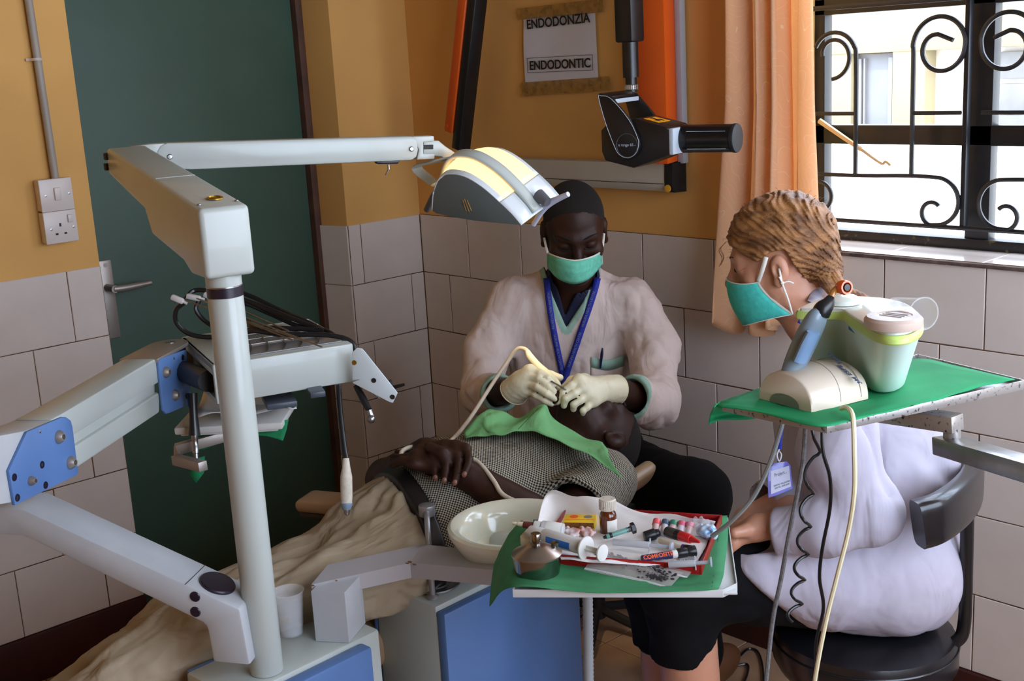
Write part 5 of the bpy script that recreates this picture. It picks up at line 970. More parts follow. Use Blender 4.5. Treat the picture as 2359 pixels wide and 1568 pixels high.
legN = [V3(1.425, -1.26, .668), V3(1.350, -1.64, .645), V3(1.30, -2.04, .52)]; legF = [V3(1.27, -1.24, .665), V3(1.225, -1.62, .612), V3(1.20, -2.02, .47)]
def pbody(P):
    d = torso_p(P, -.026); d = smin(d, head_sdf(P, hc, PR, .98), 0.0)
    d = smin(d, sd_cap(P, hc - hup * .05 - V3(0, 0, .03), V3(1.37, -.75, .735), .055, .06), .03)
    d = smin(d, chain(P, [shN, elN, nearW], [.052, .046, .031], .02), .02); d = smin(d, chain(P, [shF, elF, handFw], [.052, .047, .030], .02), .02)
    d = smin(d, hand_sdf(P, handFw, handFk, handFf, [handFw, W(1000, 1070, 2.50), W(990, 1085, 2.49)], .92, .0115), .010)
    d = smin(d, hand_sdf(P, nearW, nk, [[k + V3(-.03, -.012, .004 - .01 * i), k + V3(-.055, -.018, -.008)] for i, k in enumerate(nk)], [nearW, V3(1.44, -1.12, .875), V3(1.41, -1.13, .885)], 1.0), .012)
    for L in (legN, legF): d = smin(d, chain(P, [L[0] * .85 + L[1] * .15, L[1], L[2]], [.062, .050, .036], .03), .03)
    for L in (legN, legF): d = smin(d, sd_cap(P, L[2], L[2] + V3(.01, -.06, .08), .035, .028), .02)
    return d + .0006 * vnoise(P, 90)
lo_, hi_ = bounds([hc + .13, hc - .13, elN, elF, legN[2] + V3(0, -.1, .1), legF[2] - V3(0, .1, .1), V3(1.36, -1., .9)], .07)
sdf_obj('body', pbody, lo_, hi_, .0042, m_skinD, pt)
g = G()
for f in handFf: d_ = unit(f[2] - f[1]); c_ = f[2] - d_ * .0 - CF * .0066 + CU * .0005; g.ball((0, 0, 0), (.0052, .0066, .0022), 8, frame(c_, np.cross(d_, -CF), -CF))
g.build('fingernails', mat('pale_nail', (124, 82, 66), .4), pt)
def phair(P): q = (P - hc) @ PR; zl = np.interp(q[:, 1], [-.1, -.055, -.035, -.012, .0, .03, .06, .09], [-.08, -.05, -.002, .032, .030, .044, .066, .080]); return smax(head_sdf(P, hc, PR, .98) - .002, zl - q[:, 2], .006)
sdf_obj('hair', phair, hc - .16, hc + .16, .004, m_hairD, pt)
g = G()
for sx in (-1, 1):
    o = [hc + PR @ V3(sx * (.018 + .026 * t), .0895 - .012 * t * t, -.006 + .002 * math.sin(3 * t)) for t in np.linspace(0, 1, 6)]; g.tube(o, .0012, 5, sm=0)
    o = [hc + PR @ V3(sx * (.012 + .038 * t), .0935 - .018 * t * t, .024 + .006 * math.sin(2.6 * t)) for t in np.linspace(0, 1, 6)]; g.tube(o, .0026, 5, sm=0, flat=(1, .5))
g.build('eyelashes', m_lash, pt)
m_shirt = weave('checked_shirt', (30, 26, 24), (176, 166, 146), 290, .9, .5, 'uvcheck')
shd = unit(elN - shN)
def pshirt(P):
    d = torso_p(P, .0); sl = sd_cap(P, shN - shd * .02, shN + shd * .17, .066, .080); sl = smax(sl, (P - (shN + shd * .175)) @ shd, .006); d = smin(d, sl, .045)
    s2 = unit(elF - shF); sl2 = smax(sd_cap(P, shF, shF + s2 * .17, .064, .074), (P - (shF + s2 * .17)) @ s2, .006); d = smin(d, sl2, .04)
    d = d + folds(P, 13, .0055, (1, .6, 1)) + folds(P + 3, 30, .0018)
    cr = sd_cap(P, shN + V3(.005, -.05, .085), V3(1.44, -.90, .86), .012, .006); d = smax(d, -cr, .02)
    by = -1.105 - .25 * (P[:, 0] - 1.19); d = smax(d, by - .006 - P[:, 1] + .006 * np.sin(P[:, 0] * 40), .01)
    d = smax(d, -sd_ell(P, (1.37, -.66, .80), (.078, .085, .09)), .012)
    hol = sd_cap(P, shN + shd * .10, shN + shd * .3, .058, .074); d = smax(d, -hol, .004); return smax(d, -(torso_p(P, -.022)), .004)
o = sdf_obj('shirt', pshirt, V3(1.0, -1.32, .56), V3(1.75, -.6, .93), .004, m_shirt, pt)
co = np.array([v.co[:] for v in o.data.vertices]); an = np.arctan2(co[:, 0] - 1.36, co[:, 2] - .66); UVc = np.stack([co[:, 1] + .2 * (co[:, 0] - 1.36) ** 2, an * .17], 1); uvl = o.data.uv_layers.new(name='UVMap'); vi = np.empty(len(o.data.loops), int); o.data.loops.foreach_get('vertex_index', vi); uvl.data.foreach_set('uv', UVc[vi].ravel())
m_belt = mat('dark_leather', (26, 18, 18), .4, var=.1, vs=40); by_ = lambda P: P[:, 1] - (-1.125 - .25 * (P[:, 0] - 1.19))
sdf_obj('belt', lambda P: smax(torso_p(P, .006), np.abs(by_(P)) - .017, .003), V3(1.12, -1.33, .56), V3(1.6, -1.05, .88), .004, m_belt, pt)
g = G()
for k in range(9):
    x = 1.24 + .028 * k; p = V3(x, -1.125 - .25 * (x - 1.19), .95)
    for _ in range(60): p = p - V3(0, 0, 1) * max(.0004, float(torso_p(p[None], .0065)[0]) * .7)
    g.ball(p, .0026, 8)
g.build('belt_stud', mat('brass', (190, 150, 60), .35, 1.), pt)
m_beige = mat('beige_trousers', (168, 150, 124), .85, var=.05, vs=14, bump=.02, bs=600, fold=(11, .016, (1, .5, 1)))
def ptrou(P):
    d = smax(torso_p(P, .004), by_(P) + .008, .01)
    d2 = chain(P, [legN[0] + V3(0, .02, 0), legN[1], legN[2] + V3(0, -.02, 0)], [.090, .074, .066], .05); d2 = smin(d2, chain(P, [legF[0] + V3(0, .02, 0), legF[1], legF[2] + V3(0, -.02, 0)], [.086, .070, .062], .05), .03)
    d = smin(d, smax(d2, by_(P) + .01, .01), .05)
    u = P[:, 1]; w = folds(P, 9, .010, (1.6, .7, 1)) + folds(P + 5, 21, .006, (1.6, .55, 1)) + folds(P + 9, 50, .0012)
    # draped creases running diagonally from crotch to thighs
    for a, b, r in (((1.48, -1.22, .79), (1.30, -1.44, .75), .012), ((1.47, -1.32, .77), (1.33, -1.52, .745), .011), ((1.38, -1.24, .79), (1.24, -1.42, .76), .013), ((1.44, -1.42, .74), (1.34, -1.62, .755), .010), ((1.28, -1.60, .71), (1.32, -1.74, .735), .014), ((1.37, -1.70, .73), (1.27, -1.88, .66), .012), ((1.26, -1.30, .78), (1.20, -1.48, .73), .012), ((1.36, -1.56, .755), (1.24, -1.64, .72), .010)):
        d = smax(d, -sd_cap(P, a, b, r, r * .6), .03)
    return d + w
sdf_obj('trousers', ptrou, V3(1.08, -2.16, .42), V3(1.62, -1.1, .90), .0048, m_beige, pt)
g = G(); sm_ = [V3(1.53, -1.25, .76), V3(1.545, -1.45, .765), V3(1.525, -1.64, .765), V3(1.48, -1.84, .70), V3(1.44, -2.02, .62)]
for L in (legN, legF):
    a = L[2] + V3(.0, -.06, .02); sdf_obj('shoe', lambda P, a=a: smin(sd_ell(P, a + V3(0, -.02, .05), (.042, .05, .10)), sd_ell(P, a, (.04, .05, .05)), .02), a - .18, a + .2, .006, mat('black_shoe', (22, 20, 20), .4), pt)
# green bib cloth
t = root('bib_cloth', W(1250, 990, 2.62), 'light green cloth draped over the chest and under the chin of the patient', 'cloth')
m_bib = mat('light_green_drape', (112, 172, 110), .85, var=.06, vs=18, bump=.02, bs=700, fold=(14, .008, (1, 1, 1)))
sheet('cloth', [[W(1078, 988, 2.70), W(1112, 950, 2.70), W(1150, 944, 2.70), W(1195, 962, 2.71), W(1252, 930, 2.70), W(1272, 960, 2.73), W(1335, 1002, 2.68), W(1388, 1020, 2.62)],
    [W(1068, 994, 2.66), W(1104, 962, 2.66), W(1138, 962, 2.66), W(1192, 982, 2.67), W(1248, 942, 2.65), W(1276, 985, 2.66), W(1332, 1018, 2.63), W(1400, 1034, 2.58)],
    [W(1069, 1000, 2.64), W(1110, 985, 2.64), W(1130, 990, 2.62), W(1192, 975, 2.63), W(1238, 962, 2.62), W(1290, 1005, 2.61), W(1345, 1036, 2.57), W(1404, 1052, 2.54)],
    [W(1073, 1008, 2.62), W(1120, 1003, 2.61), W(1158, 1001, 2.60), W(1200, 992, 2.60), W(1245, 998, 2.59), W(1300, 1022, 2.57), W(1365, 1052, 2.54), W(1434, 1103, 2.52)]], m_bib, t, 7, .0016, lambda p, a, b: V3(0, 0, 1) * .0015 * math.sin(a * 40 + b * 12))
g = G(); hm = [W(1192, 990, 2.605), W(1215, 966, 2.60), W(1240, 940, 2.64)]; g.tube(hm, .0005, 4); g.build('hem_stitch', mat('dark_green_thread', (20, 60, 44), .9), t)
# ================= dentist =================
dn = root('person', (1.05, -.33, .0), 'seated dentist in a white coat and green mask bending over the patient', 'person')
dc = W(1323, 528, 3.04); tl_ = math.radians(21); dfw = -CFH * math.cos(tl_) - UP * math.sin(tl_) + CRH * .02; DR = axes(dfw, UP * math.cos(tl_) - CFH * math.sin(tl_) * 1); DS = .985
sl_, sr_ = W(1178, 700, 3.20), W(1452, 700, 3.20); el_, er_ = W(1112, 905, 3.10), W(1508, 925, 3.06); wl_, wr_ = W(1188, 897, 2.84), W(1412, 897, 2.86)
lk = [W(1221, 853, 2.80), W(1213, 868, 2.80), W(1210, 885, 2.805), W(1212, 901, 2.81)]
lf = [[W(1243, 860, 2.785), W(1262, 872, 2.775), W(1275, 886, 2.775)], [W(1242, 872, 2.775), W(1263, 890, 2.765), W(1280, 905, 2.765)], [W(1238, 892, 2.77), W(1260, 907, 2.76), W(1279, 918, 2.76)], [W(1234, 910, 2.78), W(1254, 922, 2.77), W(1271, 930, 2.77)]]
lt = [W(1200, 880, 2.84), W(1232, 858, 2.84), W(1266, 864, 2.83), W(1289, 870, 2.82)]
rk = [W(1334, 876, 2.78), W(1342, 893, 2.775), W(1354, 909, 2.78), W(1366, 923, 2.79)]
rf_ = [[W(1316, 888, 2.765), W(1297, 904, 2.76), W(1286, 925, 2.765)], [W(1322, 907, 2.755), W(1303, 918, 2.75), W(1299, 934, 2.76)], [W(1336, 922, 2.76), W(1322, 932, 2.755), W(1321, 942, 2.765)], [W(1353, 938, 2.77), W(1343, 946, 2.765), W(1343, 953, 2.775)]]
rt_ = [W(1375, 885, 2.83), W(1345, 872, 2.83), W(1318, 876, 2.81), W(1300, 892, 2.79)]
gl = lambda P, r=1.: hand_sdf(P, wl_ + (lk[1] - wl_) * .12, lk, lf, lt, r, .0145); gr = lambda P, r=1.: hand_sdf(P, wr_ + (rk[1] - wr_) * .1, rk, rf_, rt_, r, .0158)
tcen = W(1315, 800, 3.26); TR = axes(-CFH, UP + .0 * CFH)
def torso_d(P, e=0.):
    d = sd_ell(P, tcen, (.165 + e, .115 + e, .22 + e), TR); d = smin(d, sd_ell(P, tcen - UP * .22 + CFH * .02, (.16 + e, .12 + e, .20 + e), TR), .08); d = smin(d, sd_cap(P, sl_ + V3(0, 0, -.0), sr_, .060 + e, .060 + e), .06)
    return smin(d, sd_cap(P, tcen + UP * .12 + CFH * .01, W(1320, 640, 3.16), .075 + e, .058 + e), .05)
hipc = V3(1.0, -.24, .52); kneeR = V3(1.50, -.40, .585); kneeL = V3(.95, -.72, .56)
def dbody(P):
    d = head_sdf(P, dc, DR, DS); d = smin(d, sd_cap(P, dc - DR[:, 2] * .05 - DR[:, 1] * .02, W(1320, 690, 3.22), .056, .062), .03); d = smin(d, torso_d(P, -.02), .03)
    d = smin(d, chain(P, [sl_, W(1120, 800, 3.19), el_, wl_], [.046, .042, .038, .029], .02), .02); d = smin(d, chain(P, [sr_, W(1506, 810, 3.16), er_, wr_], [.046, .042, .038, .029], .02), .02)
    d = smin(d, gl(P, .88), .01); d = smin(d, gr(P, .88), .01); d = smin(d, sd_cap(P, tcen - UP * .2, hipc, .14, .13), .05)
    for k in (kneeR, kneeL): d = smin(d, chain(P, [hipc, k, V3(k[0] * .95, k[1] + .10, .10)], [.09, .06, .04], .03), .03)
    return d + .0005 * vnoise(P, 100)
lo_, hi_ = bounds([dc + .13, dc - .13, el_, er_, hipc, kneeR, kneeL, V3(1, -.75, .06), wl_, wr_], .12)
sdf_obj('body', dbody, lo_, hi_, .0042, m_skinD, dn)
sdf_obj('face_detail', lambda P: smax(head_sdf(P, dc, DR, DS) - .0012, -((P - dc) @ DR)[:, 1] + .02, .002), dc - .16, dc + .16, .0024, m_skinD, dn)
def dhair(P): q = ((P - dc) @ DR) / DS; zl = np.interp(q[:, 1], [-.1, -.055, -.035, -.012, .0, .03, .06, .09], [-.085, -.05, -.002, .032, .030, .044, .070, .086]) - 2.5 * q[:, 0] ** 2 + .004 * vnoise(P, 140); return smax(head_sdf(P, dc, DR, DS) - .0016, zl - q[:, 2], .012)
sdf_obj('hair', dhair, dc - .16, dc + .16, .0032, m_hairD, dn)
g = G()
for sx in (-1, 1):
    o = [dc + DR @ V3(sx * (.017 + .030 * t), .0890 - .012 * t * t, -.0075 - .004 * math.sin(3.1 * t)) * DS for t in np.linspace(0, 1, 7)]; g.tube(o, .0017, 5, sm=0)
g.build('eyelashes', m_lash, dn)
g = G()
for sx in (-1, 1):
    o = [dc + DR @ V3(sx * (.013 + .040 * t), .0935 - .022 * t * t, .020 + .007 * math.sin(2.4 * t)) * DS for t in np.linspace(0, 1, 7)]; g.tube(o, [.002, .0034, .0038, .0036, .003, .0024, .001], 6, sm=0, flat=(1.1, .55))
g.build('eyebrows', m_lash, dn)
# gloves
def cuffcut(f, w, d, L): return lambda P: smax(f(P), (P - w) @ (-d) - L, .003)
dl_ = unit(lk[1] - wl_); dr_ = unit(rk[1] - wr_)
wr1 = lambda P: .0011 * np.sin(P @ (dl_ * 420)) * (np.clip(1 - np.abs((P - wl_) @ dl_) / .05, 0, 1))
sdf_obj('glove', lambda P: smax(smin(gl(P) + wr1(P), sd_cap(P, wl_ - dl_ * .02, wl_ + dl_ * .03, .036, .030), .012), -((P - wl_) @ dl_) - .012, .003) + folds(P, 60, .0007), *bounds([wl_] + lk + sum(lf, []) + lt, .045), .0021, m_glove, dn)
sdf_obj('glove', lambda P: smax(smin(gr(P), sd_cap(P, wr_ - dr_ * .02, wr_ + dr_ * .03, .037, .031), .012), -((P - wr_) @ dr_) - .014, .003) + folds(P, 60, .0007), *bounds([wr_] + rk + sum(rf_, []) + rt_, .045), .0021, m_glove, dn)
for w, d, r in ((wl_ - dl_ * .010, dl_, .0345), (wr_ - dr_ * .012, dr_, .0355)):
    g = G(); fr = zframe(w, d); g.tube([np.array(fr @ Vector((r * math.cos(a), r * math.sin(a), 0))) for a in np.linspace(0, 2 * pi, 24, False)], .0016, 6, sm=0, closed=True); g.build('glove_cuff', m_glove, dn)
# coat
CP = Pl(frame(W(1315, 760, 3.10), CRH, -CFH)); vneck = CP.poly((1238, 560), (1245, 592), (1275, 690), (1306, 762), (1345, 700), (1390, 605), (1405, 560)); vin = CP.poly((1225, 560), (1228, 592), (1262, 700), (1306, 792), (1362, 700), (1410, 605), (1425, 560))
def inpoly(x, y, poly):
    r = np.zeros(len(x), bool); n = len(poly)
    for i in range(n):
        (x1, y1), (x2, y2) = poly[i], poly[(i + 1) % n]; c = (y1 > y) != (y2 > y); r ^= c & (x < (x2 - x1) * (y - y1) / (y2 - y1 + 1e-12) + x1)
    return r
def pdist(x, y, poly):
    d = np.full(len(x), 9.); n = len(poly)
    for i in range(n):
        a = np.array(poly[i]); b = np.array(poly[(i + 1) % n]); t = np.clip(((x - a[0]) * (b - a)[0] + (y - a[1]) * (b - a)[1]) / ((b - a) @ (b - a)), 0, 1); d = np.minimum(d, np.hypot(x - a[0] - t * (b - a)[0], y - a[1] - t * (b - a)[1]))
    return np.where(inpoly(x, y, poly), -d, d)
def local(pl, P): I = np.array(pl.I); return P @ I[:3, :3].T + I[:3, 3]
sleeveL = [sl_, W(1120, 800, 3.19), el_, W(1150, 905, 2.97)]; sleeveR = [sr_, W(1506, 810, 3.16), er_, W(1452, 915, 2.93)]
cdl = unit(sleeveL[3] - sleeveL[2]); cdr = unit(sleeveR[3] - sleeveR[2])
def dcoat(P):
    d = torso_d(P, .010); a = chain(P, sleeveL, [.066, .060, .060, .050], .03); b = chain(P, sleeveR, [.066, .064, .066, .058], .03)
    a = smax(a, (P - sleeveL[3] - cdl * .012) @ cdl, .005); b = smax(b, (P - sleeveR[3] - cdr * .012) @ cdr, .005)
    d = smin(d, smin(a, b, 0), .03); d = d + folds(P, 9, .009, (1, 1, .6)) + folds(P + 4, 20, .006, (1, 1, .7)) + folds(P + 1, 55, .0009)
    q = local(CP, P); d = smax(d, -np.maximum(pdist(q[:, 0], q[:, 1], vneck), -(q[:, 2] + .16)), .004)
    d = smax(d, -chain(P, [sleeveL[2] * .4 + sleeveL[3] * .6, sleeveL[3] + cdl * .1], [.030, .048], .01), .003); d = smax(d, -chain(P, [sleeveR[2] * .4 + sleeveR[3] * .6, sleeveR[3] + cdr * .1], [.036, .056], .01), .003)
    d = smax(d, -sd_cap(P, dc - DR[:, 2] * .06, W(1320, 640, 3.17), .068, .066), .006)
    return smax(d, -torso_d(P, -.012), .003)
def cpick(c):
    q = local(CP, c); v = (pdist(q[:, 0], q[:, 1], vneck) < .016) & (q[:, 2] > -.14); l = ((c - sleeveL[3]) @ cdl > -.006) & (np.linalg.norm(c - sleeveL[3], axis=1) < .085); r = ((c - sleeveR[3]) @ cdr > -.006) & (np.linalg.norm(c - sleeveR[3], axis=1) < .09); return (v | l | r)
lo_, hi_ = bounds([sl_, sr_, el_, er_, tcen - UP * .34, sleeveL[3], sleeveR[3], W(1320, 600, 3.2)], .12)
sdf_obj('white_coat', dcoat, lo_, hi_, .0042, m_coat, dn, 'white coat with pale green neck and cuffs', cpick, [m_trim])
vsh = CP.poly((1268, 560), (1262, 600), (1283, 660), (1304, 736), (1330, 672), (1362, 600), (1370, 560))
def dshirt(P): d = torso_d(P, -.006); d = smin(d, sd_cap(P, W(1320, 650, 3.16), W(1320, 600, 3.13), .066, .064), .02); q = local(CP, P); d = smax(d, -np.maximum(pdist(q[:, 0], q[:, 1], vsh), -(q[:, 2] + .13)), .003); return smax(smax(d, -torso_d(P, -.020), .003), -sd_cap(P, dc - DR[:, 2] * .04, W(1320, 660, 3.17), .060, .060), .003)
sdf_obj('navy_shirt', dshirt, W(1320, 700, 3.2) - .25, W(1320, 700, 3.2) + .22, .004, m_navy, dn)
def dtrou(P):
    d = sd_cap(P, hipc + UP * .05, hipc, .15, .15)
    for k in (kneeR, kneeL): d = smin(d, chain(P, [hipc, k, V3(k[0] * .95, k[1] + .10, .10)], [.115, .088, .06], .04), .04)
    return d + folds(P, 10, .008)
sdf_obj('trousers', dtrou, V3(.78, -.85, .05), V3(1.66, -.06, .76), .007, m_trou, dn)
for k in (kneeR, kneeL): a = V3(k[0] * .95, k[1] + .13, .045); sdf_obj('shoe', lambda P, a=a: smax(sd_ell(P, a, (.05, .13, .055)), .0 + .01 - P[:, 2], .004), a - .16, a + .16, .007, mat('brown_shoe', (96, 60, 36), .5), dn)
# mask, straps, lanyard, pocket, pen
def masksheet(name, top, bot, dfn, m, parent, nu=18, nv=9, bul=.02, c=None, seam=True):
    tu = catmull([V3(*p, 0) for p in top], nu // (len(top) - 1)); bu = catmull([V3(*p, 0) for p in bot], nu // (len(bot) - 1)); vs = []; n = len(tu)
    for i in range(n):
        for j in range(nv + 1): b = j / nv; p = tu[i] * (1 - b) + bu[i] * b; a = i / (n - 1); vs.append(W(p[0], p[1], dfn(a, b) - (.004 * ((j % 3) / 3.) if seam else 0)))
    g = G(); g.add(vs, [(i * (nv + 1) + j, (i + 1) * (nv + 1) + j, (i + 1) * (nv + 1) + j + 1, i * (nv + 1) + j + 1) for i in range(n - 1) for j in range(nv)])
    o = g.build(name, m, parent, ang=180, thick=.0015); return o, vs, nv
mdf = lambda a, b: 2.925 + .085 * abs(2 * a - 1) ** 2.2 - .012 * math.sin(pi * b) * (1 - abs(2 * a - 1)) + .02 * b
mt, mb = [(1260.5, 582), (1285, 592), (1324, 600), (1362, 592), (1385, 580)], [(1261, 616), (1286, 642), (1322, 654), (1358, 642), (1388, 608)]
mo, mv, nv_ = masksheet('face_mask', mt, mb, mdf, m_maskg, dn)
g = G(); K = nv_ + 1; g.tube([mv[i * K] + 0 for i in range(0, len(mv) // K)], .0022, 5, sm=0); g.tube([mv[i * K] * .86 + mv[i * K + nv_] * .14 - CF * .001 for i in range(len(mv) // K)], .0008, 5, sm=0)
g.tube([mv[j] for j in range(K)], .0018, 5, sm=0); g.tube([mv[-1 - j] for j in range(K)], .0018, 5, sm=0); g.build('mask_edge', m_maskw, mo)
for pts in ([W(1262, 584, 3.0), W(1256, 560, 3.02), W(1252.5, 535, 3.06), W(1255, 515, 3.08)], [W(1385, 582, 3.0), W(1389, 560, 3.02), W(1392, 530, 3.05), W(1391, 512, 3.08)]): ribbon('mask_strap', pts, .006, m_maskw, mo)
def cf(P): return torso_d(P, .010) + folds(P, 9, .007, (1, 1, .6)) + folds(P + 4, 22, .004, (1, 1, .7))
LL = [trace(cf, u, v, 2.8, 3.6, .006) for u, v in ((1259, 640), (1262, 672), (1267, 712), (1275, 760), (1285, 810), (1296, 862), (1300, 885))]
LR = [trace(cf, u, v, 2.8, 3.6, .006) for u, v in ((1377, 640), (1370, 668), (1356, 712), (1341, 755), (1323, 808), (1307, 855), (1300, 885))]
for L_ in (LL, LR): ribbon('lanyard', L_, .0165, m_lany, dn)
m_pr = mat('silver_print', (120, 130, 170), .6)
for L_, s, e in ((LL, 1, 3), (LL, 3, 5), (LR, 1, 3), (LR, 3, 5)):
    a, b = L_[s], L_[e]; up_ = unit(CAM - a); rev = L_ is LR
    if rev: a, b = b, a
    mid = (a + b) / 2 + up_ * .0045; text('HURUMA HEALTH CENTRE', .0092, frame(mid, b - a, up_), m_pr, dn, ext=.0001, name='lanyard_print', sx=.86)
pk = [(1362, 822), (1400, 829), (1438, 818)]; g = G(); tp2 = catmull([trace(cf, u, v, 2.8, 3.6, .004) for u, v in pk], 5); bp2 = catmull([trace(cf, u, v + 24, 2.8, 3.6, .004) for u, v in pk], 5); bp3 = catmull([trace(cf, u, v + 62, 2.8, 3.6, .003) for u, v in pk], 5)
g.add([p for q in zip(tp2, bp2) for p in q], [(2 * i, 2 * i + 1, 2 * i + 3, 2 * i + 2) for i in range(len(tp2) - 1)]); g.build('pocket_band', m_trim, dn, thick=.002)
g = G(); g.add([p for q in zip(bp2, bp3) for p in q], [(2 * i, 2 * i + 1, 2 * i + 3, 2 * i + 2) for i in range(len(tp2) - 1)]); g.build('breast_pocket', m_coat, dn, thick=.0015)
t = root('pen', W(1387, 825, 3.08), 'dark blue pen clipped in the breast pocket of the dentist', 'pen')
a, b = trace(cf, 1388, 801, 2.8, 3.6, .010), trace(cf, 1383, 848, 2.8, 3.6, .010); g = G(); g.tube([a, a * .7 + b * .3, a * .45 + b * .55, b], [.0022, .0042, .0036, .0022], 8, sm=3); g.build('barrel', mat('dark_blue_pen', (18, 18, 70), .3), t)
g = G(); g.tube([a * .9 + b * .1 - CF * .005, a * .5 + b * .5 - CF * .006], .0011, 6, sm=0); g.build('clip', mat('dark_blue_pen', (18, 18, 70), .3), t)
# tools in the hands
m_ivory = mat('ivory_handpiece', (236, 226, 186), .4); t = root('scaler_handpiece', W(1240, 835, 2.80), 'ivory scaler handpiece with a long curling cable in the gloved right hand', 'handpiece')
g = G(); g.tube(path((1215, 808, 2.83), (1222, 822, 2.825), (1240, 842, 2.815), (1262, 862, 2.805), (1283, 884, 2.79), (1290, 902, 2.785)), [.0055, .0085, .0085, .0095, .0085, .0055], 12, sm=5); g.build('handle', m_ivory, t)
g = G(); cp = path((1217, 811, 2.83), (1208, 803, 2.84), (1190, 805, 2.85), (1165, 838, 2.86), (1130, 890, 2.84), (1095, 945, 2.80), (1070, 980, 2.76), (1042, 1012, 2.66), (1010, 1030, 2.60), (975, 1028, 2.555), (940, 1031, 2.53), (924, 1044, 2.51), (938, 1060, 2.49), (985, 1067, 2.475), (1040, 1060, 2.475), (1088, 1058, 2.48), (1112, 1075, 2.46), (1138, 1108, 2.43), (1160, 1140, 2.41), (1215, 1166, 2.38), (1270, 1195, 2.32))
g.tube(cp, .0048, 10, sm=6); g.build('cable', mat('ivory_cable', (206, 192, 170), .5), t)
t = root('dental_mirror', W(1290, 890, 2.77), 'thin steel dental instrument held between the gloved fingers', 'instrument'); g = G(); g.tube(path((1270, 878, 2.765), (1298, 894, 2.75), (1340, 922, 2.79), (1377, 946, 2.82)), .0022, 8, sm=0); g.tube(path((1377, 946, 2.82), (1389, 953, 2.82), (1391, 960, 2.82), (1396, 972, 2.82)), [.0022, .0016, .0014, .001], 8, sm=4); g.build('shaft', m_steel, t)
# dentist stool
t = root('operator_stool', (1.0, -.24, 0), 'black round operator stool under the seated dentist', 'stool'); g = G(); g.lathe([(.16, .36), (.175, .38), (.17, .41), (.14, .42), (0, .42)], Matrix.Translation((1.0, -.24, 0)), 28); g.build('seat', m_cbk, t); g = G(); g.cyl((1.0, -.24, .05), (1.0, -.24, .37), .025); g.build('column', m_cbk, t)
for k in range(5): th = k * 2 * pi / 5 + .3; g = G(); g.tube([(1.0, -.24, .08), (1.0 + .17 * math.cos(th), -.24 + .17 * math.sin(th), .03)], .014, 8, sm=0); g.build('leg', m_cbk, t)
# ================= nurse =================
nu = root('person', W(2050, 1300, 2.37), 'seated woman in a white coat and green mask with a braid, leaning toward the patient', 'person')
m_skinL = mat('fair_skin', (198, 142, 114), .45, var=.05, vs=30, bump=.01, bs=300, sss=.1); m_ncoat = mat('nurse_white_coat', (184, 178, 192), .85, var=.02, vs=18, bump=.012, bs=900, fold=(9, .014))
m = mat('strawberry_blond_hair', (98, 60, 30), .5, var=.3, vs=22, rgb2=(166, 114, 64), stretch=(1, 1, 3), detail=6, thr=(.35, .65), bump=.09, bs=230); m_hairL = m
nc = W(1795, 592, 2.43); ps = math.radians(20); pt_ = math.radians(12); fh = -CRH * math.cos(ps) + CFH * math.sin(ps); nf = fh * math.cos(pt_) - UP * math.sin(pt_); NR = axes(nf, UP * math.cos(pt_) + fh * math.sin(pt_)); NS = .985
shC = W(1965, 905, 2.42); mid = W(2035, 1085, 2.40); hip = W(2040, 1290, 2.38); nsh = W(1945, 895, 2.27); nel = W(2000, 1180, 2.18); nwr = W(1745, 1215, 2.24); fsh = W(1905, 900, 2.55); fel = W(1900, 1110, 2.48); fwr = W(1722, 1195, 2.33)
nkn = W(1570, 1325, 2.30); fkn = W(1530, 1330, 2.46); nan = nkn + V3(-.02, .02, -.60); fan = fkn + V3(-.03, .0, -.60); nan[2] = fan[2] = .07
def torso_n(P, e=0.):
    d = chain(P, [shC, mid, hip], [.112 + e, .118 + e, .122 + e], .06); d = smin(d, sd_cap(P, W(1885, 950, 2.45), W(1890, 1090, 2.44), .078 + e, .075 + e), .05); return smin(d, sd_cap(P, nsh, fsh, .058 + e, .058 + e), .06)
k1 = [W(1690, 1250, 2.24), W(1684, 1243, 2.26), W(1680, 1235, 2.28), W(1680, 1226, 2.30)]; f1 = [[k + (k - nwr) * .35 + V3(0, 0, -.015), k + (k - nwr) * .55 + V3(0, 0, -.035)] for k in k1]
k2 = [W(1676, 1250, 2.30), W(1672, 1243, 2.32), W(1672, 1235, 2.34), W(1676, 1226, 2.36)]; f2 = [[k + (k - fwr) * .35 + V3(0, 0, -.015), k + (k - fwr) * .5 + V3(0, 0, -.035)] for k in k2]
def nbody(P):
    d = head_sdf(P, nc, NR, NS, True); d = smin(d, chain(P, [nc - NR[:, 2] * .045 - NR[:, 1] * .025, W(1862, 720, 2.43), W(1915, 800, 2.43)], [.052, .050, .062], .03), .03); d = smin(d, torso_n(P, -.03), .03)
    d = smin(d, chain(P, [nsh, W(1935, 1040, 2.19), nel, nwr], [.044, .040, .034, .024], .02), .02); d = smin(d, chain(P, [fsh, fel, fwr], [.044, .036, .024], .02), .02)
    d = smin(d, hand_sdf(P, nwr, k1, f1, [nwr, W(1715, 1222, 2.22), W(1692, 1228, 2.21)], .92), .01); d = smin(d, hand_sdf(P, fwr, k2, f2, [fwr, W(1715, 1205, 2.30), W(1695, 1212, 2.28)], .92), .01)
    for a, b in ((nkn, nan), (fkn, fan)): d = smin(d, chain(P, [hip - UP * .03, a, a * .45 + b * .55 + fh * -.02, b], [.10, .058, .056, .036], .03), .03); d = smin(d, sd_cap(P, b, b + fh * .14 - UP * .03, .034, .026), .03)
    return d + .0004 * vnoise(P, 100)
lo_, hi_ = bounds([nc + .14, nc - .12, nsh, nel, fsh, hip, nkn, fkn, nan + fh * .16, fan + fh * .16, nan - V3(0, 0, .05)], .13)
sdf_obj('body', nbody, lo_, hi_, .0045, m_skinL, nu)
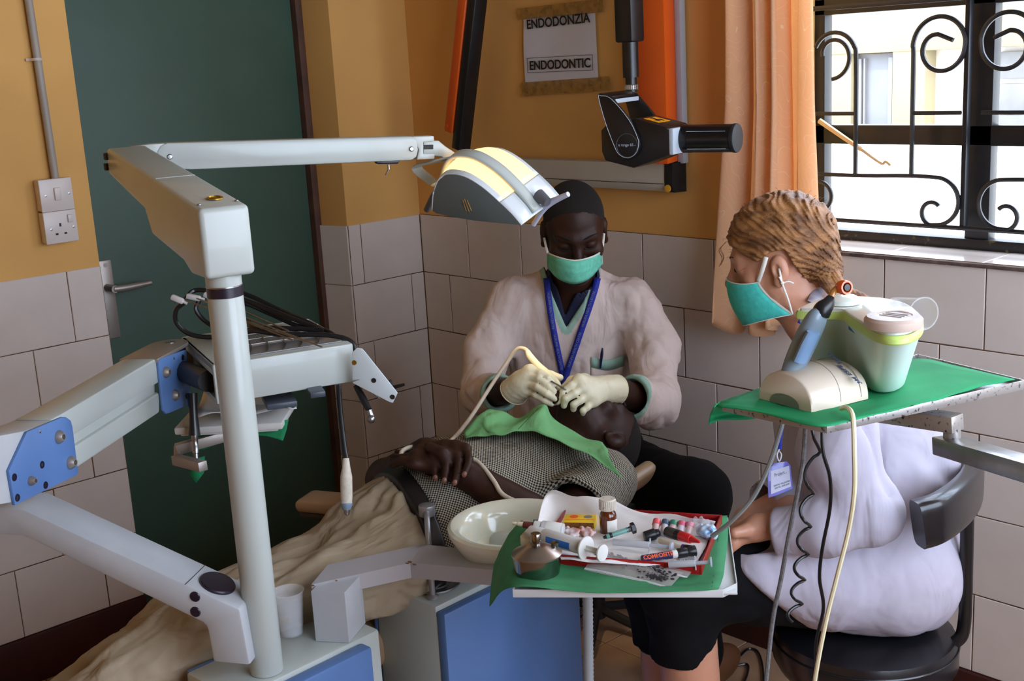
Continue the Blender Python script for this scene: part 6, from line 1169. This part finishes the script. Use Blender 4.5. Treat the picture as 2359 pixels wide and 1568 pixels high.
sdf_obj('face_detail', lambda P: smax(head_sdf(P, nc, NR, NS, True) - .0012, -((P - nc) @ NR)[:, 1] - .045, .002), nc - .16, nc + .16, .0024, m_skinL, nu)
def nhair(P):
    q = ((P - nc) @ NR) / NS; yl = np.array([-.12, -.07, -.048, -.036, -.028, .0, .03, .055, .08, .1]); zl = np.interp(q[:, 1], yl, [-.072, -.070, -.048, -.005, .022, .024, .010, .022, .045, .055])
    ang = np.arctan2(q[:, 2] + .07, q[:, 1] + .135); rr = q[:, 1] + .05
    st = .0016 * np.sin(ang * 46 + 5 * vnoise(P, 20)) + .0030 * vnoise(P, 34) + .0016 * np.sin(ang * 110 + 6 * vnoise(P, 30)) + .0012 * vnoise(P, 110)
    d = sd_ell(q, (0, -.008, .036), (.082, .097, .090)); d = smin(d, head_sdf(P, nc, NR, NS, True) - .011, .02); d = smin(d, sd_ell(q, (-.02, -.090, -.045), (.042, .030, .040)), .04)
    d = smax(d - st, zl - q[:, 2] + .004 * vnoise(P, 60), .010); return d
sdf_obj('hair', nhair, nc - .19, nc + .19, .0026, m_hairL, nu)
bp_ = catmull(path((1888, 600, 2.38), (1908, 636, 2.36), (1930, 666, 2.355), (1960, 683, 2.36), (1985, 690, 2.37), (2004, 697, 2.38)), 5)
def braid(P):
    d = None; n = len(bp_)
    for i, p in enumerate(bp_[:-1]):
        t = unit(bp_[i + 1] - p); s = unit(np.cross(t, -CF)); r = .0195 * (1 - .66 * i / n); x = sd_ell(P, p + s * r * .55 * (1 if i % 2 else -1), (r * .78, r * 1.25, r * .8), np.stack([s, unit(t + s * .6 * (-1 if i % 2 else 1)), np.cross(s, t)], 1)); d = x if d is None else smin(d, x, .0022)
    return d + .0007 * np.sin(P @ V3(900, 500, 700)) * .8
sdf_obj('braid', braid, *bounds(bp_, .04), .0016, m_hairL, nu)
g = G(); rr = random.Random(3)
for _ in range(90):
    a = rr.uniform(-.3, 3.0); th = rr.uniform(-.9, .9); b = np.array([.086 * math.sin(th), -.016 + .109 * math.cos(a) * math.cos(th), .036 + .093 * math.sin(a) * math.cos(th) if math.sin(a) > -.2 else 0]); p = nc + NR @ b; o = unit(p - nc); w = NR @ V3(rr.uniform(-1, 1), rr.uniform(-1, 1), rr.uniform(-.6, .6)) * .012
    g.tube([p - o * .004, p + o * rr.uniform(.003, .009) + w * .5, p + o * rr.uniform(.0, .010) + w], .00028, 4, sm=3)
for _ in range(5): p = nc + NR @ V3(-.03 + rr.uniform(-.02, .02), .092, .055); g.tube([p, p + nf * .012 + V3(0, 0, -.012), p + nf * .006 + V3(0, 0, -.03), p + nf * .012 + V3(0, 0, -.045)], .0006, 5, sm=5)
g.build('flyaway_strands', m_hairL, nu)['kind'] = 'stuff'
g = G(); o = [nc + NR @ V3(-.016 - .030 * t, .0900 - .014 * t * t, -.004 - .003 * math.sin(3 * t)) * NS for t in np.linspace(0, 1, 7)]; g.tube(o, .0015, 5, sm=0); o = [nc + NR @ V3(.016 + .030 * t, .0900 - .014 * t * t, -.004) * NS for t in np.linspace(0, 1, 7)]; g.tube(o, .0015, 5, sm=0); g.build('eyelashes', m_lash, nu)
g = G(); o = [nc + NR @ V3(-.014 - .034 * t, .0945 - .018 * t * t, .019 + .005 * math.sin(2.5 * t)) * NS for t in np.linspace(0, 1, 7)]; g.tube(o, .0016, 5, sm=0); g.build('eyebrow', mat('brown_brow', (110, 70, 40), .8), nu)
# mask on her face: strip around the lower face in head coordinates
m_mask2 = mat('teal_surgical_mask', (66, 190, 176), .8, var=.12, vs=90, bump=.03, bs=200)
def mk2(a, b):
    th = (-1 + 2 * a) * pi / 2; s2 = math.sin(th) ** 2; zt = -.020 - .012 * s2; zb = -.123 + .014 * s2; z = zt + (zb - zt) * b; R_x = .068 - .004 * b; bul = .006 * math.sin(pi * b) * math.cos(th)
    ye = .040 - .052 * b ** 1.5; yf = .114 - .012 * b * b; return nc + NR @ (V3(R_x * math.sin(th), ye + (yf - ye) * math.cos(th) ** .9 + bul, z) * NS)
g = G(); g.grid(mk2, 26, 8); mo2 = g.build('face_mask', m_mask2, nu, ang=180, thick=.0014)
g = G()
for b in (0, 1): g.tube([mk2(a, b) for a in np.linspace(0, 1, 27)], .0012, 5, sm=0)
for a in (0, 1): g.tube([mk2(a, b) for b in np.linspace(0, 1, 9)], .0018, 5, sm=0, flat=(1, 2))
g.build('mask_edge', m_maskw, mo2)
e1 = nc + NR @ (V3(-.079, .012, .016) * NS); e2 = nc + NR @ (V3(-.084, -.008, -.040) * NS)
ribbon('mask_strap', [mk2(0, 0), (mk2(0, 0) + e1) / 2 - CF * .006, e1 - CF * .004], .0085, m_maskw, mo2)
ribbon('mask_strap', [mk2(0, 1), (mk2(0, 1) + e2) / 2 - CF * .006, e2 - CF * .004, nc + NR @ (V3(-.086, -.010, -.010) * NS)], .004, m_maskw, mo2)
g = G(); g.ball(e2 - CF * .006, .004, 8); g.tube([e2 - CF * .006, e2 - CF * .006 + CR * .012 + UP * .003, e2 - CF * .006 + CR * .022 - UP * .001], .0016, 6, sm=3); g.tube([e2 - CF * .006, e2 - CF * .006 - CR * .006 + UP * .012], .0016, 6, sm=0); g.build('strap_knot', m_maskw, mo2)
# coat
slN = [nsh, W(1930, 1040, 2.19), nel, W(1905, 1212, 2.19), W(1785, 1222, 2.23)]; slF = [fsh, fel, W(1748, 1152, 2.38)]
cn1 = unit(slN[4] - slN[3]); cf1 = unit(slF[2] - slF[1]); hp0 = W(1690, 1308, 2.3); hn_ = unit(-CR * .67 - CU * .74)
def ncoat(P):
    d = torso_n(P, .014); d = smin(d, chain(P, [hip, W(1900, 1315, 2.32), W(1745, 1315, 2.30)], [.122, .105, .086], .05), .06); d = smin(d, chain(P, [hip, W(1840, 1310, 2.46), W(1710, 1310, 2.44)], [.12, .100, .080], .05), .05)
    d = smin(d, sd_ell(P, hip - UP * .03, (.145, .145, .11)), .05)
    d = smax(d, (P - hp0) @ hn_, .01); d = smax(d, .524 - P[:, 2], .008)
    a = chain(P, slN, [.068, .072, .062, .050, .046], .04); a = smax(a, (P - slN[4]) @ cn1, .004); b = chain(P, slF, [.062, .056, .044], .03); b = smax(b, (P - slF[2]) @ cf1, .004)
    d = smin(d, a, .022); d = smin(d, b, .012); d = smin(d, chain(P, [W(1882, 745, 2.43), W(1925, 790, 2.43)], [.062, .075], .02), .04)
    d = smax(d, -chain(P, [nc, W(1858, 712, 2.43), W(1872, 745, 2.43)], [.07, .052, .052], .01), .004)
    d = d + folds(P, 6, .009, (1, 1, .4)) + folds(P + 2, 14, .0035, (1, 1, .5)) + folds(P + 7, 48, .0006)
    for p, q, r in (((2115, 1010, 2.22), (2190, 1100, 2.30), .012), ((2095, 1000, 2.2), (2115, 1120, 2.22), .014), ((2070, 1150, 2.20), (2150, 1170, 2.25), .010), ((1990, 985, 2.16), (2045, 1130, 2.15), .008)): d = smax(d, -sd_cap(P, W(*p), W(*q), r, r * .5), .035)
    d = smax(d, -sd_cap(P, slN[3], slN[4] + cn1 * .05, .030, .040), .003); d = smax(d, -sd_cap(P, slF[1] * .3 + slF[2] * .7, slF[2] + cf1 * .05, .028, .036), .003)
    return d
lo_, hi_ = bounds([nc - V3(0, 0, .1), nsh, nel, fsh, hip, W(1690, 1300, 2.3), W(1690, 1300, 2.45), slN[4]], .2)
sdf_obj('white_coat', ncoat, lo_, hi_, .0042, m_ncoat, nu)
rb_ = lambda pts, w, off: ribbon('coat_seam', [trace(ncoat, u, v, 1.9, 2.8, off) for u, v in pts], w, m_ncoat, nu, .002)
for pts, w, off in ((((1850, 1118), (1905, 1165), (1915, 1230), (1985, 1305), (2060, 1330)), .004, .001), (((1936, 1000), (1950, 1080), (1960, 1150)), .004, .001), (((1700, 1312), (1760, 1375), (1815, 1412), (1900, 1418)), .004, .001)): pass
ribbon('coat_collar', path((1876, 700, 2.36), (1888, 680, 2.38), (1905, 690, 2.42), (1925, 700, 2.44)), .03, m_ncoat, nu, .003)
ribbon('lanyard', path((1842, 745, 2.36), (1858, 718, 2.37), (1872, 698, 2.38)), .010, m_lany, nu)
# black trousers and the feet
def ntrou(P):
    d = None
    for a, b in ((nkn, nan), (fkn, fan)):
        e = a * .72 + b * .28; x = chain(P, [hip - UP * .02, a, e], [.125, .084, .062], .04); x = smax(x, -(P - (a * .72 + b * .28)) @ unit(a - b), .004); d = x if d is None else smin(d, x, .01)
    return d + folds(P, 12, .006)
lo_, hi_ = bounds([hip, nkn, fkn, nkn - V3(0, 0, .2)], .16)
sdf_obj('trousers', ntrou, lo_, hi_, .006, m_trou, nu)
for b in (nan, fan): sdf_obj('shoe', lambda P, b=b: smax(sd_cap(P, b - UP * .02, b + fh * .15 - UP * .045, .045, .036), .006 - P[:, 2], .004), b - .24, b + .24, .007, mat('black_shoe', (22, 20, 20), .4), nu)
# id badge
t = root('id_badge', W(1795, 1105, 2.18), 'clear lilac plastic badge holder with a printed card hanging on a blue lanyard', 'badge'); BM = Pl(frame(W(1795, 1105, 2.17), unit(CR + CU * .16 + CF * .25), unit(-CF + CR * .25)))
g = G(); g.prism(BM.poly((1772, 1080), (1784, 1066), (1812, 1062), (1821, 1072), (1826, 1125), (1790, 1140), (1770, 1146), (1768, 1100)), -.0012, .0012, BM.M, .0006); g.build('holder', mat('lilac_clear_plastic', (120, 120, 210), .15, alpha=.55, coat=.5), t)
g = G(); g.prism(BM.poly((1775, 1084), (1817, 1072), (1821, 1120), (1775, 1138)), .0013, .0017, BM.M); g.build('card', mat('grey_card', (176, 176, 196), .6), t)
for s, q, z in (('Project...', (1797, 1090), .0085), ('DENTAL VOLUNTEER', (1800, 1113), .0042), ('DENTAL ASSISTANT', (1801, 1119), .0042)):
    x, y = BM.pt(*q); text(s, z, BM.M @ Matrix.Translation((x, y, .0019)) @ Matrix.Rotation(.12, 4, 'Z'), m_ink, t, ext=.0001, name='card_print', sx=.8)
g = G(); g.tube(path((1798, 990, 2.19), (1796, 1010, 2.185), (1795, 1034, 2.18)), .003, 6, flat=(1.6, .6)); g.build('strap', m_lany, t)
g = G(); g.tube(path((1795, 1034, 2.18), (1790, 1048, 2.175), (1795, 1062, 2.172), (1800, 1048, 2.175), (1795, 1038, 2.18)), .0014, 6); g.build('clip', mat('clear_clip', (210, 210, 225), .2), t)
# ================= black stool of the nurse =================
sc = V3(2.095, -.612, 0); t = root('round_stool', (2.095, -.612, 0), 'black padded round stool with a curved backrest under the woman in white', 'stool'); m_vin = mat('black_vinyl', (24, 24, 28), .3, bump=.008, bs=150, coat=.2)
g = G(); g.lathe([(.0, .425), (.14, .425), (.168, .435), (.178, .455), (.178, .492), (.171, .510), (.13, .521), (0, .523)], Matrix.Translation(Vector(sc)), 48); st_ = g.build('seat', m_vin, t)
g = G(); g.tube([sc + V3(.1775 * math.cos(a), .1775 * math.sin(a), .494) for a in np.linspace(0, 2 * pi, 40, False)], .0022, 5, sm=0, closed=True); g.build('piping', m_vin, st_)
g = G(); g.tube(path((2114, 1208, 2.10), (2162, 1192, 2.11), (2208, 1160, 2.18), (2236, 1126, 2.30), (2238, 1098, 2.42), (2208, 1078, 2.52)), .030, 28, sm=8, flat=(.70, 1.45), up=(0, 0, 1), sq=.45); g.build('backrest', m_vin, t)
g = G(); g.tube([W(2229, 1160, 2.26), W(2226, 1300, 2.29), W(2222, 1430, 2.33), W(2205, 1475, 2.34), W(2150, 1490, 2.36), sc + V3(0, 0, .42)], .0125, 10, sm=6); g.build('back_post', mat('black_enamel', (22, 21, 22), .35), t)
g = G(); g.cyl(sc + V3(0, 0, .08), sc + V3(0, 0, .44), .028, n=20); g.build('column', m_cbk, t)
for k in range(5): th = k * 2 * pi / 5 + .5; e = sc + V3(.26 * math.cos(th), .26 * math.sin(th), .05); g = G(); g.tube([sc + V3(0, 0, .10), e], [.022, .016], 8, sm=0); lg = g.build('leg', m_cbk, t); g = G(); g.cyl(e + V3(-.01, 0, -.028), e + V3(.01, 0, -.028), .022, n=14); g.build('caster', m_cbk, lg)
# ================= side bracket tray with curing light and container =================
SZ = 1.15; q4 = [onZ(1665, 928, SZ), onZ(1905, 978, SZ), onZ(2361, 878, SZ), onZ(2115, 818, SZ)]
m_spk = mat('worn_steel_edge', (60, 58, 58), .35, .6, var=.3, vs=160, rgb2=(176, 172, 168), thr=(.30, .42))
t = root('side_tray', tuple(sum(q4) / 4), 'worn steel-edged side tray on a square arm, covered with bright green cloth', 'tray')
cen = sum(q4) / 4; g = G(); g.prism([(p[0] - cen[0], p[1] - cen[1]) for p in q4], -.010, -.006, Matrix.Translation(Vector(cen))); g.build('tray_pan', m_steel, t)
g = G()
for i in range(4): a, b = q4[i], q4[(i + 1) % 4]; L = np.linalg.norm(b - a); g.box((0, 0, 0), (L + .002, .0025, .014), .0008, M=frame((a + b) / 2 - V3(0, 0, .005), b - a, (0, 0, 1)))
g.build('rim', m_spk, t)
g = G(); A, B = W(2030, 950, 1.80), W(2207, 975, 1.70); L = np.linalg.norm(B - A); g.M = frame(A, B - A, UP); g.box((L / 2, 0, 0), (L, .030, .024), .002); g.build('swivel_arm', m_spk, t)
g = G(); J = W(2193, 1002, 1.71); g.cyl(J - UP * .012, J + UP * .012, .012, n=20); g.build('swivel_joint', m_spk, t)
g = G(); A, B = W(2190, 1028, 1.715), W(2470, 1110, 1.44); L = np.linalg.norm(B - A); g.M = frame(A, B - A, UP); g.box((L / 2 - .01, 0, 0), (L + .02, .036, .026), .002); g.build('square_beam', mat('bright_steel_beam', (170, 170, 172), .3, .9, var=.1, vs=40), t)
g = G(); E_ = W(2470, 1110, 1.44); g.cyl((E_[0], E_[1], 0.02), (E_[0], E_[1], E_[2] + .03), .02, n=20); g.cyl((E_[0], E_[1], 0), (E_[0], E_[1], .03), .17, n=30); g.build('floor_post', m_steel, t)
t = root('green_cloth', tuple(cen + V3(0, 0, .002)), 'bright green cloth spread over the worn side tray, draped off its left corner', 'cloth')
c0 = SZ + .005
m_gcl3 = mat('bright_green_drape', (22, 150, 92), .8, var=.08, vs=14, bump=.02, bs=700)
sheet('cloth', [[onZ(1762, 892, c0), onZ(1880, 865, c0), onZ(2010, 842, c0), onZ(2116, 826, c0 - .001), onZ(2200, 842, c0 + .003), onZ(2338, 874, c0)],
    [onZ(1700, 913, c0), onZ(1830, 905, c0), onZ(1960, 893, c0), onZ(2070, 880, c0), onZ(2150, 875, c0 + .004), onZ(2260, 890, c0)],
    [onZ(1664, 925, c0), onZ(1790, 938, c0), onZ(1900, 930, c0), onZ(2010, 925, c0), onZ(2090, 922, c0 + .003), onZ(2170, 918, c0)],
    [onZ(1645, 934, c0 - .004), onZ(1760, 952, c0), onZ(1885, 982, c0 + .002), onZ(1960, 968, c0 + .001), onZ(2030, 952, c0), onZ(2100, 935, c0)]], m_gcl3, t, 6, .0012, lambda p, a, b: UP * .0012 * math.sin(a * 21 + b * 11) * math.sin(b * 13))
sheet('hanging_flap', [[onZ(1762, 890, c0), onZ(1710, 908, c0), onZ(1662, 924, c0), onZ(1645, 936, c0)], [W(1764, 925, 1.82), W(1712, 940, 1.80), W(1655, 952, 1.78), W(1637, 953, 1.765)], [W(1768, 958, 1.81), W(1720, 966, 1.79), W(1662, 967, 1.775), W(1632, 978, 1.76)]], m_gcl3, t, 5, .0012)
# ultrasonic container, loft between top outline and smaller base
t = root('steriliser_tub', tuple(onZ(1990, 890, c0)), 'white tub with a lime green lid standing on the bright green cloth', 'container'); zt0 = 1.262; B0 = c0 + .002
ol = [(1833, 724), (1870, 727), (1933, 728), (1952, 738), (1980, 757), (2021, 781), (2058, 788), (2096, 784), (2121, 770), (2128, 753), (2120, 733), (2090, 712), (2043, 700), (1985, 695), (1933, 694), (1880, 702)]
top_ = catmull([onZ(u, v, zt0) for u, v in ol], 4, True); tc0 = sum(top_) / len(top_); bc0 = onZ(1995, 862, B0)
def ring(s, z, c): return [V3(c[0] + (p[0] - tc0[0]) * s, c[1] + (p[1] - tc0[1]) * s, z) for p in top_]
def loft(g, rings, cap=True):
    n = len(rings[0]); vs = [p for r in rings for p in r]; fs = [(i * n + j, i * n + (j + 1) % n, (i + 1) * n + (j + 1) % n, (i + 1) * n + j) for i in range(len(rings) - 1) for j in range(n)]
    if cap: fs += [tuple(range(n))[::-1], tuple((len(rings) - 1) * n + j for j in range(n))]
    g.add(vs, fs)
mixc = lambda a: tc0 * a + bc0 * (1 - a)
g = G(); loft(g, [ring(.72, B0, mixc(0)), ring(.76, B0 + .004, mixc(.04)), ring(.83, B0 + .04, mixc(.4)), ring(.96, zt0 - .004, mixc(.97))]); g.build('tub', mat('pale_mint_plastic', (204, 222, 214), .35, sss=.1), t)
g = G(); loft(g, [ring(.985, zt0 - .005, tc0), ring(1.0, zt0 - .003, tc0), ring(1.0, zt0 + .003, tc0), ring(.975, zt0 + .007, tc0)]); lid = g.build('lid', mat('lime_plastic', (196, 222, 120), .35), t)
g = G(); loft(g, [ring(.94, zt0 + .006, tc0), ring(.93, zt0 + .010, tc0), ring(.88, zt0 + .011, tc0)]); g.build('lid_top', mat('pale_lid_plastic', (226, 232, 222), .25, coat=.4), lid)
kc = onZ(2058, 752, zt0 + .012); g = G(); g.lathe([(.036, 0), (.0375, .004), (.0375, .011), (.034, .015), (.024, .016), (.0235, .0150), (0, .0155)], Matrix.Translation(Vector(kc)), 40); kb = g.build('dial_cap', mat('beige_dial', (206, 184, 170), .35), t)
g = G()
for dy in (-.008, .0, .008): g.box((kc[0], kc[1] + dy, kc[2] + .0158), (.032, .0012, .0006))
g.build('dial_ribs', mat('grey_ink', (140, 130, 120), .5), kb)
kc2 = onZ(1940, 697, zt0 + .012); g = G(); g.lathe([(.026, 0), (.026, .006), (.020, .010), (0, .012)], Matrix.Translation(Vector(kc2)), 30); g.build('rear_cap', mat('pale_lid_plastic', (226, 232, 222), .25), t)
TB = lambda P: None
a, b = onZ(1955, 748, zt0 - .008), onZ(1979, 764, zt0 - .010); g = G(); e = -unit(V3(CF[0], CF[1], 0)) * .0015; g.add([a + e, b + e, b + e - UP * .006, a + e - UP * .006], [(0, 1, 2, 3)]); g.build('blue_tag', m_blu, t, thick=.001)
t = root('clear_cup', tuple(onZ(2090, 715, zt0 + .03)), 'clear plastic dispenser cup tipped on top of the lime-lidded tub', 'cup')
g = G(); a, b = onZ(2058, 706, zt0 + .022), onZ(2128, 722, zt0 + .026); M = zframe(a, b - a); L = np.linalg.norm(b - a); g.lathe([(.010, 0), (.013, .001), (.017, L * .5), (.021, L * .95), (.0225, L), (.0205, L), (.016, L * .5), (.011, .004), (0, .004)], M, 28, cap=False); g.build('shell', m_cup, t)
# curing light: arched base and its handpiece
t = root('light_charger', tuple(onZ(1860, 930, c0)), 'arched cream charging base with blue-grey lettering on the green cloth', 'charger')
a, b = onZ(1747, 917, c0 + .001), onZ(1871, 951, c0 + .001); e = onZ(2002, 918, c0 + .001) - b; ax1 = hor(b - a); nb = hor(np.cross(ax1, UP)); nb = nb if np.dot(nb, -CF) > 0 else -nb; wB = np.linalg.norm(b - a); AP = Pl(frame(a, ax1, nb)); Le = np.linalg.norm(e)
def archpt(t_, s, hgt=.046, r=1.): return a + (b - a) * (.5 - .5 * r * math.cos(pi * t_)) + UP * (hgt * r * math.sin(pi * t_) ** .8) + e * s
nA = 22; g = G(); vs = []; rings_ = []
for s, r in ((0, .97), (.03, 1.), (.5, 1.03), (.97, 1.), (1, .97)):
    for i in range(nA + 1): vs.append(archpt(i / nA, s, .046 + .008 * math.sin(pi * s), r if r < 1.01 else 1.0))
k = nA + 1; fs = [(i * k + j, i * k + j + 1, (i + 1) * k + j + 1, (i + 1) * k + j) for i in range(4) for j in range(nA)] + [tuple(range(k))[::-1], tuple(4 * k + j for j in range(k))] + [(i * k, (i + 1) * k, (i + 1) * k + nA, i * k + nA) for i in range(4)]
g.add(vs, fs); g.build('shell', mat('cream_plastic', (214, 198, 178), .35, coat=.15), t, ang=60)
g = G(); v2 = [archpt(i / nA, -.004, .030, .55) for i in range(k)]; g.add(v2 + [p - e * .02 for p in v2], [tuple(range(k))]); g.build('recess', mat('grey_green_recess', (120, 128, 116), .5), t)
P0_ = archpt(.62, .45, .0555); ed = unit(e); tn = unit(np.cross(archpt(.72, .45, .052) - archpt(.55, .45, .052), ed)); tn = tn if tn[2] > 0 else -tn
tdir = unit(archpt(.80, .7, .052) - archpt(.5, .7, .054))
text('3M ESPE', .0125, frame(archpt(.80, .74, .0545) + tn * .003, -tdir, unit(tn + CR * .3)), mat('blue_grey_print', (70, 84, 120), .6), t, ext=.0002, font_bold=True); text('Elipar', .0115, frame(archpt(.60, .72, .0565) + tn * .003, -tdir, tn), mat('blue_grey_print', (70, 84, 120), .6), t, ext=.0002)
g = G(); g.tube([archpt(x, .86, .0475 + .004, 1.003) for x in np.linspace(.02, .98, 24)], .0006, 5, sm=0); g.tube([archpt(x, .50, .054, 1.003) for x in np.linspace(.02, .98, 24)], .0005, 5, sm=0); g.build('seam_line', mat('seam_grey', (150, 136, 122), .6), t)
t = root('curing_light', tuple(W(1850, 800, 1.68)), 'grey-blue curing light handpiece with orange shield standing in its base', 'curing light')
g = G(); g.tube(path((1818, 872, 1.70), (1835, 830, 1.69), (1858, 780, 1.68), (1880, 735, 1.665), (1893, 714, 1.66)), [.016, .0185, .0195, .017, .011], 18, sm=6, flat=(1.05, .8)); g.build('body', mat('steel_blue_plastic', (128, 146, 158), .35, coat=.2), t)
g = G(); g.tube([W(1842, 832, 1.668), W(1862, 790, 1.658), W(1874, 765, 1.652)], [.0135, .0145, .013], 14, sm=4, flat=(1., .55)); g.build('side_panel', mat('soft_blue_panel', (120, 150, 186), .4), t)
g = G(); g.tube(path((1890, 724, 1.662), (1896, 712, 1.66), (1908, 698, 1.66), (1914, 684, 1.662)), [.0125, .0125, .0095, .0055], 14, sm=4); g.build('neck_cap', m_cb, t)
g = G(); g.tube(path((1912, 690, 1.662), (1921, 672, 1.665), (1932, 662, 1.668), (1944, 660, 1.668)), [.0045, .0048, .0045, .004], 12, sm=5); g.build('light_guide', mat('amber_guide', (170, 110, 40), .15, coat=.6), t)
A = W(1932, 661, 1.672); B = W(1951, 662, 1.655); g = G(); g.lathe([(.0065, 0), (.0095, .006), (.0105, .014), (.0095, .019), (.0070, .019), (.006, .008), (0, .008)], zframe(A, B - A), 24); sh_ = g.build('orange_shield', mat('orange_shield', (250, 96, 10), .2, coat=.5), t); g = G(); g.lathe([(.0048, .0085), (.0046, .0195), (0, .0197)], zframe(A, B - A), 18); g.build('tip', m_cb, sh_)
# hanging cables
def cab(label, pts, r, m, cat='cable'):
    t = root('hanging_cable', W(*pts[0]), label, cat); g = G(); g.tube(path(*pts), r, 8, sm=8); g.build('cable', m, t); return t
cab('light grey cable slanting left from the side tray toward the red tray', [(1806, 960, 1.80), (1795, 1000, 1.80), (1772, 1070, 1.82), (1735, 1145, 1.85), (1685, 1200, 1.88), (1640, 1235, 1.92)], .0037, mat('grey_cable', (150, 156, 158), .45))
t = cab('speckled grey tube hanging from the front of the side tray', [(1856, 975, 1.70), (1850, 1060, 1.71), (1836, 1140, 1.73), (1818, 1230, 1.75), (1800, 1330, 1.77), (1780, 1430, 1.79), (1765, 1568, 1.82), (1760, 1620, 1.83)], .0034, mat('speckled_tube', (96, 96, 98), .5, var=.3, vs=200, rgb2=(130, 130, 132)))
pts = [W(1869, 975, 1.68), W(1875, 1010, 1.68), W(1890, 1040, 1.69)]; ends = [(1890, 1040), (1875, 1136), (1868, 1212), (1862, 1276), (1854, 1335), (1848, 1390), (1838, 1440)]
t = root('coiled_cable', W(1869, 975, 1.68), 'black wavy coiled cable hanging below the side tray', 'cable'); g = G(); cc = []
for (u0, v0), (u1, v1) in zip(ends[:-1], ends[1:]):
    sg = []
    for k in range(9): s = k / 8; sg.append(W(u0 + (u1 - u0) * s - 28 * math.sin(pi * s) ** .8, v0 + (v1 - v0) * s, 1.69 + (v0 - 1040) * .00012 + .006 * math.cos(pi * s)))
    cc += sg[:-1]
g.tube(pts[:2] + cc, .0024, 8, sm=2); g.build('cable', m_hose, t)
cab('smooth black cable hanging beside the coiled one', [(1894, 975, 1.66), (1896, 1040, 1.66), (1912, 1100, 1.67), (1912, 1170, 1.68), (1895, 1260, 1.70), (1888, 1330, 1.71), (1897, 1400, 1.73), (1880, 1480, 1.75), (1882, 1560, 1.77), (1885, 1620, 1.78)], .0026, m_hose)
cab('cream cable hanging from the charging base down to the floor', [(1938, 941, 1.635), (1953, 940, 1.62), (1965, 962, 1.60), (1968, 1040, 1.60), (1968, 1130, 1.62), (1955, 1220, 1.66), (1930, 1320, 1.69), (1905, 1420, 1.72), (1885, 1520, 1.75), (1872, 1600, 1.78)], .0034, m_ivory)
t = root('floor_cable', W(1700, 1530, 3.3), 'thin black cable looping over the floor tiles near the wall', 'cable'); g = G(); fz_ = lambda u, v: onZ(u, v, .006); g.tube([fz_(1760, 1580), fz_(1756, 1530), fz_(1745, 1500), fz_(1725, 1494), fz_(1705, 1510), fz_(1680, 1538), fz_(1700, 1532), fz_(1722, 1530), fz_(1722, 1550), fz_(1712, 1575)], .0032, 6, sm=6); g.build('cable', m_hose, t)
